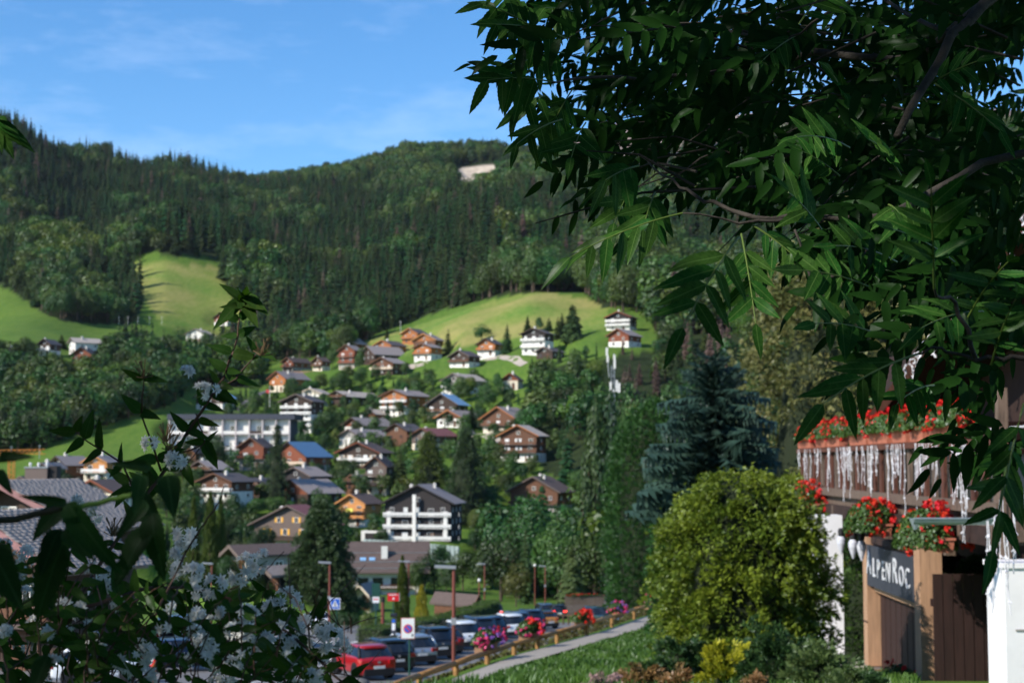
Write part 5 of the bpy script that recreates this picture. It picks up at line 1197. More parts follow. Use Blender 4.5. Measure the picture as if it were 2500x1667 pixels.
def wheel_meshes(r=.33, w_=.21):
    t = MB(); V = []; prof = [(r * .62, -w_ / 2), (r * .93, -w_ / 2), (r, -w_ * .35), (r, w_ * .35), (r * .93, w_ / 2), (r * .62, w_ / 2)]; n = 20
    for rr_, x in prof: V += [(x, rr_ * math.cos(2 * PI * k / n), rr_ * math.sin(2 * PI * k / n)) for k in range(n)]
    t.add(V, [(i * n + k, i * n + (k + 1) % n, (i + 1) * n + (k + 1) % n, (i + 1) * n + k) for i in range(5) for k in range(n)])
    rm = MB()
    for k in range(7):
        a = 2 * PI * k / 7; rm.box((0, math.cos(a) * r * .36, math.sin(a) * r * .36), (w_ * .8, .07, r * .62), rx=a - PI / 2)
    rm.cyl((0, 0, 0), r * .16, w_ * .9, 10, 'x'); rm.cyl((0, 0, 0), r * .63, w_ * .5, 16, 'x')
    return t.mesh('tyre', m_tyre, True), rm.mesh('rim', m_rim)
TY, RM = wheel_meshes()
def car(kind, colour, px, py, D, rot, label, group=None, roofc=None, lit=None, cat='car', plate=True):
    """rot: heading turned clockwise (seen from above) from straight away; origin rear centre on the ground"""
    k = (kind, colour, roofc)
    if k not in _cars:
        L, W, H, belt, fr, body, gh, roof, pl, G = car_meshes(kind)
        _cars[k] = (L, W, H, belt, fr, G, body.mesh('body', PT[colour], True), gh.mesh('windows', m_cg, True), roof.mesh('roof', PT[roofc or colour], True), pl.mesh('pillars', PT[colour] if kind in ('van', 'wagon') else m_trim, True))
    L, W, H, belt, fr, G, mb_, mg, mr, mp_ = _cars[k]
    a, s = ray(px, py); X = a * D; T = thing('van' if kind == 'van' else 'car', label, cat if kind != 'van' else 'van', (X, D, (ZP(D) if D < 152 else gz(X, D)) + .06), -R(rot), group)
    b_ = link('body', mb_, T)
    md = b_.modifiers.new('soft', 'BEVEL'); md.width = .03; md.segments = 2; md.limit_method = 'ANGLE'
    link('windows', mg, T); link('roof', mr, T); link('pillars', mp_, T)['kind'] = 'stuff'
    rr_ = .33 if kind not in ('suv', 'van', 'minivan') else .36
    for yy in (.78, L - .86):
        for sd_ in (-1, 1):
            wl = thing('wheel', None, None, (sd_ * (W / 2 - .10), yy, rr_)); wl.parent = T; wl.scale = (1, rr_ / .33, rr_ / .33)
            link('tyre', TY, wl); link('rim', RM, wl)
            MB().cyl((sd_ * (W / 2 - .13), yy, rr_ + .02), rr_ + .07, .27, 18, 'x').build('wheel_arch', m_trim, T)
    tl = m_brake if lit == 'rear' else m_tail
    for sd_ in (-1, 1):
        if kind in ('van', 'minivan'): MB().box((sd_ * (W / 2 - .1), .05, belt * .9), (.14, .12, .5)).build('tail_light', tl, T)
        else:
            MB().box((sd_ * (W / 2 - .24), .07, belt * .80), (.36, .12, .17), rz=sd_ * .25).build('tail_light', tl, T)
        MB().box((sd_ * (W / 2 - .28), L - .1, fr * .80), (.42, .14, .16), rz=-sd_ * .35).build('headlight', m_headlit if lit == 'front' else m_head, T)
        m = MB().box((sd_ * (W / 2 + .09), G[3] - .35, belt + .08), (.2, .12, .14)).build('mirror', PT[colour], T)
    MB().box((0, .02, .36), (W * .82, .14, .3)).build('bumper', m_trim, T)
    MB().box((0, L - .03, .36), (W * .74, .12, .22)).build('grille', m_trim, T)
    if plate: MB().box((0, -.035, belt * .58 if kind != 'van' else .75), (.52, .03, .12)).build('number_plate', m_plate, T)
    # rear window frame line
    z = belt + (H - belt) * .5; yy = G[0] + (G[1] - G[0]) * .5
    MB().box((0, .012, belt * .80), (.14, .03, .10)).build('badge', m_chrome, T)
    MB().box((0, G[1] - .02, H - .1), (W * .6, .22, .05)).build('spoiler', PT[colour], T)
    return T
G_ = 'cars parked in the row beside the hedge'
ROT = -26
cars = [
 ('hatch', 'red', 926, 1655, 68, 'bright red hatchback at the near end of the parked row'),
 ('wagon', 'black', 975, 1640, 73.5, 'black estate car between the red hatchback and the silver estate'),
 ('wagon', 'silver', 1032, 1625, 79, 'silver estate car behind the no parking sign'),
 ('suv', 'black', 1082, 1614, 84.5, 'black SUV with a white number plate right of the silver estate'),
 ('hatch', 'wine', 1103, 1603, 90, 'wine red car half hidden by the black SUV'),
 ('suv', 'white', 1146, 1594, 95.5, 'white SUV with a dark rear window behind the tall lamp post'),
 ('minivan', 'navy', 1190, 1586, 101, 'dark blue people carrier right of the white SUV'),
 ('suv', 'navy', 1213, 1576, 107, 'dark blue SUV behind the people carrier'),
 ('suv', 'white', 1262, 1557, 113, 'white car with a large dark rear window above the first flower box'),
 ('suv', 'blue', 1278, 1545, 120, 'steel blue SUV left of the amber car'),
 ('suv', 'navy', 1312, 1537, 127, 'dark blue SUV directly before the amber car'),
 ('hatch', 'orange', 1346, 1531, 133, 'amber coloured hatchback at the far end of the parked row')]
for kd, cl, px, py, D, lb in cars:
    car(kd, cl, px, py, D, ROT + random.uniform(-2, 2), lb, G_, roofc='white' if (kd, cl, px) == ('suv', 'white', 1146) else ('navy' if cl == 'orange' else None))
car('coupe', 'white', 783, 1523, 130, -14, 'white fastback car driving past the pedestrian crossing sign')
car('van', 'white', 425, 1600, 83, 2, 'white delivery van glimpsed through the white flowering shrub')
car('wagon', 'navy', 330, 1610, 74, 60, 'dark blue car glimpsed through the shrub beside the white van')
car('hatch', 'white', 120, 1630, 66, 70, 'white car glimpsed through the leaves at the lower left')
car('suv', 'white', 1208, 1512, 158, -10, 'white car with lit brake lamps at the end of the hedge', lit='rear')
car('suv', 'blue', 1322, 1478, 180, 163, 'steel blue SUV driving towards the camera on the street', lit='front')
car('hatch', 'black', 1366, 1489, 172, -4, 'black hatchback with lit brake lamps driving away', lit='rear')
car('suv', 'dgreen', 1432, 1497, 150, 150, 'dark petrol green car beyond the flower boxes')
car('hatch', 'silver', 1500, 1472, 175, 110, 'silver car parked beyond the flower boxes')
car('hatch', 'silver', 1470, 1478, 168, 100, 'pale grey car behind the pedestrians')
car('suv', 'navy', 1562, 1448, 190, 150, 'dark blue car beside the golden conifer hedge')
car('hatch', 'white', 1590, 1430, 215, 120, 'white car farthest along the street')
car('wagon', 'navy', 1240, 1378, 345, 80, 'dark car parked by the lane below the rock face')

# ------------------------------------------------------------------ street lamps
m_post = mat('rust red post', (.17, .045, .03), .6); m_lh = mat('lamp head grey', (.33, .34, .36), .4, metal=.3)
def lamp(px, yt, yb, hpx, label, head=1, D=None, globe=False):
    hh = 5.0 if not globe else 3.0; k = (yb - yt) / hh; D = D or F / k; p = at(px, yt, D); z0 = (ZP(D) if D < 150 and px < 1300 else gz(p.x, D)); T = thing('street_lamp', label, 'street lamp', (p.x, D, min(z0, p.z - 3) + .05), 0, 'lamp posts around the car park')
    H = p.z - T.location.z
    MB().tube([(0, 0, 0), (0, 0, H * .5), (0, 0, H)], [.085, .08, .075], 8).build('post', m_post, T)
    if globe: MB().lathe([(.05, 0), (.16, .08), (.2, .2), (.16, .33), (.05, .4)], 12, (0, 0, H)).build('globe', M_['frame_w'], T)
    else:
        a = MB().box((-.38 * head, 0, H + .05), (.95, .32, .12), ry=.05 * head); a.build('lamp_head', m_lh, T)
        MB().box((0, 0, H * .52), (.22, .2, .3)).build('junction_box', m_lh, T)
    return T
lamp(1108, 1386, 1645, 35, 'rust red street lamp, nearest, rising among the parked cars', D=69)
lamp(805, 1374, 1520, 20, 'rust red street lamp next to the pedestrian crossing sign', D=118)
lamp(998, 1371, 1512, 18, 'rust red street lamp behind the slender columnar thuja', D=128)
lamp(1183, 1377, 1476, 15, 'rust red street lamp right of the red roofed kiosk', D=178)
lamp(1170, 1420, 1476, 8, 'short globe lamp on a rust red post beside the kiosk', D=176, globe=True)
lamp(1331, 1382, 1455, 14, 'rust red street lamp above the oncoming blue car', D=205)
lamp(1369, 1411, 1462, 12, 'short rust red street lamp in front of the pale tiered spruce', D=215)
lamp(1462, 1378, 1445, 12, 'rust red street lamp right of the pale tiered spruce', D=225)
lamp(1532, 1412, 1446, 10, 'farthest rust red street lamp near the golden conifer', D=235)
lamp(517, 1376, 1500, 22, 'grey headed street lamp half hidden by the flowering shrub', D=140)
lamp(1306, 1383, 1455, 8, 'tall thin grey lamp post between two rust red ones', D=215, globe=True)
bl = thing('parking_post', 'thick rust red post with a black cap beside the red sign', 'post', (at(935, 1424, 108).x, 108, ZP(108)), 0)
MB().cyl((0, 0, 1.4), .12, 2.8, 10).build('post', m_post, bl); MB().cyl((0, 0, 2.95), .15, .35, 10).build('cap', m_trim, bl)

# ------------------------------------------------------------------ signs
m_green = mat('dark green post', (.01, .06, .045), .5); m_wh = mat('sign white', (.75, .76, .78), .4); m_blue = mat('sign blue', (.02, .12, .55), .4); m_red = mat('sign red', (.6, .015, .02), .4); m_yel = mat('sign yellow', (.8, .6, .02), .4)
def text(s_, size, m, parent, loc, rot=(PI / 2, 0, 0), name='lettering', ext=.004, cond=1.0, font=None):
    c = bpy.data.curves.new(name, 'FONT'); c.body = s_; c.size = size; c.extrude = ext; c.align_x = 'CENTER'; c.align_y = 'CENTER'; c.resolution_u = 3
    t = bpy.data.objects.new('tmp', c); COL.objects.link(t); dg = bpy.context.evaluated_depsgraph_get(); me = bpy.data.meshes.new_from_object(t.evaluated_get(dg))
    bpy.data.objects.remove(t); me.name = name; me.materials.clear(); me.materials.append(m)
    return link(name, me, parent, loc, rot, (cond, 1, 1))
def disc(parent, name, m, r, y, c=(0, 0), n=28, th=.01):
    b = MB(); b.cyl((c[0], y, c[1]), r, th, n, 'y'); return b.build(name, m, parent)
# pedestrian crossing
S = thing('crossing_sign', 'square blue and white pedestrian crossing sign on a dark green post', 'road sign', (at(818, 1473, 100).x, 100, ZP(100)), R(2))
zc = at(818, 1473, 100).z - S.location.z
MB().cyl((.1, .05, zc / 2), .04, zc, 8).build('post', m_green, S)
MB().box((0, 0, zc), (.66, .03, .72)).build('panel', m_wh, S); MB().box((0, -.02, zc), (.56, .012, .62)).build('blue_field', m_blue, S)
MB().add([(-.22, -.032, zc - .2), (.22, -.032, zc - .2), (0, -.032, zc + .24), (-.22, -.028, zc - .2), (.22, -.028, zc - .2), (0, -.028, zc + .24)], [(0, 1, 2), (3, 5, 4), (0, 3, 4, 1), (1, 4, 5, 2), (2, 5, 3, 0)]).build('white_triangle', m_wh, S)
b = MB(); b.cyl((0, -.036, zc + .08), .03, .01, 10, 'y'); b.box((0, -.036, zc - .02), (.06, .01, .13)); b.box((-.04, -.036, zc - .13), (.03, .01, .12), ry=.35); b.box((.04, -.036, zc - .13), (.03, .01, .12), ry=-.35); b.box((0, -.036, zc), (.16, .01, .02), ry=.3); b.build('walking_figure', m_trim, S)
# no parking
S = thing('no_parking_sign', 'white no parking sign with a blue and red disc on a dark green post', 'road sign', (at(996, 1533, 57).x, 57, ZP(57)), R(3))
zc = at(996, 1533, 57).z - S.location.z
MB().cyl((.06, .05, zc / 2), .035, zc, 8).build('post', m_green, S)
MB().box((0, 0, zc), (.51, .025, .76)).build('panel', mat('sign grey', (.3, .3, .32), .5), S); MB().box((0, -.014, zc), (.50, .012, .75)).build('orange_rim', mat('sign orange rim', (.65, .2, .12), .5), S); MB().box((0, -.022, zc), (.465, .01, .715)).build('white_field', m_wh, S)
disc(S, 'red_ring', m_red, .165, -.03, (0, zc - .01)); disc(S, 'blue_disc', m_blue, .125, -.036, (0, zc - .01))
MB().box((0, -.044, zc - .01), (.27, .008, .045), ry=R(45)).build('red_bar', m_red, S)
b = MB(); b.box((.16, -.03, zc - .26), (.05, .01, .06)); b.box((.16, -.03, zc - .21), (.03, .01, .03)); b.build('pictogram', m_trim, S)
bx = thing('green_box', 'small dark green box at the foot of the no parking sign', 'box', (at(1000, 1634, 60).x, 60, ZP(60)), 0); MB().box((0, 0, .22), (.45, .3, .4)).build('case', m_green, bx); MB().box((0, 0, .44), (.5, .35, .05)).build('lid', m_green, bx)
# red sign board with a small white print, and the boards left of it
S = thing('red_sign', 'small red sign board with two lines of white print behind the hedge', 'sign', (at(960, 1457, 112).x, 112, ZP(112)), 0); zc = at(960, 1457, 112).z - S.location.z
MB().cyl((0, .05, zc / 2), .04, zc, 8).build('post', m_green, S); MB().box((0, 0, zc), (.82, .04, .55)).build('panel', m_red, S)
b = MB(); b.box((-.02, -.03, zc + .17), (.6, .012, .05)); b.cyl((.02, -.03, zc - .1), .075, .012, 12, 'y'); b.build('white_print', m_wh, S); MB().box((.44, 0, zc + .02), (.06, .06, .6)).build('bracket', M_['metal'], S)
S = thing('info_board', 'dark green board with a white notice beside the red sign', 'sign', (at(918, 1450, 112).x, 112, ZP(112)), 0); zc = at(918, 1440, 112).z - S.location.z
MB().box((0, 0, zc), (.6, .08, 1.0)).build('board', m_green, S); MB().cyl((0, .06, zc / 2), .05, zc, 8).build('post', m_green, S); MB().box((0, -.06, zc - .68), (.48, .03, .42)).build('notice', m_wh, S); MB().box((0, -.08, zc - .64), (.34, .01, .08)).build('red_print', m_red, S)
# give way
S = thing('give_way_sign', 'red and white triangular give way sign glimpsed through the shrub', 'road sign', (at(368, 1600, 58).x, 58, ZP(58)), R(-14)); zc = at(368, 1598, 58).z - S.location.z
def tri_(r, y, t=.012):
    p = [(r * math.cos(a), zc + r * math.sin(a)) for a in (PI * 7 / 6 + PI, PI / 2 + PI, -PI / 6 + PI)]
    return MB().prism(p, y - t / 2, y + t / 2)
tri_(.52, 0).build('panel', m_red, S); tri_(.36, -.02).build('white_field', m_wh, S); MB().cyl((0, .05, zc / 2), .04, zc, 8).build('post', M_['metal'], S)
op = thing('orange_post', 'orange post glimpsed through the shrub left of the white van', 'post', (at(375, 1590, 62).x, 62, ZP(62)), 0); MB().cyl((0, 0, 1.0), .1, 2.0, 10).build('post', mat('orange paint', (.6, .2, .06), .6), op); MB().cyl((0, 0, 2.05), .12, .1, 10).build('cap', m_trim, op)
# parking meter
S = thing('parking_meter', 'dark parking meter with a blue disc at the end of the hedge', 'parking meter', (at(961, 1553, 84).x, 84, ZP(84)), 0); zt = at(961, 1500, 84).z - S.location.z
MB().box((0, 0, zt / 2 - .1), (.27, .25, zt - .2)).build('case', mat('dark grey steel', (.05, .055, .07), .5), S); MB().box((0, .0, zt - .02), (.34, .34, .14), rx=.2).build('cap', m_trim, S); disc(S, 'blue_disc', m_blue, .09, -.13, (0, zt - .32)); MB().box((0, -.135, zt - .62), (.17, .02, .36)).build('display', m_wh, S)
# boulder and orange barrier
bo = thing('boulder', 'rounded grey boulder behind the orange board', 'boulder', (at(876, 1667, 60).x, 60, ZP(60)), .3); r_ = random.Random(2)
b = MB(); b.lathe([(.35, -.1), (.48, .15), (.46, .45), (.33, .62), (.1, .68)], 10); b.v = [(x * r_.uniform(.93, 1.07), y * r_.uniform(.93, 1.07), z) for x, y, z in b.v]; b.build('stone', mat('grey boulder', (.16, .155, .15), .9, noise=.3, scale=3), bo, smooth=True)
ob = thing('orange_figure', 'bright orange plastic child shaped warning board at the edge of the car park', 'warning board', (at(851, 1667, 58).x, 58, ZP(58)), 0); m_or = mat('orange plastic', (.8, .2, .04), .5)
MB().prism([(-.2, .0), (.24, .0), (.22, .3), (.12, .42), (.14, .62), (.1, .74), (-.08, .76), (-.14, .6), (-.1, .42), (-.2, .25)], -.04, .04).build('board', m_or, ob)
# ------------------------------------------------------------------ people
m_skin = mat('skin', (.5, .3, .22), .6); m_hair = mat('brown hair', (.05, .03, .02), .8)
def person(px, py, D, rot, label, top, legs, shorts=False, hair=None):
    a, s = ray(px, py); X = a * D; z0 = (ZP(D) if D < 150 else gz(X, D)) + .05; T = thing('person', label, 'person', (X, D, z0), R(rot))
    me = bpy.data.meshes.new('body'); J = [(0, 0, .95, .15), (0, 0, 1.15, .14), (0, .0, 1.36, .165), (0, 0, 1.5, .06), (0, 0, 1.57, .065), (.0, -.01, 1.66, .10), (0, 0, 1.76, .075)]
    vs = [j[:3] for j in J]; rd = [j[3] for j in J]; es = [(i, i + 1) for i in range(6)]
    for sgn, st_ in ((-1, .14), (1, -.12)):
        n = len(vs); vs += [(sgn * .1, 0, .88), (sgn * .1, st_ * .5 + .03, .5), (sgn * .1, st_, .1), (sgn * .1, st_ - .14, .05)]; rd += [.1, .065, .045, .04]; es += [(0, n), (n, n + 1), (n + 1, n + 2), (n + 2, n + 3)]
        n = len(vs); vs += [(sgn * .19, 0, 1.4), (sgn * .25, -st_ * .5, 1.14), (sgn * .25, -st_ - .08, .9), (sgn * .25, -st_ - .1, .8)]; rd += [.06, .045, .035, .035]; es += [(2, n), (n, n + 1), (n + 1, n + 2), (n + 2, n + 3)]
    me.from_pydata(vs, es, []); o = link('body', me, T); sk = o.modifiers.new('skin', 'SKIN'); 
    for i, v in enumerate(me.skin_vertices[0].data): v.radius = (rd[i], rd[i] * .8)
    me.skin_vertices[0].data[0].use_root = True
    o.modifiers.new('smooth', 'SUBSURF').levels = 2; bpy.context.view_layer.update(); dg = bpy.context.evaluated_depsgraph_get()
    m2 = bpy.data.meshes.new_from_object(o.evaluated_get(dg)); o.modifiers.clear(); o.data = m2; m2.materials.clear()
    for mm in (m_skin, top, legs, m_trim): m2.materials.append(mm)
    for p in m2.polygons:
        z = p.center.z; x = abs(p.center.x); p.use_smooth = True
        p.material_index = 3 if z < .1 else ((0 if (shorts and z < .55) else 2) if z < .98 and x < .2 else (0 if (z > 1.5 or (x > .2 and z < 1.22)) else 1))
    MB().lathe([(.085, -.06), (.112, 0), (.112, .06), (.08, .12), (.02, .145)], 12, (0, .015, 1.68)).build('hair', hair or m_hair, T, smooth=True)
    return T
person(1436, 1528, 112, 200, 'person in a blue top walking along the row of parked cars', mat('blue shirt', (.03, .10, .32), .8), mat('dark trousers', (.03, .03, .04), .8))
person(1404, 1528, 114, 190, 'person with a pale top walking beside the one in blue', mat('pale shirt', (.5, .4, .38), .8), mat('blue jeans', (.04, .07, .14), .8))
person(1499, 1472, 160, 20, 'pedestrian in a black vest and beige shorts near the silver cars', mat('black vest', (.015, .015, .02), .8), mat('beige shorts', (.4, .33, .25), .8), shorts=True)
person(1562, 1432, 172, 30, 'pedestrian in a pink top in front of the farthest white car', mat('pink top', (.7, .2, .2), .8), mat('grey trousers', (.1, .1, .11), .8))

# ------------------------------------------------------------------ kerbs, hedge, fences, planters
def leafy_box(name, seed, sx, sy, sz, dens, size, m, jitter=.06):
    """leaves over the faces of a box, uneven outline"""
    r = np.random.default_rng(seed); area = 2 * sz * (sx + sy) + sx * sy; n = int(area * dens)
    P_ = []; Nn = []
    pr = np.array([sz * sx, sz * sx, sz * sy, sz * sy, sx * sy]); pr = pr / pr.sum()
    f = r.choice(5, n, p=pr); u = r.random(n) - .5; v = r.random(n)
    X_ = np.where(f == 2, -sx / 2, np.where(f == 3, sx / 2, u * sx)); Y_ = np.where(f == 0, -sy / 2, np.where(f == 1, sy / 2, np.where(f < 4, u * sy, (r.random(n) - .5) * sy)))
    Z_ = np.where(f == 4, sz, v * sz)
    N_ = np.stack([np.where(f == 2, -1, np.where(f == 3, 1, 0)), np.where(f == 0, -1, np.where(f == 1, 1, 0)), np.where(f == 4, 1.0, .25)], -1)
    C_ = np.stack([X_, Y_, Z_], -1) + N_ * ((vnoise(X_ * 3 + 50, (Y_ + Z_) * 3 + 50, 1.7, seed) - .5) * jitter * 4)[:, None] + r.normal(size=(n, 3)) * jitter * .5
    nn = unit(N_ + r.normal(size=(n, 3)) * .55); a = unit(np.cross(nn, r.normal(size=(n, 3)))); b_ = np.cross(nn, a)
    s = (size * r.uniform(.6, 1.3, n))[:, None]
    V = np.stack([C_ - a * s * .5, C_ - b_ * s * .35, C_ + a * s * .5, C_ + b_ * s * .35], 1).reshape(-1, 3); i = np.arange(n)[:, None] * 4
    return np_mesh(name, V, i + np.array([[0, 1, 2, 3]]), m)
M_['hedge'] = leafmat('hedge leaves', [(.02, .05, .008), (.055, .10, .015), (.10, .16, .025)], trans=.2, gloss=.03, nscale=.7, objv=.05)
hp = [(-8.1, 88), (-6.3, 97), (-4.6, 107), (-3.6, 118), (-2.6, 132), (-1.9, 148)]
for i in range(len(hp) - 1):
    (xa, ya), (xb, yb) = hp[i], hp[i + 1]; l = math.hypot(xb - xa, yb - ya); a = math.atan2(yb - ya, xb - xa); hh = 1.65 + .14 * i
    T = thing('hedge', 'clipped green hedge between street and parked cars, %s stretch from the parking meter' % ['first', 'second', 'third', 'fourth', 'farthest'][i], 'hedge', ((xa + xb) / 2, (ya + yb) / 2, ZP((ya + yb) / 2) - .1), a, 'stretches of the car park hedge')
    sl = math.atan2(ZP(yb) - ZP(ya), l); T.rotation_euler = (0, -sl, a)
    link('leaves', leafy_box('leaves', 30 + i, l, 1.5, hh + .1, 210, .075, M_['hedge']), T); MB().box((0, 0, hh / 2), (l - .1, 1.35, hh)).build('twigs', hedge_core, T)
for i, (px, yb, yt, w_) in enumerate([(1000, 1512, 1470, 60), (960, 1512, 1478, 44), (905, 1515, 1460, 60), (850, 1508, 1450, 60), (820, 1505, 1455, 50)]):
    P('broad', px, yb, yt, w_, ['yellow green garden shrub beside the golden conifer', 'yellow green garden shrub under the red sign', 'green garden shrub under the info board', 'dark garden shrub left of the info board', 'dark garden shrub at the crossing sign'][i], D=116 + i * 3, mt=[M_['lime'], M_['lime'], M_['broad'], M_['broad_dark'], M_['broad_dark']][i], name='garden_shrub', cat='shrub', z=ZP(116 + i * 3))
m_log = mat('peeled log', (.33, .17, .055), .7, noise=.3, scale=3, stripes=(1, 1, 8)); m_logd = mat('dark wood', (.09, .055, .03), .8, noise=.3)
# log fence along the path
lf = thing('log_fence', 'long log rail fence on short posts along the footpath', 'fence', (float(path_x(44)) - .9, 44, -6.5))
prev = None; o0 = lf.location.copy(); ys = list(np.concatenate([np.arange(38.6, 60, 3.6), np.arange(60, 118, 6.0)]))
for i, y in enumerate(ys):
    x = float(path_x(y)) - .86; g = gz(x, y); hh = .36 + .16 * min(1, max(0, (y - 50) / 20))
    p = Vector((x, y, g + hh)) - o0
    MB().tube([p + Vector((0, .05, -hh - .4)), p + Vector((0, .05, .02))], .085, 8).build('post', m_log, lf)
    if prev is not None: MB().tube([prev - (p - prev).normalized() * .15, prev.lerp(p, .5) + Vector((0, 0, random.uniform(-.03, .03))), p + (p - prev).normalized() * .1], [.085, .09, .08], 10).build('rail', m_log, lf, smooth=True)
    prev = p
# rustic fence behind the hedge and along the street
sf = thing('street_fence', 'low dark post and rail fence along the far side of the street', 'fence', (at(1235, 1490, 160).x, 160, gz(at(1235, 1490, 160).x, 160)))
pp = None
for i in range(15):
    px = 1232 + i * 13; D = 158 - i * 1.1; q = at(px, 1480, D); q.z = ZP(min(D, 150)) - .0 if D < 152 else gz(q.x, D); q = q - sf.location
    MB().tube([q, q + Vector((0, 0, 1.05))], .09, 6).build('post', m_logd, sf)
    if pp is not None: MB().tube([pp + Vector((0, 0, .9)), q + Vector((0, 0, .9))], .06, 6).build('rail', m_logd, sf)
    pp = q
sf2 = thing('rail_barrier', 'short rustic wooden barrier in front of the parking meter', 'fence', (at(936, 1562, 82).x, 82, ZP(82)))
for x in (-.55, .55): MB().tube([(x, 0, 0), (x, 0, .95)], .07, 6).build('post', m_logd, sf2)
MB().tube([(-.65, 0, .85), (.65, 0, .8)], .05, 6).build('rail', m_logd, sf2)
# grey vertical board screen with red flowers
sc = thing('board_screen', 'grey board screen topped with red flowers beside the street', 'screen', (at(1425, 1480, 185).x, 185, gz(at(1425, 1480, 185).x, 185)), R(8))
zt = at(1425, 1452, 185).z - sc.location.z
for i in range(28): MB().box((-2.2 + i * .17, 0, zt * .5), (.14, .05, max(zt, .8) + .1 * (i / 28))).build('board', M_['w_grey'], sc)
M_['redfl'] = leafmat('red petals', [(.45, .01, .01), (.7, .02, .015), (.85, .05, .03)], trans=.15, gloss=.02, objv=.05)
M_['pinkfl'] = leafmat('pink petals', [(.45, .01, .06), (.8, .03, .16), (.75, .08, .25)], trans=.15, gloss=.02, objv=.05)
M_['violfl'] = leafmat('violet petals', [(.12, .04, .3), (.28, .10, .45), (.4, .2, .5)], trans=.15, gloss=.02, objv=.05)
M_['fol'] = leafmat('geranium leaves', [(.02, .05, .008), (.05, .115, .015), (.09, .17, .03)], trans=.25, gloss=.04, nscale=3, objv=.05)
def tuft(seed, n, rx, ry, rz, size):
    r = np.random.default_rng(seed); d = unit(r.normal(size=(n, 3))); d[:, 2] = np.abs(d[:, 2]) - .25; c = d * np.array([rx, ry, rz]) * r.uniform(.35, 1.0, (n, 1)) ** .5
    nn = unit(d + r.normal(size=(n, 3)) * .6); a = unit(np.cross(nn, r.normal(size=(n, 3)))); b_ = np.cross(nn, a); s = (size * r.uniform(.6, 1.3, n))[:, None]
    V = np.stack([c - a * s * .5, c - b_ * s * .4, c + a * s * .5, c + b_ * s * .4], 1).reshape(-1, 3); return V, np.arange(n)[:, None] * 4 + np.array([[0, 1, 2, 3]])
def blooms(seed, n, rx, ry, rz, size, per=9, br=.05):
    """flower heads: balls of petals at the surface of the tuft"""
    r = np.random.default_rng(seed); d = unit(r.normal(size=(n, 3))); d[:, 2] = np.abs(d[:, 2]) * 1.1 - .35; d[:, 1] -= .25; c = d * np.array([rx, ry, rz]) * r.uniform(.85, 1.1, (n, 1))
    c = np.repeat(c, per, 0); e = unit(r.normal(size=c.shape)); c = c + e * br * r.uniform(.5, 1, (len(c), 1)); nn = unit(e + r.normal(size=c.shape) * .4); a = unit(np.cross(nn, r.normal(size=c.shape))); b_ = np.cross(nn, a); s = (size * r.uniform(.7, 1.2, len(c)))[:, None]
    V = np.stack([c - a * s * .5, c - b_ * s * .5, c + a * s * .5, c + b_ * s * .5], 1).reshape(-1, 3); return V, np.arange(len(c))[:, None] * 4 + np.array([[0, 1, 2, 3]])
TUFT = [np_mesh('foliage', *tuft(s, 900, 1, .55, .6, .16), M_['fol']) for s in range(3)]
def bl_mesh(s, m, n=26): return np_mesh('flowers', *blooms(s, n, 1, .6, .65, .12, 9, .09), m)
BLP = [bl_mesh(s, M_['pinkfl']) for s in range(2)]; BLV = [bl_mesh(s + 5, M_['violfl'], 18) for s in range(2)]; BLR = [bl_mesh(s + 9, M_['redfl'], 22) for s in range(2)]
m_box = mat('planter wood', (.22, .12, .07), .8, noise=.3)
for i, (px, py, wpx, D, lb) in enumerate([(1222, 1570, 66, 50, 'wooden flower box with pink and violet petunias, nearest on the log fence'), (1300, 1545, 66, 56, 'wooden flower box with pale pink flowers, second on the log fence'),
      (1405, 1520, 62, 66, 'wooden flower box with deep red flowers, third on the log fence'), (1482, 1492, 58, 74, 'wooden flower box with violet and pink flowers, fourth on the log fence'),
      (1548, 1462, 50, 84, 'wooden flower box with red and pink flowers, fifth on the log fence'), (1600, 1440, 40, 92, 'wooden flower box with purple flowers, farthest on the log fence')]):
    y = D; x = float(path_x(y)) - 1.05; a_, s_ = ray(px, py); g = gz(x, y); T = thing('flower_box', lb, 'flower box', (x, y, g + .34), R(65), 'flower boxes on the log fence')
    MB().box((0, 0, .12), (1.1, .3, .26)).build('box', m_box, T); MB().box((0, 0, .27), (1.16, .36, .04)).build('rim', m_box, T)
    link('foliage', TUFT[i % 3], T, (0, 0, .4), scale=(.8, .7, .75)); link('flowers', (BLP[i % 2] if i in (0, 1, 3, 4) else BLR[0]), T, (0, 0, .4), scale=(.82, .75, .8))['kind'] = 'stuff'
    link('flowers', (BLV[i % 2] if i in (0, 3, 5) else BLR[1]), T, (0, 0, .42), (0, 0, .6), scale=(.8, .72, .78))['kind'] = 'stuff'
link('foliage', TUFT[0], sc, (0, 0, zt), scale=(2.4, .5, .35)); link('flowers', BLR[0], sc, (0, 0, zt), scale=(2.4, .5, .4))['kind'] = 'stuff'
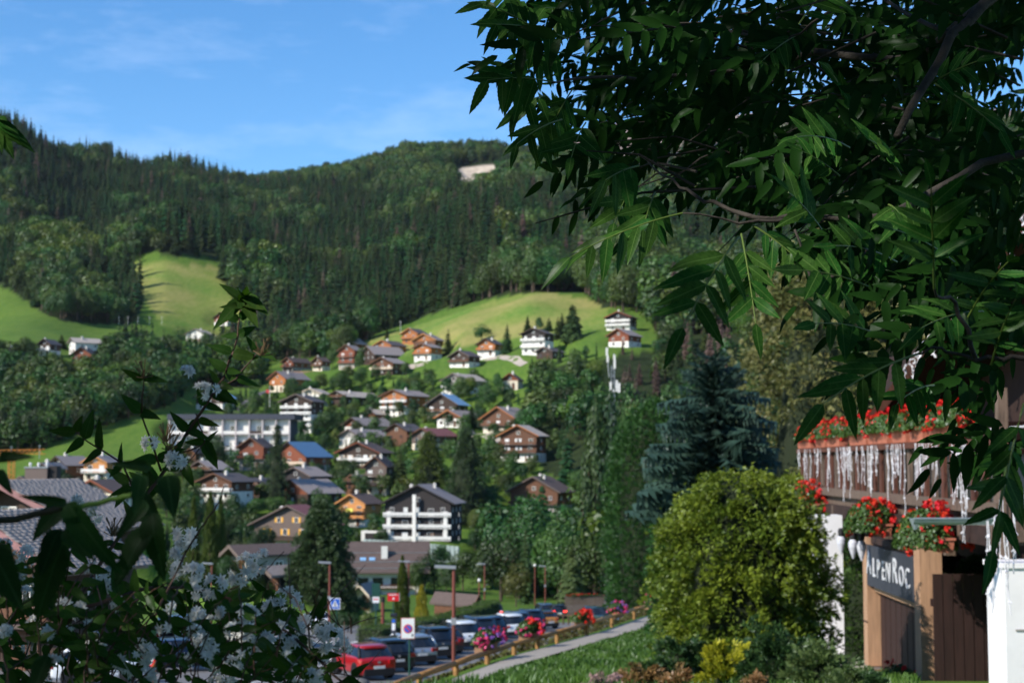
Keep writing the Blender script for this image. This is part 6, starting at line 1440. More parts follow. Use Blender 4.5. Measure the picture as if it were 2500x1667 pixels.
# brown dry ground cover on the bank behind the fence
M_['dry'] = leafmat('dry bank shrubs', [(.05, .025, .015), (.13, .06, .04), (.2, .1, .06), (.08, .1, .02)], trans=.1, gloss=.02, nscale=.9, objv=.05)
r = np.random.default_rng(5); n = 26000; ys = 44 + (124 - 44) * r.random(n) ** .8; xs = path_x(ys) - 1.15 - 2.3 * r.random(n) * np.clip((ys - 44) / 18, 0.05, 1); zs = np.array([gz(a, b) for a, b in zip(xs, ys)])
c = np.stack([xs, ys, zs + .55 * r.random(n) * np.clip((ys - 44) / 25, .2, 1)], -1); nn = unit(np.array([-.2, -.5, 1]) + r.normal(size=(n, 3)) * .8); a = unit(np.cross(nn, r.normal(size=(n, 3)))); b_ = np.cross(nn, a); s = (.16 * r.uniform(.5, 1.3, n))[:, None]
V = np.stack([c - a * s * .5, c - b_ * s * .3, c + a * s * .5, c + b_ * s * .3], 1).reshape(-1, 3)
o = link('bank_shrubs', np_mesh('bank_shrubs', V, np.arange(n)[:, None] * 4 + np.array([[0, 1, 2, 3]]), M_['dry'])); setk(o, 'low reddish brown ground cover on the bank behind the log fence', kind='stuff')
# grass of the slope
M_['grass'] = leafmat('meadow grass', [(.03, .09, .012), (.06, .15, .02), (.11, .2, .03)], trans=.3, gloss=.03, nscale=.35, objv=.0)
def grass_patch(name, label, n, X0, X1, Y0, Y1, h, cond, seed, wd=.012):
    r = np.random.default_rng(seed); ys = np.sqrt(r.uniform(Y0 * Y0, Y1 * Y1, n)); xs = r.uniform(X0, X1, n) * ys; k = cond(xs, ys); xs, ys = xs[k], ys[k]; n = len(xs)
    zs = np.array([gz(a, b) for a, b in zip(xs, ys)]); an = r.uniform(0, 6.28, n); hh = h * r.uniform(.5, 1.5, n) * (0.6 + .8 * vnoise(xs + 99, ys, 2.2, 3)); wv = wd * (1 + ys / 14)
    lean = r.normal(size=(n, 2)) * .35 * hh[:, None]
    A = np.stack([xs - np.cos(an) * wv, ys - np.sin(an) * wv, zs], -1); B = np.stack([xs + np.cos(an) * wv, ys + np.sin(an) * wv, zs], -1); Cc = np.stack([xs + lean[:, 0], ys + lean[:, 1], zs + hh], -1)
    o = link(name, np_mesh(name, np.stack([A, B, Cc], 1).reshape(-1, 3), np.arange(n)[:, None] * 3 + np.array([[0, 1, 2]]), M_['grass'])); setk(o, label, kind='stuff')
grass_patch('grass', 'long green grass on the slope beside the footpath', 190000, -.09, .26, 11, 85, .12, lambda x, y: (x - path_x(y)) > 1.05, 4)
# ------------------------------------------------------------------ the hotel front on the right: wall line X = fx(Y)
def fx(Y): return 6.09 + .0285 * Y
AZ = -math.atan(.0285)
def fr(Y, off=0.0, z=0.0): return Vector((fx(Y) + off, Y, z))
m_old = mat('weathered oak', (.13, .09, .068), .8, noise=.4, scale=4, stripes=(6, 6, .8)); m_bal = mat('red brown baluster', (.10, .036, .022), .7, noise=.3, scale=3, stripes=(4, 4, .6))
m_beam = mat('tan post', (.42, .25, .15), .75, noise=.22, scale=3, stripes=(5, 5, .5), bump=.15); m_dkpl = mat('dark stained plank', (.03, .013, .011), .7, noise=.35, scale=4, stripes=(5, 5, .5))
m_terra = mat('terracotta', (.42, .14, .085), .8, noise=.15, scale=6); m_wall = mat('white painted wall', (.78, .77, .78), .85, noise=.04, scale=3, bump=.1); m_zinc = mat('zinc sheet', (.36, .43, .48), .35, metal=.5, noise=.1)
m_sign = mat('dark slate sign', (.035, .04, .055), .6, noise=.2, scale=4); m_let = mat('pale sign letters', (.62, .64, .68), .5); m_cable = mat('white light string', (.62, .62, .66), .5); m_wdark = mat('dark brown timber wall', (.035, .018, .014), .8, noise=.3)
HB = thing('hotel_chalet', 'dark timber hotel chalet with a long flower balcony at the right edge', 'hotel', (fx(24), 24, -4))
def H(b, name, m, **k): 
    b.v = [tuple(Vector(v) - HB.location) for v in b.v]; return b.build(name, m, HB, **k)
b = MB()   # body behind the balcony
c0 = [fr(21.6, 1.5), fr(36.5, 1.5), fr(36.5, 11), fr(21.6, 11)]
H(MB().add([(p.x, p.y, z) for z in (-7, 2.4) for p in c0], [(0, 3, 2, 1), (4, 5, 6, 7), (0, 1, 5, 4), (1, 2, 6, 5), (2, 3, 7, 6), (3, 0, 4, 7)]), 'timber_wall', m_wdark)
def zr(Y): return 3.15 - (Y - 20) * .225
b = MB(); ya_, yb_ = 13.5, 30.5
vs = []
for y in (ya_, yb_):
    for off in (.25, 11):
        for dz in (0, .28): p = fr(y, off); vs.append((p.x, p.y, zr(y) + dz))
H(b.add(vs, [(0, 1, 3, 2), (4, 6, 7, 5), (0, 4, 5, 1), (2, 3, 7, 6), (0, 2, 6, 4), (1, 5, 7, 3)]), 'roof', m_wdark)
H(MB().tube([fr(ya_, .2, zr(ya_) + .1), fr(yb_, .2, zr(yb_) + .1)], .13, 4), 'bargeboard', m_bal)
H(MB().box(fr(17.5, 2.2, 1.6), (1.5, 8, 3.2), rz=AZ), 'upper_wall', mat('red brown boarding', (.10, .03, .025), .7, noise=.3))
# balcony
H(MB().box(fr(29.6, .75, -.78), (1.5, 17.2, .22), rz=AZ), 'balcony_floor', m_old)
H(MB().box(fr(29.6, -.06, -.62), (.14, 17.4, .16), rz=AZ), 'bottom_rail', m_old)
H(MB().box(fr(29.6, .02, -1.02), (.2, 17.2, .26), rz=AZ), 'beam', m_wdark)
H(MB().box(fr(29.6, 0, .30), (.22, 17.4, .10), rz=AZ), 'top_rail', m_bal)
n = 30
bm_ = MB().box((0, 0, 0), (.05, .2, .84)).mesh('baluster', m_bal); bm2 = MB().box((0, 0, 0), (.05, .2, .84)).mesh('baluster', m_old)
for i in range(n):
    p = fr(21.3 + 16.8 * i / (n - 1), 0, -.16) - HB.location; link('baluster', bm_ if i % 3 else bm2, HB, p, (0, 0, AZ))
H(MB().box(fr(29.6, .08, -.15), (.015, 16.9, .8), rz=AZ), 'glass_screen', mat('dusty glass', (.10, .115, .115), .15, spec=.6, noise=.5, scale=1.5))
for y in (24.5, 29, 34): H(MB().box(fr(y, .14, -.9), (.16, .16, 1.1)), 'post', m_old)
for y in (23, 26.5, 30, 33.5, 37): H(MB().box(fr(y, .35, -1.02), (.9, .16, .22), rz=AZ), 'joist_end', m_old)
# end bay towards the camera
Y0 = 21.0; X0 = fx(Y0)
def eb(b, nm, m): return H(b, nm, m)
eb(MB().box((X0 + .0, Y0, -.15), (.13, .15, 2.35)), 'corner_post', m_old)
eb(MB().box((X0 + .95, Y0 + .25, .35), (1.8, .12, .45)), 'head_board', m_bal)
eb(MB().box((X0 + .75, Y0 + .3, -.3), (1.3, .05, 1.25)), 'curtained_window', mat('grey window curtain', (.30, .31, .34), .6, noise=.2, scale=2))
b = MB(); 
for x in (.12, .8, 1.45): b.box((X0 + x, Y0 + .24, -.3), (.08, .1, 1.25))
b.box((X0 + .8, Y0 + .24, .28), (1.4, .1, .08)); b.box((X0 + .8, Y0 + .24, -.9), (1.4, .1, .08)); eb(b, 'window_frame', m_wdark)
for i in range(3): eb(MB().box((X0 - .12 + i * .15, Y0 - .02, -.95), (.135, .06, .32)), 'board', m_old)
eb(MB().box((X0 + .95, Y0 - .05, -.98), (1.7, .12, .16)), 'sill_beam', m_old)
eb(MB().box((X0 + 1.0, Y0 + .1, -1.25), (1.9, .1, .4)), 'dark_panel', m_wdark)
eb(MB().box((X0 + .17, Y0 - .5, -.42), (.5, .03, .12), ry=-.9), 'stay', m_zinc)
# white wall
ww = thing('white_wall', 'bright white rendered wall in the lower right corner', 'wall', (.3089 * 18.2 + 1.38, 18.6, -3.5))
MB().box((0, 0, .55), (2.4, .7, 3.45)).build('wall', m_wall, ww); MB().box((.06, -.36, 1.55), (2.3, .012, .02)).build('joint', M_['grey'], ww); MB().box((.0, 0, 2.3), (2.46, .76, .06)).build('coping', m_wall, ww)
# curved white pillar under the far end of the balcony
wp = thing('white_pillar', 'white rendered pillar with a curved flank under the balcony', 'pillar', (fx(31.6) - .6, 31.6, -4.6))
MB().prism([(-.05, -.6), (.3, -.6), (.3, 3.55), (-.32, 3.55), (-.26, 3.0), (-.18, 2.3), (-.12, 1.4), (-.07, .6)], -.3, .3).build('shaft', m_wall, wp)
pv_ = thing('concrete_step', 'grey concrete slab at the foot of the white pillar', 'slab', (fx(30.5) - .35, 30.5, -4.05)); MB().box((0, 0, 0), (1.5, 1.6, .16)).build('slab', M_['stone'], pv_)
# gate with the sign
GT = thing('sign_gate', 'timber gateway of two thick tan posts with brown planks below the sign', 'gate', (fx(27.4), 27.4, -3.9))
def G2(b, nm, m): b.v = [tuple(Vector(v) - GT.location) for v in b.v]; return b.build(nm, m, GT)
md = G2(MB().box(fr(29.7, -.02, -2.62), (.31, .31, 2.42)), 'post', m_beam); G2(MB().box(fr(25.3, -.02, -2.85), (.36, .36, 3.1)), 'post', m_beam)
G2(MB().box(fr(29.7, -.02, -3.86), (.27, .27, .08)), 'foot', M_['metal']); G2(MB().box(fr(29.5, 0, -4.3), (.58, .6, .8)), 'plinth', mat('orange render', (.45, .22, .12), .8, noise=.15))
G2(MB().box(fr(29.7, -.19, -3.0), (.02, .33, .02)), 'joint', m_dkpl)
for i in range(9):
    y = 29.3 - i * .445; G2(MB().box(fr(y, .1, -3.15), (.05, .40, 2.1), rz=AZ), 'plank', m_dkpl)
G2(MB().box(fr(27.5, .02, -2.35), (.12, 4.1, .14), rz=AZ), 'cross_beam', m_beam)
G2(MB().box(fr(27.5, .02, -1.46), (.2, 4.7, .12), rz=AZ), 'top_beam', m_wdark)
SG = thing('hotel_sign', 'dark hanging sign with pale capital letters ALPEN ROC between the tan posts', 'sign', fr(27.5, -.14, -1.92), AZ)
MB().box((0, 0, 0), (.05, 4.15, .76)).build('board', m_sign, SG)
def letters(s_, y, size, cond, z): return text(s_, size, m_let, SG, (-.034, y, z), (PI / 2, 0, -PI / 2), cond=cond, ext=.008, name='lettering')
letters('A', 1.80, .62, 1.0, .03)
for i, c in enumerate('LPEN'): letters(c, 1.34 - i * .41, .5, .98, -.03)
letters('R', -.44, .62, 1.0, .03)
for i, c in enumerate('OC'): letters(c, -.94 - i * .45, .5, .98, -.03)
# dark plank fence facing the camera, right of the gate
DF = thing('dark_fence', 'tall dark plank fence with narrow gaps right of the gateway', 'fence', (7.25, 24.6, -4.2))
for i in range(8): MB().box((-.50 + i * .16, 0, 1.0 + .0), (.145, .04, 2.9)).build('plank', m_dkpl, DF)
MB().box((.1, .05, 2.0), (1.4, .05, .12)).build('rail', m_dkpl, DF); MB().box((.1, .05, .6), (1.4, .05, .12)).build('rail', m_dkpl, DF)
# gutter end in front
GU = thing('gutter', 'grey blue half round metal gutter sticking out in front of the balcony', 'gutter', (.2592 * 18, 18, -.64))
b = MB(); n = 10; L_ = .95
for x in (0, L_):
    for r_ in (.075, .068):
        for k in range(n + 1): a = PI + PI * k / n; b.v.append((x, math.cos(a) * r_, math.sin(a) * r_))
m_ = n + 1
for o_ in (0, 1):
    for k in range(n): b.f.append((o_ * m_ + k, o_ * m_ + k + 1, 2 * m_ + o_ * m_ + k + 1, 2 * m_ + o_ * m_ + k))
b.build('trough', m_zinc, GU); MB().tube([(0, -.075, 0), (L_, -.075, 0)], .012, 6).build('bead', m_zinc, GU)
MB().lathe([(.0, -.14), (.02, -.13), (.07, 0), (.0, .0)], 10, (.03, 0, 0)).build('end_cap', m_zinc, GU)
# lamps on arms
for i, (px, py, Y, L_) in enumerate([(2053, 1296, 30.6, .55), (2082, 1303, 29.0, .55), (2103, 1306, 27.9, .5)]):
    p = at(px, py, Y); T = thing('wall_lamp', 'white bulb shaped lamp on a black arm, %s of three beside the gateway' % ['farthest', 'middle', 'nearest'][i], 'lamp', p, 0, 'bulb lamps on black arms')
    MB().tube([(-.05, 0, 0), (L_, .02, 0)], .02, 6).build('arm', m_trim, T); MB().lathe([(.03, -.12), (.06, -.07), (.06, .03), (.03, .06)], 10).build('socket', m_trim, T)
    MB().lathe([(.012, -.46), (.05, -.36), (.085, -.24), (.085, -.16), (.05, -.1)], 12).build('bulb', mat('opal glass', (.55, .56, .62), .3), T)
# planters with geraniums
def planter(label, Y, L, z, wmul=1.0, off=0.0, drop=0.0, seed=0, tilt=0.0, n=1):
    T = thing('geranium_planter', label, 'planter', fr(Y, off, z), PI / 2 + AZ, 'geranium planters of the hotel balcony')
    b = MB(); a, c, h = L / 2, .11, .2
    b.add([(-a + .03, -c + .02, 0), (a - .03, -c + .02, 0), (a - .03, c - .02, 0), (-a + .03, c - .02, 0), (-a, -c, h), (a, -c, h), (a, c, h), (-a, c, h)], [(0, 3, 2, 1), (0, 1, 5, 4), (1, 2, 6, 5), (2, 3, 7, 6), (3, 0, 4, 7), (4, 5, 6, 7)])
    b.box((0, 0, h), (L + .04, .25, .035)); pt = b.build('trough', m_terra, T)
    V, Fc = tuft(seed + 100, int(2300 * L * wmul), L * .6, .30 + drop * .3, .36 + drop * .4, .06); V[:, 2] += h + .08 - drop * .15; V[:, 1] += drop * .35; link('foliage', np_mesh('foliage', V, Fc, M_['fol']), T)
    nb_ = int(30 * L * wmul); r = random.Random(seed)
    V, Fc = blooms(seed + 7, nb_, L * .6, .34 + drop * .3, .42 + drop * .4, .062, 12, .068); V[:, 2] += h + .1 - drop * .15; V[:, 1] += drop * .35
    per = 48; fl = Fc.reshape(nb_, 12, 4)
    Vr = V.reshape(nb_, 48, 3)
    for q in range(nb_):   # each flower head is a part
        me = np_mesh('flower_head', Vr[q], np.arange(48).reshape(12, 4), M_['redfl']); link('flower_head', me, T)
    return T
ORD = ['farthest', 'second', 'third', 'fourth', 'fifth', 'sixth', 'seventh', 'nearest']
for i, (Y, L_) in enumerate([(37.2, 1.9), (34.9, 1.2), (33.3, 1.5), (30.6, 1.7), (28.7, 1.7), (26.9, 1.1), (25.6, .95), (24.0, 1.45)]):
    planter('trough of red geraniums on the balcony rail, %s of eight from the far end' % (['first', 'second', 'third', 'fourth', 'fifth', 'sixth', 'seventh', 'last'][i]), Y, L_, .36, seed=i, wmul=1.25)
planter('geraniums hanging below the far end of the balcony beside the golden bush', 35.2, 1.5, -1.12, 2.2, -.3, .6, 21)
planter('geraniums hanging under the middle of the balcony over the gateway', 27.6, .95, -1.28, 2.6, -.3, .55, 22)
planter('geraniums hanging nearest under the balcony beside the hotel sign', 23.4, 1.0, -1.32, 2.4, -.3, .6, 23)
gp = thing('gate_geraniums', 'red geraniums in a clay pot at the foot of the gateway planks', 'potted plant', fr(26.2, -.35, -4.0)); MB().lathe([(.12, 0), (.19, .3), (.21, .32), (.18, .33)], 12).build('pot', m_terra, gp)
V, Fc = tuft(300, 500, .3, .3, .3, .06); V[:, 2] += .42; link('foliage', np_mesh('foliage', V, Fc, M_['fol']), gp)
V, Fc = blooms(301, 14, .33, .33, .35, .045, 12, .045); V[:, 2] += .46; Vr = V.reshape(14, 48, 3)
for q in range(14): link('flower_head', np_mesh('flower_head', Vr[q], np.arange(48).reshape(12, 4), M_['redfl']), gp)
# icicle lights
IL = thing('icicle_lights', 'white icicle light strings hanging in front of the balcony balusters', 'fairy lights', fr(30, -.16, .3))
r = random.Random(9)
def strand(p, L_, amp, dense=9):
    b = MB(); pts = []; n = max(5, int(L_ * 7)); x = y = 0
    for i in range(n + 1):
        y += r.uniform(-amp, amp); x += r.uniform(-amp, amp) * .4; pts.append(Vector((x, y, -L_ * i / n)))
    b.tube(pts, .0065, 4)
    for i in range(int(L_ * dense)):
        q = pts[r.randrange(1, n)]; b.tube([q, q + Vector((r.uniform(-.02, .02), r.uniform(-.07, .07), -.03))], .009, 3)
    o = b.build('strand', m_cable, IL); o.location = p - IL.location; return o
for zx, cnt, L_ in [(385, 2, .8), (430, 3, 1.0), (455, 3, .9), (530, 4, .9), (555, 3, .7), (630, 4, 1.0), (655, 3, .8), (715, 2, 1.1), (750, 5, 1.1), (780, 5, 1.0), (815, 4, 1.2), (860, 3, .8), (925, 2, 1.5), (975, 5, 1.1), (1020, 4, .6), (1045, 2, .6), (1140, 2, 1.0), (1185, 5, .9), (1215, 4, .6), (1285, 3, 1.3), (1370, 4, 1.3), (1395, 3, 1.0), (1440, 5, .9), (1480, 4, .8), (1560, 2, 1.2), (1690, 4, 1.4), (1720, 3, 1.0), (1810, 4, 1.5), (1850, 3, 1.1)]:
    px = 1850 + zx / 3.485; a_ = ray(px, 1100)[0]; Y = 6.0 / (a_ - .0285)
    for q in range(max(2, cnt - 1)): strand(fr(Y + r.uniform(-.16, .16), -.16 + r.uniform(-.04, .04), .33), L_ * r.uniform(.4, 1.05), .04)
H(MB().tube([fr(21.4, -.05, .47), fr(20.3, .3, .5), fr(20.2, 1.2, .5)], .014, 4), 'light_cable', m_cable)
IL2 = thing('verge_lights', 'white light string wound along the sloping roof edge of the hotel', 'fairy lights', fr(22, .1, zr(22)))
for i in range(26):
    y = 19.4 + i * .33; b = MB(); p0 = fr(y, .08, zr(y) + .15) - IL2.location; pts = [p0]
    for q in range(5): pts.append(pts[-1] + Vector((r.uniform(-.05, .05), r.uniform(-.05, .09), -.07)))
    b.tube(pts, .02, 4); 
    for q in range(4): e = pts[q + 1]; b.tube([e, e + Vector((-.03, r.uniform(-.08, .08), -.02))], .014, 3)
    b.build('strand', m_cable, IL2)
for (px, y0_, y1_, Y) in [(2412, 1270, 1480, 17.6), (2428, 1240, 1400, 17.4), (2446, 1220, 1440, 17.2), (2462, 1290, 1500, 17.3), (2474, 1250, 1420, 17.5), (2420, 1330, 1540, 17.5)]:
    p = at(px, y0_, Y); L_ = (y1_ - y0_) / ppm(Y)
    for q in range(2): o = strand(p + Vector((r.uniform(-.03, .03), 0, 0)), L_ * r.uniform(.7, 1), .03); o.parent = IL2; o.location = p - IL2.location; 

M_['gold'] = leafmat('golden cypress sprays', [(.016, .068, .006), (.05, .145, .012), (.11, .225, .018), (.24, .29, .025)], trans=.22, gloss=.03, nscale=.9, objv=0)
M_['blue'] = leafmat('blue spruce needles', [(.008, .026, .017), (.022, .055, .036), (.055, .105, .078)], trans=.1, gloss=.04, nscale=1.5, objv=0)
M_['cyp'] = leafmat('cypress sprays', [(.03, .065, .008), (.09, .15, .015), (.17, .24, .03), (.26, .23, .08)], trans=.2, gloss=.03, nscale=.8, objv=0)
M_['dkgreen'] = leafmat('dark green sprays', [(.012, .04, .012), (.03, .08, .02), (.06, .12, .03)], trans=.2, gloss=.03, nscale=2, objv=0)
def bush(name, label, cat, X, Y, z, rx, ry, h, prof, n, size, m, seed, lump=.12, blades=5, up=.3, core=True):
    T = thing(name, label, cat, (X, Y, z)); C_, N_ = bush_pts(seed, n, rx, ry, h, prof, lump); V, Fc = sprays(seed, C_, N_, size, blades, up=up); link('foliage', np_mesh('foliage', V, Fc, m), T)
    if core:
        MB().lathe([(max(rx * k * .72, .01), h * t) for t, k in prof], 14).build('twigs', hedge_core, T)
    MB().tube([(0, 0, -.3), (0, 0, h * .8)], [max(.03, rx * .05), .01], 6).build('stem', M_['bark'], T); return T
DOME = [(0, .86), (.15, .98), (.45, 1.0), (.68, .93), (.84, .74), (.94, .46), (1, .06)]
X = (1806 - 1250) / F * 24.5
shaggy('golden_cypress', 'large rounded golden green cypress bush in front of the hotel pillar', 'bush', X, 24.5, -4.0, 1.14, 1.1, 4.0, [(0, 1.02), (.3, 1.04), (.6, 1.0), (.78, .9), (.9, .7), (.97, .45), (1, .15)], 680, 46, .085, .42, M_['gold'], 3)
T = thing('blue_spruce', 'blue green spruce with layered boughs behind the golden bush', 'tree', (at(1745, 1400, 47).x, 47, gz(at(1745, 1400, 47).x, 47)))
hs_ = at(1745, 868, 47).z - T.location.z
V, Fc = spruce_np(91, 24, 15, 12, width=.29, droop=.08, bare=.47, taper=.55, fullness=.7); Fc = Fc[V[Fc[:, 1], 2] > .445]; link('crown', np_mesh('crown', V, Fc, M_['blue']), T, scale=(hs_, hs_, hs_)); link('trunk', TRUNK_S, T, scale=hs_)
r = np.random.default_rng(8); c = V[Fc[::3, 1]] * hs_; d = unit(c * np.array([1, 1, 0]) + 1e-6); V2, F2 = sprays(8, c, d, .13, 5, up=.1); link('needles', np_mesh('needles', V2, F2, M_['blue']), T)
CY = [(0, .9), (.2, 1.0), (.45, .95), (.7, .78), (.88, .5), (1, .05)]
shaggy('tall_cypress', 'tall olive green cypress with brownish cones behind the hotel balcony', 'tree', at(2090, 1100, 56).x, 56, -9.5, 4.9, 4.2, 19.5, CY, 900, 46, .20, 1.15, M_['cyp'], 12, hang=.6)
shaggy('dark_conifer', 'green gold conifer between the blue spruce and the balcony', 'tree', at(1985, 1300, 41).x, 41, -7.2, 1.6, 1.5, 7.2, CY, 260, 40, .14, .7, M_['gold'], 14)
bush('garden_tree', 'dark leafy tree left of the blue spruce', 'tree', at(1600, 1300, 170).x, 170, gz(at(1600, 1300, 170).x, 170) - .3, 5.5, 5.5, 24, DOME, 12000, .55, M_['broad'], 15, lump=.16, blades=4)
bush('garden_tree', 'shaded leafy tree directly under the boughs of the blue spruce', 'tree', at(1712, 1400, 62).x, 64, -8.6, 1.9, 1.9, 9.4, DOME, 8000, .24, M_['broad'], 16, lump=.16, blades=4)
bush('courtyard_shrub', 'leafy green shrub in the gap between the white pillar and the gateway', 'shrub', at(2085, 1500, 36).x + .25, 36, -4.9, .8, .8, 2.6, DOME, 3200, .10, M_['fol'], 17)
bush('courtyard_tree', 'dark shrub filling the shade behind the white pillar', 'shrub', at(2085, 1300, 40).x + .4, 40, -4.9, 1.0, 1.0, 4.2, DOME, 4200, .14, M_['dkgreen'], 18)
M_['purple'] = leafmat('purple shrub leaves', [(.03, .015, .018), (.08, .04, .045), (.14, .08, .07)], trans=.2, gloss=.03, nscale=2, objv=0)
bush('purple_shrub', 'purple leaved shrub above the dark plank fence', 'shrub', at(2320, 1385, 28).x, 28, -3.6, .55, .4, 2.0, DOME, 2500, .08, M_['purple'], 19)
bush('yard_shrub', 'green shrub above the right part of the dark plank fence', 'shrub', at(2385, 1385, 27.5).x, 27.5, -3.6, .5, .4, 1.95, DOME, 2500, .08, M_['fol'], 20)
M_['yel'] = leafmat('yellow leaves', [(.14, .18, .01), (.42, .42, .02), (.6, .55, .04)], trans=.3, gloss=.03, nscale=3, objv=0)
M_['sage'] = leafmat('feathery leaves', [(.05, .1, .025), (.1, .17, .045), (.16, .22, .07)], trans=.3, gloss=.03, nscale=3, objv=0)
M_['rust'] = leafmat('rusty leaves', [(.08, .09, .02), (.3, .11, .05), (.4, .18, .08)], trans=.2, gloss=.03, nscale=3, objv=0)
M_['pinkp'] = leafmat('pale pink flowers', [(.12, .14, .06), (.5, .22, .26), (.6, .35, .38)], trans=.2, gloss=.03, nscale=3, objv=0)
def shrub(nm, lb, px, yt, Y, wpx, m, seed, n=2600, size=.07, up=.5, cat='shrub', base=1720, lump=.15):
    a_, s_ = ray(px, yt); X = a_ * Y; g = gz(X, Y) - .1; h = max(s_ * Y - g, .3); rx = wpx / ppm(Y) / 2; return shaggy(nm, lb, cat, X, Y, g, rx * .8, rx * .75, h * .92, [(0, .7), (.3, 1), (.6, .85), (.85, .5), (1, .15)], max(26, int(n / 60)), 44, size * .85, rx * .62, m, seed, hang=-.55, core=.4)
    if 0:
      bush(nm, lb, cat, X, Y, g, rx, rx * .9, max(h, .3), DOME, int(n * 1.3), size, m, seed, lump=lump + .12, up=up)
shrub('yellow_shrub', 'bright yellow leaved shrub at the foot of the golden bush', 1762, 1570, 17.5, 125, M_['yel'], 31, 900, .10, .9, lump=.3)
shrub('feathery_shrub', 'soft grey green feathery shrub at the foot of the white pillar', 2000, 1585, 18.0, 150, M_['sage'], 32, 3200, .09, 1.2)
shrub('dark_shrub', 'dark green needle shrub right of the yellow shrub', 1895, 1545, 19.5, 190, M_['dkgreen'], 33, 3600, .09, .8)
shrub('round_shrub', 'small round grey green shrub in front of the concrete slab', 2078, 1628, 16.5, 110, M_['sage'], 34, 2500, .05, .4)
shrub('round_shrub', 'small round green shrub in front of the orange plinth', 2135, 1640, 16.2, 80, M_['dkgreen'], 35, 2500, .045, .4)
shrub('green_shrub', 'green shrub under the left flank of the golden bush', 1660, 1560, 20.5, 140, M_['dkgreen'], 36, 2800, .09, .8)
shrub('rusty_shrub', 'rusty orange flowering shrub left of the yellow shrub', 1560, 1620, 17.0, 110, M_['rust'], 37, 1800, .06, .6, lump=.25)
shrub('pink_flowers', 'clump of pale pink flowers in the grass at the bottom edge', 1468, 1642, 16.5, 85, M_['pinkp'], 38, 1300, .05, .5, lump=.25)
shrub('red_shrub', 'small red brown shrub in front of the yellow shrub', 1655, 1635, 16, 80, M_['rust'], 39, 1300, .06, .5)
shrub('peach_shrub', 'peach coloured flowering shrub right of the yellow shrub', 1870, 1640, 15.6, 100, M_['rust'], 40, 1600, .055, .5)
# ------------------------------------------------------------------ leaves close to the camera
def leaf_mesh(name, m, wid=.3, n=9, serr=.035, fold=.16, curl=.14, tipp=1.5, basep=.75, seed=0, wave=.02):
    r = random.Random(seed); V = []; Fc = []; 
    def prof(t): return wid * .5 * (math.sin(PI * t ** basep) ** .8) * (1 - .25 * t) if 0 < t < 1 else 0
    rows = []
    for i in range(n + 1):
        t = i / n; w_ = prof(t); z = -curl * t * t + wave * math.sin(t * 7 + seed)
        row = []
        for s in (-1, 0, 1):
            if s == 0: V.append((t, 0, z))
            else: V.append((t - (.0 if i in (0, n) else .012), s * w_, z + fold * w_ + r.uniform(-.006, .006)))
            row.append(len(V) - 1)
        rows.append(row)
        if 0 < i < n:      # tooth points
            t2 = t + .45 / n; w2 = prof(t2) + serr * (1 if t2 < .93 else .2) * wid * 1.2
            rows[-1].append((len(V), len(V) + 1)); z2 = -curl * t2 * t2 + wave * math.sin(t2 * 7 + seed)
            V.append((t + .30 / n, -w2, z2 + fold * w2)); V.append((t + .30 / n, w2, z2 + fold * w2))
    for i in range(n):
        a, b = rows[i], rows[i + 1]
        tl = a[3] if len(a) > 3 else None
        if tl: Fc += [(a[0], a[1], b[1], b[0]), (a[1], a[2], b[2], b[1]), (a[0], b[0], tl[0]), (a[2], tl[1], b[2])]
        else: Fc += [(a[0], a[1], b[1], b[0]), (a[1], a[2], b[2], b[1])]
    me = bpy.data.meshes.new(name); me.from_pydata(V, [], Fc); me.materials.append(m); me.polygons.foreach_set('use_smooth', [True] * len(me.polygons)); me.update(); return me
def bigleafmat(name, c0, c1, trans=.3, rough=.32, gl=.006, vein=(.1, .16, .05)):
    """leaf with paler midrib and side veins, a little gloss on top"""
    m = leafmat(name, [c0, c1], trans=trans, gloss=gl, nscale=9, rough=rough, objv=.18, tcol=(1.3, 1.7, .5)); t = m.node_tree
    tc = t.nodes.new('ShaderNodeTexCoord'); sx = t.nodes.new('ShaderNodeSeparateXYZ'); lk(t, tc.outputs['Object'], sx.inputs[0])
    ab = t.nodes.new('ShaderNodeMath'); ab.operation = 'ABSOLUTE'; lk(t, sx.outputs[1], ab.inputs[0])
    lt = t.nodes.new('ShaderNodeMath'); lt.operation = 'LESS_THAN'; lt.inputs[1].default_value = .009; lk(t, ab.outputs[0], lt.inputs[0])
    a1 = t.nodes.new('ShaderNodeMath'); a1.operation = 'MULTIPLY_ADD'; a1.inputs[1].default_value = -1.0; lk(t, ab.outputs[0], a1.inputs[0]); lk(t, sx.outputs[0], a1.inputs[2])
    fr_ = t.nodes.new('ShaderNodeMath'); fr_.operation = 'MODULO'; fr_.inputs[1].default_value = .085; lk(t, a1.outputs[0], fr_.inputs[0])
    l2 = t.nodes.new('ShaderNodeMath'); l2.operation = 'LESS_THAN'; l2.inputs[1].default_value = .008; lk(t, fr_.outputs[0], l2.inputs[0])
    sc_ = t.nodes.new('ShaderNodeMath'); sc_.operation = 'MULTIPLY'; sc_.inputs[1].default_value = .4; lk(t, l2.outputs[0], sc_.inputs[0])
    mxx = t.nodes.new('ShaderNodeMath'); mxx.operation = 'MAXIMUM'; lk(t, lt.outputs[0], mxx.inputs[0]); lk(t, sc_.outputs[0], mxx.inputs[1])
    hs = [n for n in t.nodes if n.type == 'HUE_SAT'][0]; outs = [l.to_socket for l in hs.outputs[0].links]
    mc = t.nodes.new('ShaderNodeMixRGB'); mc.inputs[2].default_value = (*vein, 1); lk(t, mxx.outputs[0], mc.inputs[0]); lk(t, hs.outputs[0], mc.inputs[1])
    for s_ in outs: lk(t, mc.outputs[0], s_)
    return m
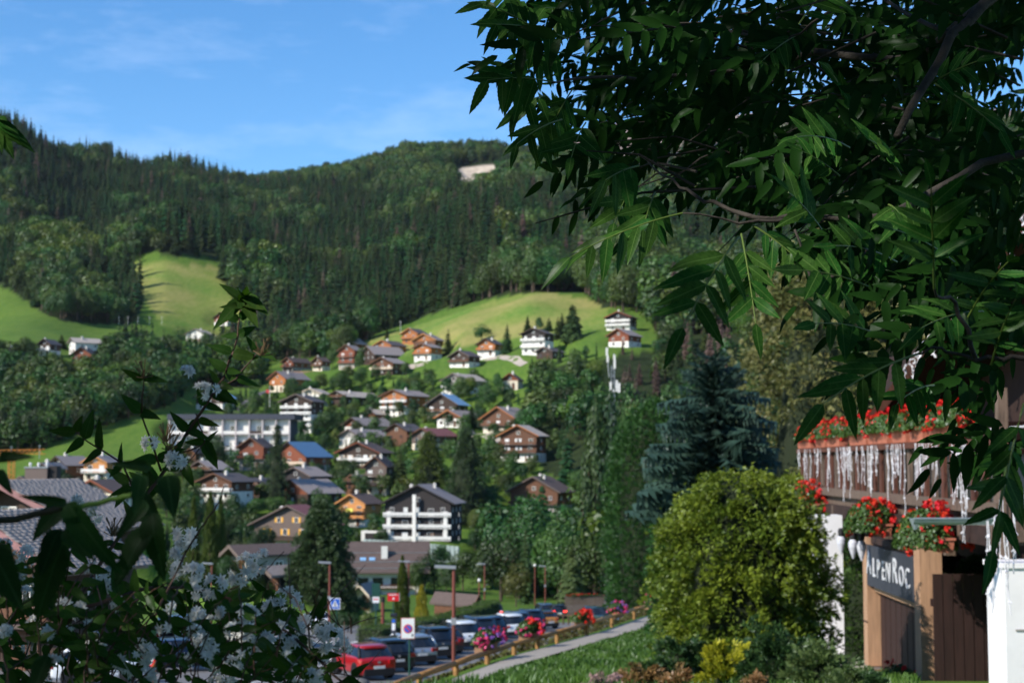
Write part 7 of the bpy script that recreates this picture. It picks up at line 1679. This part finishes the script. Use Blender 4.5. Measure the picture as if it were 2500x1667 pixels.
M_['ash'] = bigleafmat('ash leaflet', (.011, .042, .008), (.034, .108, .019), vein=(.08, .16, .04), trans=.16); M_['ash_shaded'] = leafmat('ash foliage darkened for shade', [(.005, .019, .0035), (.016, .056, .010)], trans=.18, gloss=.004, nscale=2, rough=.35, objv=0)  # fill foliage darker than the single leaflets: canopy shade put into its colour
M_['deu'] = bigleafmat('shrub leaf', (.018, .048, .011), (.034, .08, .015), vein=(.05, .09, .03)); M_['big'] = bigleafmat('broad serrated leaf', (.010, .030, .010), (.018, .045, .013), rough=.45, vein=(.035, .075, .035))
m_stalk = mat('green leaf stalk', (.10, .16, .03), .5); m_twig = mat('red brown twig', (.06, .028, .018), .6, noise=.3, scale=20); m_lstem = mat('bright green stem', (.16, .30, .05), .5)
m_ashbark = mat('ash bark', (.04, .035, .03), .9, noise=.4, scale=14, bump=.4)
ASHL = [leaf_mesh('leaflet', M_['ash'], wid=.285, n=9, seed=s, curl=[.12, .2, .05, .28][s], fold=[.2, .3, .1, .25][s], wave=[.01, .02, .015, .02][s]) for s in range(4)]
DEUL = [leaf_mesh('leaf', M_['deu'], wid=.45, n=8, serr=.02, seed=s, curl=[.15, .3, .1][s], fold=[.25, .35, .2][s], basep=.62) for s in range(3)]
BIGL = [leaf_mesh('leaf', M_['big'], wid=.5, n=13, serr=.055, seed=s, curl=[.25, .38][s], fold=[.22, .3][s], basep=.66, wave=.02) for s in range(2)]
def frame_(X_, hint):
    X_ = X_.normalized(); Y_ = hint.cross(X_)
    if Y_.length < 1e-4: Y_ = Vector((0, 1, .1)).cross(X_)
    Y_.normalize(); Z_ = X_.cross(Y_); return Matrix((X_, Y_, Z_)).transposed()
def put_leaf(name, me, parent, base, tip, hint, origin, wf=1.0, mtl=None):
    d = tip - base; L_ = d.length; m = frame_(d, hint)
    o = bpy.data.objects.new(name, me); COL.objects.link(o); o.parent = parent; o.location = base - origin; o.rotation_euler = m.to_euler(); o.scale = (L_, L_ * wf, L_); return o
A0 = Vector((3.3, 3.0, -1.8))
ASH = thing('ash_tree', 'ash tree with dark pinnate leaves overhanging the whole upper right', 'tree', A0)
RA = random.Random(77)
def bez(p0, p1, p2, n):
    return [p0 * (1 - t) ** 2 + p1 * 2 * t * (1 - t) + p2 * t * t for t in [i / n for i in range(n + 1)]]
def compound(b, t, pairs=4, ll=.09, droop=.5, sag=.10, own=True, face=None, lst=None, wf=1.0):
    """one pinnate leaf: stalk from b to t, leaflets in pairs hanging by droop"""
    d = t - b; L_ = d.length; mid = b.lerp(t, .5) + Vector((0, 0, L_ * sag)); pts = bez(b, mid, t, 8)
    if own:
        S = MB(); S.tube([p - A0 for p in pts], [.0021, .0019, .0018, .0016, .0015, .0013, .0012, .0011, .001], 5); st = S.build('leaf_stalk', m_stalk, ASH)
    v = face if face is not None else Vector((RA.uniform(-.3, .3), -1, RA.uniform(.1, .7)))
    for k in range(pairs + 1):
        u = 1.0 if k == pairs else .26 + .68 * k / pairs
        i = min(int(u * 8), 7); p = pts[i].lerp(pts[i + 1], u * 8 - i) if u < 1 else pts[-1]; ax = (pts[min(i + 1, 8)] - pts[max(i - 1, 0)]).normalized(); sd_ = ax.cross(v).normalized()
        for s in ((0,) if k == pairs else (-1, 1)):
            dirn = (ax * (1 if s == 0 else .62) + sd_ * s * .85 + Vector((0, 0, -droop * RA.uniform(.6, 1.4)))).normalized() + Vector((RA.uniform(-.14, .14), RA.uniform(-.2, .2), RA.uniform(-.14, .14)))
            l = ll * RA.uniform(.82, 1.12) * (.8 + .2 * math.sin(PI * min(u, .9))); hint = (v + Vector((RA.uniform(-.5, .5), RA.uniform(-.4, .4), RA.uniform(-.5, .5)))).normalized()
            if own: put_leaf('leaflet', RA.choice(ASHL), st, p, p + dirn.normalized() * l, hint, A0, wf=RA.uniform(.9, 1.15) * wf)
            else:
                m = frame_(dirn, hint); lst.append((m, p, l))
def pt(px, py, Y): return at(px, py, Y)
# leaves the photo shows one by one: stalk base, stalk tip, depth, pairs, leaflet length in pixels
SIG = [((1310, 40), (1215, -25), 3.5, 4, 100, .9), ((1290, 60), (1180, 10), 3.45, 3, 100, .8), ((1380, 130), (1280, 150), 3.5, 3, 105, .9), ((1420, 40), (1330, 20), 3.6, 4, 105, .8),
((1385, 95), (1212, 60), 3.4, 4, 105, 1.0), ((1345, 200), (1190, 196), 3.3, 4, 108, .9), ((1330, 235), (1262, 268), 3.6, 2, 100, 1.1), ((1372, 292), (1262, 352), 3.4, 3, 100, .9),
 ((1400, 215), (1330, 345), 3.7, 4, 95, .5), ((1430, 300), (1395, 385), 3.5, 3, 95, .4), ((1560, 405), (1478, 440), 3.2, 3, 120, .8), ((1667, 520), (1392, 628), 3.0, 5, 122, 1.1),
 ((1549, 450), (1500, 545), 3.3, 3, 105, .6), ((1600, 470), (1570, 560), 3.2, 3, 112, .6), ((1804, 578), (1668, 800), 2.4, 4, 150, .25), ((1810, 571), (1845, 790), 2.8, 4, 112, .35),
 ((1836, 549), (1960, 645), 3.0, 4, 92, .6), ((2281, 705), (2273, 452), 2.35, 4, 130, -.1), ((2244, 863), (2010, 985), 2.5, 4, 135, .5), ((2280, 940), (2190, 985), 2.7, 3, 105, .5),
 ((2170, 500), (2215, 560), 2.7, 3, 100, .4), ((2092, 305), (2035, 185), 3.3, 4, 82, -.2), ((2224, 235), (2385, 150), 3.0, 4, 82, .1), ((2282, 205), (2440, 318), 3.1, 4, 86, .8),
 ((2074, 361), (1945, 335), 3.0, 3, 90, .0), ((2005, 560), (1925, 470), 2.7, 4, 112, -.3), ((2150, 820), (1990, 790), 2.6, 4, 110, .0), ((2190, 640), (2040, 600), 2.8, 4, 100, .1), ((2330, 640), (2180, 560), 2.7, 4, 100, -.1), ((2120, 700), (1960, 660), 2.7, 4, 105, .0), ((2400, 760), (2250, 800), 2.6, 4, 105, .2), ((2050, 430), (1960, 370), 3.0, 4, 88, -.1), ((2200, 430), (2120, 340), 3.0, 4, 88, -.2), ((1880, 620), (1800, 700), 3.0, 3, 85, .4),
 ((2500, 985), (2440, 1250), 2.2, 3, 120, .4), ((2470, 1080), (2425, 1340), 2.3, 3, 120, .4), ((2420, 890), (2480, 730), 2.4, 4, 115, .1), ((2350, 800), (2460, 640), 2.6, 4, 110, .1), ((1950, 60), (2030, -40), 3.4, 3, 85, .3), ((1960, 80), (1860, 150), 3.5, 4, 80, .2)]
for (b, t, Y, pr, lp, dr) in SIG: compound(pt(*b, Y + RA.uniform(0, .15)), pt(*t, Y - RA.uniform(0, .15)), pr, lp / ppm(Y), dr, sag=.08)
# limbs
def limb(pts, r0, r1, m=m_ashbark):
    P3 = [pt(*p[:2], p[2]) if len(p) == 3 else Vector(p[:3]) for p in pts]; Q = []
    for i in range(len(P3) - 1):
        for j in range(4): Q.append(P3[i].lerp(P3[i + 1], j / 4) + Vector((RA.uniform(-1, 1), RA.uniform(-1, 1), RA.uniform(-1, 1))) * .006)
    Q.append(P3[-1]); rad = [(r0 + (r1 - r0) * i / (len(Q) - 1)) * (.45 if r0 > .01 else .75) for i in range(len(Q))]
    MB().tube([q - A0 for q in Q], rad, 8).build('branch', m, ASH, smooth=True)
MB().tube([(0, 0, -.2), (.05, .02, 1.5), (-.05, .1, 3.2), (-.2, .1, 4.8), (-.5, -.3, 6.4)], [.2, .17, .14, .11, .07], 12).build('trunk', m_ashbark, ASH, smooth=True)
limb([(2760, -200, 3.2), (2480, -60, 3.2), (2328, 90, 3.1), (2190, 334, 3.0)], .035, .017)
limb([(2480, -60, 3.2), (2250, 145, 3.6), (1990, 128, 3.8), (1800, 172, 3.9), (1600, 190, 3.9), (1430, 184, 3.7), (1340, 200, 3.4)], .028, .004)
limb([(2800, 300, 3.1), (2400, 400, 3.1), (2180, 520, 3.0), (2000, 536, 3.0), (1842, 526, 3.0), (1714, 488, 3.1), (1640, 440, 3.2), (1560, 380, 3.4)], .022, .003)
limb([(2000, 536, 3.0), (1850, 545, 3.0), (1667, 520, 3.0)], .006, .0022)
limb([(2800, 880, 2.5), (2500, 876, 2.5), (2385, 872, 2.5), (2290, 850, 2.5), (2244, 863, 2.5)], .012, .004)
limb([(2328, 90, 3.1), (2120, -20, 3.6), (1980, 60, 3.5), (1890, 120, 3.6)], .012, .004); limb([(1990, 128, 3.8), (1700, 60, 4.2), (1450, 90, 4.0), (1385, 95, 3.5)], .012, .003)
limb([(2385, 872, 2.5), (2330, 740, 2.5), (2281, 705, 2.4)], .006, .003); limb([(2180, 520, 3.0), (2080, 660, 2.9), (1985, 700, 2.9), (1940, 560, 2.9)], .006, .003)
# the rest of the crown that the frame shows
CR = [(1340, -80), (1300, 60), (1290, 150), (1330, 250), (1390, 330), (1480, 385), (1600, 400), (1680, 430), (1740, 460), (1860, 480), (2000, 520), (2200, 560), (2330, 600), (2420, 640), (2560, 700), (2560, -80)]
CR2 = [(1900, 420), (2060, 560), (2180, 700), (2260, 780), (2330, 860), (2440, 960), (2470, 1100), (2560, 1200), (2560, 560)]
LST = []
def fill(poly, n, Y0_, Y1_, ll=.085, up=.0, dens=None):
    xs = [p[0] for p in poly]; ys = [p[1] for p in poly]; k = 0; tr = 0
    while k < n and tr < n * 40:
        tr += 1; px = RA.uniform(min(xs), max(xs)); py = RA.uniform(min(ys), max(ys))
        if not bool(inpoly(np.array([px]), np.array([py]), poly)[0]): continue
        if dens and RA.random() > dens(px, py): continue
        Y = RA.uniform(Y0_, Y1_); b = pt(px, py, Y); an = RA.uniform(-.9, .9); L_ = RA.uniform(.15, .24)
        t = b + Vector((-math.cos(an) * L_, RA.uniform(-.6, .6) * L_, -math.sin(an) * L_ * .7 - .25 * L_)); compound(b, t, RA.choice((3, 4, 4)), ll * RA.uniform(.85, 1.15), RA.uniform(.2, .9), own=False, lst=LST); k += 1
fill(CR, 380, 3.4, 8.0, .078, dens=lambda x, y: min(1, .45 + (x - 1300) / 700)); fill(CR, 75, 3.1, 4.4, dens=lambda x, y: min(1, .2 + (x - 1300) / 900)); fill(CR2, 58, 2.6, 4.2, .075)
fill([(1480, -60), (1480, 330), (1900, 420), (2560, 600), (2560, -60)], 240, 4.5, 9.0, .1)
def lst_mesh(lst, src):
    V0 = np.array([v.co[:] for v in src.vertices]); F0 = []
    for p in src.polygons:
        v = list(p.vertices); F0.append(v if len(v) == 4 else v + [v[-1]])
    tri = [];
    for f in F0: tri.append((f[0], f[1], f[2])); 
    for f in F0:
        if f[2] != f[3]: tri.append((f[0], f[2], f[3]))
    Mx = np.array([np.array(m) * l for m, p, l in lst]); Tx = np.array([p[:] for m, p, l in lst]); return scatter(V0, np.array(tri), Mx, Tx)
r_ = random.Random(3); parts_ = [[], [], [], []]
for e in LST: parts_[r_.randrange(4)].append(e)
VV, FF, off = [], [], 0
for q in range(4):
    V, Fc = lst_mesh(parts_[q], ASHL[q]); VV.append(V); FF.append(Fc + off); off += len(V)
o = link('foliage', np_mesh('foliage', np.concatenate(VV) - np.array(A0), np.concatenate(FF), M_['ash_shaded'], smooth=True), ASH); o['kind'] = 'stuff'
# stalks and thin twigs of the filled part
b = MB()
for i in range(70):
    px = RA.uniform(1650, 2500); py = RA.uniform(-40, 480); Y = RA.uniform(3.3, 6); p = pt(px, py, Y); q = p + Vector((RA.uniform(-.5, -.15), RA.uniform(-.2, .2), RA.uniform(-.25, .12))); b.tube([p - A0, p.lerp(q, .5) + Vector((0, 0, .03)) - A0, q - A0], [.004, .003, .0015], 5)
b.build('twigs', m_ashbark, ASH)['kind'] = 'stuff'
# unseen upper crown plus added leaf layers, shaped to shade the near leaves
nr = np.random.default_rng(17); n = 60000
C_ = np.stack([nr.uniform(-10.5, 4.5, n), nr.uniform(-6.5, 7.5, n), nr.uniform(0, 1, n)], -1); 
k = ((C_[:, 0] + 3) / 7.6) ** 2 + ((C_[:, 1] - .5) / 7.2) ** 2 < 1; C_ = C_[k]; C_[:, 2] = 3.1 + C_[:, 2] * 2.4 + .02 * (C_[:, 0] + 3) ** 2 * -1 + .3 * vnoise(C_[:, 0] + 50, C_[:, 1] + 50, 1.1, 3)
dn = vnoise(C_[:, 0] + 60, C_[:, 1] + 60, .75, 8); SHADE_SKIRT = nr.random((34000, 3)); SHADE_SKIRT = np.stack([-10 + 14.5 * SHADE_SKIRT[:, 0], -6.5 + 3.6 * SHADE_SKIRT[:, 1], -.8 + 4.4 * SHADE_SKIRT[:, 2]], -1); SHADE_SKIRT2 = nr.random((16000, 3)); SHADE_SKIRT2 = np.stack([-7 + 2.6 * SHADE_SKIRT2[:, 0], -3 + 6.2 * SHADE_SKIRT2[:, 1], -1 + 4.6 * SHADE_SKIRT2[:, 2]], -1)  # unseen leaf skirts behind and left, added to block skylight
C_ = np.concatenate([C_, SHADE_SKIRT, SHADE_SKIRT2]); dn = vnoise(C_[:, 0] + 60, C_[:, 1] + C_[:, 2] * .7 + 60, .55, 8)
xs_ = C_[:, 0] + C_[:, 2] * 1.228; ys_ = C_[:, 1] + C_[:, 2] * .825     # along the sun's rays
hole = ((xs_ - 1.35) / .8) ** 2 + ((ys_ - 3.2) / .55) ** 2 < 1; hole2 = ((xs_ + .1) / .35) ** 2 + ((ys_ - 2.85) / .3) ** 2 < 1  # gaps shaped to let sun onto chosen leaves
d2 = vnoise(xs_ * 1.0 + 70, ys_ + 70, .16, 21)
k = np.where(hole, d2 > .72, np.where(hole2, d2 > .55, dn > np.where(C_[:, 0] > -1.2, .24, np.where(C_[:, 1] > -1.8, .16, .05)))); C_ = C_[k]; n = len(C_); nn = unit(np.array([0, 0, 1.]) + nr.normal(size=(n, 3)) * .8); a = unit(np.cross(nn, nr.normal(size=(n, 3)))); b_ = np.cross(nn, a); s = .16 * nr.uniform(.7, 1.2, (n, 1))
V = np.stack([C_ - a * s * .5, C_ - b_ * s * .17, C_ + a * s * .5, C_ + b_ * s * .17], 1)
V2 = np.stack([C_ - b_ * s * .5 + a * s * .3, C_ + a * s * .1 - b_ * s * .1, C_ + b_ * s * .5 + a * s * .3, C_ + a * s * .5], 1); V = np.concatenate([V, V2]).reshape(-1, 3)
o = link('foliage', np_mesh('foliage', V - np.array(A0), np.arange(len(V) // 4)[:, None] * 4 + np.array([[0, 1, 2, 3]]), M_['ash_shaded']), ASH); o['kind'] = 'stuff'
for i in range(9):
    a_ = RA.uniform(0, 6.28); e = Vector((-3 + 5.5 * math.cos(a_), .5 + 5 * math.sin(a_), 4.2)); s_ = A0 + Vector((-.1, .1, 4.2)); m_ = s_.lerp(e, .5) + Vector((0, 0, .5))
    MB().tube([q - A0 for q in bez(s_, m_, e, 8)], [.08, .07, .06, .05, .045, .035, .03, .02, .012], 7).build('branch', m_ashbark, ASH)
# sprig at the left edge
LS = thing('overhanging_sprig', 'dark leaf sprig reaching in at the left edge against the sky', 'branch', pt(-60, 240, 2.6)); ORG = LS.location.copy()
MB().tube([Vector((0, 0, 0)), pt(-10, 300, 2.6) - ORG], [.004, .002], 5).build('twig', m_twig, LS)
for bx, by, tx, ty in [(-12, 298, 78, 352), (-8, 300, 60, 330), (-12, 302, 32, 372), (-6, 290, 12, 282), (-14, 305, 4, 360), (-12, 290, 40, 312)]: put_leaf('leaf', ASHL[1], LS, pt(bx, by, 2.6), pt(tx, ty, 2.55), Vector((.3, -1, .5)), ORG, .95)

# ------------------------------------------------------------------ white flowering shrub, lower left
D0 = Vector((-1.0, 2.2, -1.75))
DB = thing('flowering_shrub', 'shaded shrub with clusters of white double blossoms filling the lower left', 'shrub', D0); RD = random.Random(5)
m_pet = leafmat('white petals', [(.78, .79, .78), (.9, .9, .9)], trans=.35, gloss=.03, nscale=3, objv=.08); m_cal = mat('brown calyx', (.12, .08, .04), .8)
def flower_mesh(seed, n=17):
    r = random.Random(seed); V = []; Fc = []
    for i in range(n):
        a = 2 * PI * i / n * 2.4 + r.uniform(-.2, .2); el = (i / n) * 1.1 + r.uniform(-.1, .1); L_ = .5 * r.uniform(.85, 1.1) * (1 - .25 * i / n)
        d = Vector((math.cos(a) * math.cos(el), math.sin(a) * math.cos(el), math.sin(el) * .9)); s = Vector((-math.sin(a), math.cos(a), 0)) * .075; up = d.cross(s).normalized() * .03; k = len(V)
        V += [(0, 0, 0), tuple(d * L_ * .5 - s + up), tuple(d * L_ - Vector((0, 0, .05))), tuple(d * L_ * .5 + s + up), tuple(d * L_ * .55)]; Fc += [(k, k + 1, k + 4), (k + 1, k + 2, k + 4), (k + 4, k + 2, k + 3), (k, k + 4, k + 3)]
    me = bpy.data.meshes.new('flower'); me.from_pydata(V, [], Fc); me.materials.append(m_pet); me.update(); return me
FLW = [flower_mesh(s) for s in range(4)]
def cluster(px, py, Y, rpx, n, fl=.024, name='flower_cluster'):
    c = pt(px, py, Y); r = rpx / ppm(Y); S = MB()
    for i in range(n): S.tube([c - D0 + Vector((0, .01, -r * .4)), c - D0 + Vector((RD.uniform(-r, r), RD.uniform(-r, r) * .5, RD.uniform(-r, r)))], .0007, 3)
    st = S.build(name, m_stalk, DB)
    for i in range(n):
        d = Vector((RD.gauss(0, 1), RD.gauss(-.4, .7), RD.gauss(.1, 1))).normalized(); p = c + Vector((d.x * r, d.y * r * .7, d.z * r)) * RD.uniform(.55, 1.0)
        o = bpy.data.objects.new('flower', RD.choice(FLW)); COL.objects.link(o); o.parent = st; o.location = p - D0; q = (d + Vector((0, -.6, .1))).to_track_quat('Z', 'Y'); o.rotation_euler = q.to_euler(); s = fl * RD.uniform(.85, 1.2); o.scale = (s * RD.uniform(.8, 1), s, s)
def stem(pts, r0=.0035, r1=.0012, leaves=0, ll=80, m=m_twig, t0=.15, hang=.25, meshes=None, nm='stem', dbl=True):
    P3 = [pt(*p) for p in pts]; Q = []
    for i in range(len(P3) - 1):
        for j in range(5): Q.append(P3[i].lerp(P3[i + 1], j / 5) + Vector((RD.uniform(-1, 1), 0, RD.uniform(-1, 1))) * .0012)
    Q.append(P3[-1]); n = len(Q); MB().tube([q - D0 for q in Q], [r0 + (r1 - r0) * i / (n - 1) for i in range(n)], 6).build(nm, m, DB, smooth=True)
    for k in range(leaves):
        u = t0 + (1 - t0) * k / max(1, leaves - 1); i = min(int(u * (n - 1)), n - 2); p = Q[i]; ax = (Q[i + 1] - Q[i]).normalized(); sd_ = ax.cross(Vector((0, -1, .2))).normalized(); 
        for s in ((-1, 1) if dbl else (RD.choice((-1, 1)),)):
            d = (ax * RD.uniform(.3, .8) + sd_ * s * RD.uniform(.7, 1) + Vector((0, RD.uniform(-.5, .3), -hang * RD.uniform(.3, 1.6)))).normalized(); l = ll / ppm(p.y) * RD.uniform(.65, 1.15)
            put_leaf('leaf', RD.choice(meshes or DEUL), DB, p, p + d * l, Vector((RD.uniform(-.7, .7), -1, RD.uniform(-.2, 1.0))), D0, RD.uniform(.8, 1.1))
stem([(40, 1720, 2.5), (180, 1480, 2.5), (275, 1330, 2.55), (400, 1150, 2.6), (500, 990, 2.6), (545, 925, 2.6), (580, 820, 2.6), (594, 715, 2.6)], .0045, .0012, 13, 60, t0=.3, hang=.3)
for (tx, ty) in [(585, 690), (600, 688), (612, 700), (540, 742), (640, 745), (655, 758), (520, 795), (630, 790)]: put_leaf('leaf', DEUL[0], DB, pt(594, 722 + RD.uniform(0, 40), 2.6), pt(tx, ty, 2.55), Vector((.2, -1, .8)), D0, .75)
stem([(520, 960, 2.6), (575, 925, 2.6), (640, 845, 2.6)], .0018, .0008, 3, 60); stem([(395, 1150, 2.6), (345, 1010, 2.55), (352, 905, 2.5)], .0022, .0008, 3, 70); stem([(340, 1230, 2.55), (300, 1130, 2.5), (215, 1080, 2.5), (180, 1045, 2.5)], .0022, .0009, 5, 72)
stem([(480, 1010, 2.6), (500, 1080, 2.6), (440, 1150, 2.55)], .0015, .0008, 3, 64); stem([(430, 1110, 2.6), (520, 1080, 2.6)], .0015, .0008, 2, 60); stem([(380, 1180, 2.6), (300, 1180, 2.6)], .0015, .0008, 3, 64)
stem([(451, 1352, 2.3), (500, 1275, 2.3), (535, 1225, 2.3), (546, 1187, 2.3)], .0016, .0008); stem([(380, 1500, 2.2), (452, 1350, 2.25)], .002, .0016)
stem([(130, 1540, 2.3), (210, 1482, 2.3), (350, 1437, 2.35), (460, 1432, 2.4), (560, 1462, 2.4), (660, 1510, 2.4), (760, 1590, 2.35), (850, 1680, 2.3)], .004, .0018, 15, 82, t0=.05, hang=.5)
stem([(560, 1440, 2.4), (640, 1400, 2.4), (694, 1345, 2.4)], .001, .0006); stem([(600, 1640, 2.3), (700, 1560, 2.4), (800, 1500, 2.4)], .002, .001, 6, 74); stem([(700, 1700, 2.2), (800, 1640, 2.3), (875, 1650, 2.3)], .0018, .0008, 3, 60)
# thick stem of the large leaved neighbour
stem([(-60, 1275, 1.6), (40, 1268, 1.6), (110, 1248, 1.6), (165, 1235, 1.6)], .0042, .0035, m=mat('dark stem', (.05, .045, .025), .6)); stem([(158, 1240, 1.6), (200, 1234, 1.6), (290, 1216, 1.6), (345, 1203, 1.6)], .0034, .0026, m=m_lstem)
for bx, by, tx, ty, wf in [(163, 1226, 60, 1215, .6), (163, 1226, 76, 1298, 1.25), (168, 1226, 262, 1400, .75), (150, 1290, 82, 1395, 1.2), (156, 1327, 66, 1500, 1.15), (160, 1290, 206, 1358, .9), (357, 1224, 284, 1302, .9), (366, 1290, 262, 1420, 1.0), (372, 1250, 382, 1412, .95),
   (345, 1160, 330, 1236, 1.0), (408, 1160, 424, 1240, 1.3), (368, 1140, 288, 1130, .8), (340, 1205, 395, 1290, .8), (-20, 1330, 40, 1480, 1.1), (120, 1600, 60, 1700, 1.1), (0, 1120, 52, 1105, .7), (-10, 1150, 24, 1190, .8)]:
    Y = 1.6 + RD.uniform(-.1, .15); put_leaf('leaf', RD.choice(BIGL), DB, pt(bx, by, Y), pt(tx, ty, Y - .03), Vector((RD.uniform(-.5, .3), -1, RD.uniform(.0, .7))), D0, wf * .82)
# more twigs and leaves of the dense part
DP = [(-20, 1700), (-20, 1330), (120, 1400), (330, 1425), (450, 1420), (620, 1460), (700, 1540), (770, 1620), (800, 1700)]
k = 0
while k < 90:
    px = RD.uniform(-20, 860); py = RD.uniform(1340, 1690)
    if not bool(inpoly(np.array([px]), np.array([py]), DP)[0]): continue
    Y = RD.uniform(2.0, 3.0); dx = RD.uniform(-50, 110); dy = -RD.uniform(30, 110); k += 1
    if py + dy < 1400 and px > 200: dy = -20
    stem([(px - dx * .4, py + 70, Y), (px, py, Y), (px + dx, py + dy, Y + RD.uniform(-.1, .1))], .0016, .0007, RD.choice((2, 3, 4)), 56, hang=.5)
b = MB()
for i in range(90):
    px = RD.uniform(0, 860); y0 = RD.uniform(1480, 1720); Y = RD.uniform(2, 2.8); p = pt(px, y0, Y) - D0; q = pt(px + RD.uniform(-90, 110), y0 - RD.uniform(40, 150), Y + RD.uniform(-.2, .2)) - D0; b.tube([p, p.lerp(q, .5) + Vector((RD.uniform(-.01, .01), 0, RD.uniform(-.01, .01))), q], [.0012, .001, .0006], 4)
b.build('twigs', m_twig, DB)['kind'] = 'stuff'
for px, py, r, n in [(452, 915, 19, 6), (492, 958, 20, 6), (520, 950, 10, 2), (366, 1082, 16, 5), (425, 1122, 26, 8), (450, 1312, 30, 14), (437, 1350, 14, 5), (592, 1392, 42, 16), (630, 1370, 26, 8), (700, 1466, 38, 14), (672, 1490, 22, 6), (795, 1560, 44, 17), (838, 1580, 22, 6), (772, 1600, 30, 9), (528, 1432, 34, 10), (470, 1400, 28, 8), (438, 1388, 22, 7),
   (55, 1362, 34, 12), (15, 1390, 26, 8), (70, 1415, 30, 9), (10, 1330, 18, 5), (232, 1402, 26, 8), (270, 1410, 26, 9), (230, 1250, 20, 6), (180, 1228, 16, 5), (345, 1590, 34, 10), (310, 1620, 30, 8), (350, 1655, 34, 10), (500, 1555, 24, 7), (520, 1600, 34, 12), (550, 1645, 38, 12), (600, 1510, 30, 10), (596, 1555, 26, 8), (640, 1600, 30, 10), (648, 1560, 18, 5), (700, 1570, 26, 8), (720, 1610, 28, 9), (742, 1650, 30, 9), (690, 1640, 22, 6), (745, 1520, 16, 5), (480, 1495, 18, 5), (230, 1575, 20, 6), (100, 1660, 20, 5)]:
    cluster(px, py, RD.uniform(2.25, 2.5), r, n)
for q in range(46):
    px = RD.uniform(0, 800); py = RD.uniform(1420, 1660)
    if px > 520 and py < 1400 + (px - 520) * .6: continue
    cluster(px, py, RD.uniform(2.1, 2.5), RD.uniform(8, 17), RD.choice((2, 3, 4)), .022)
for px, py in ((352, 905), (415, 1085), (405, 1060), (250, 1415), (275, 1290), (640, 850)):
    cc = pt(px, py, 2.5); S = MB()
    for i in range(16): S.tube([cc - D0 + Vector((RD.uniform(-.004, .004), 0, -.012)), cc - D0 + Vector((RD.uniform(-.016, .016), RD.uniform(-.01, .01), RD.uniform(-.01, .02)))], [.0006, .0012], 3)
    S.build('dry_blossom', m_cal, DB)
# ------------------------------------------------------------------ thin valley haze
hz = MB().box((0, 1650, 205), (5200, 3500, 530)).mesh('haze'); mh = bpy.data.materials.new('haze'); mh.use_nodes = True; t = mh.node_tree; t.nodes.clear()
pvn = t.nodes.new('ShaderNodeVolumePrincipled'); pvn.inputs['Color'].default_value = (.78, .86, 1.0, 1); pvn.inputs['Density'].default_value = .000016; pvn.inputs['Anisotropy'].default_value = .2
om = t.nodes.new('ShaderNodeOutputMaterial'); lk(t, pvn.outputs[0], om.inputs['Volume']); hz.materials.append(mh)
o = link('haze', hz); setk(o, 'thin bluish summer haze over the valley', kind='stuff')
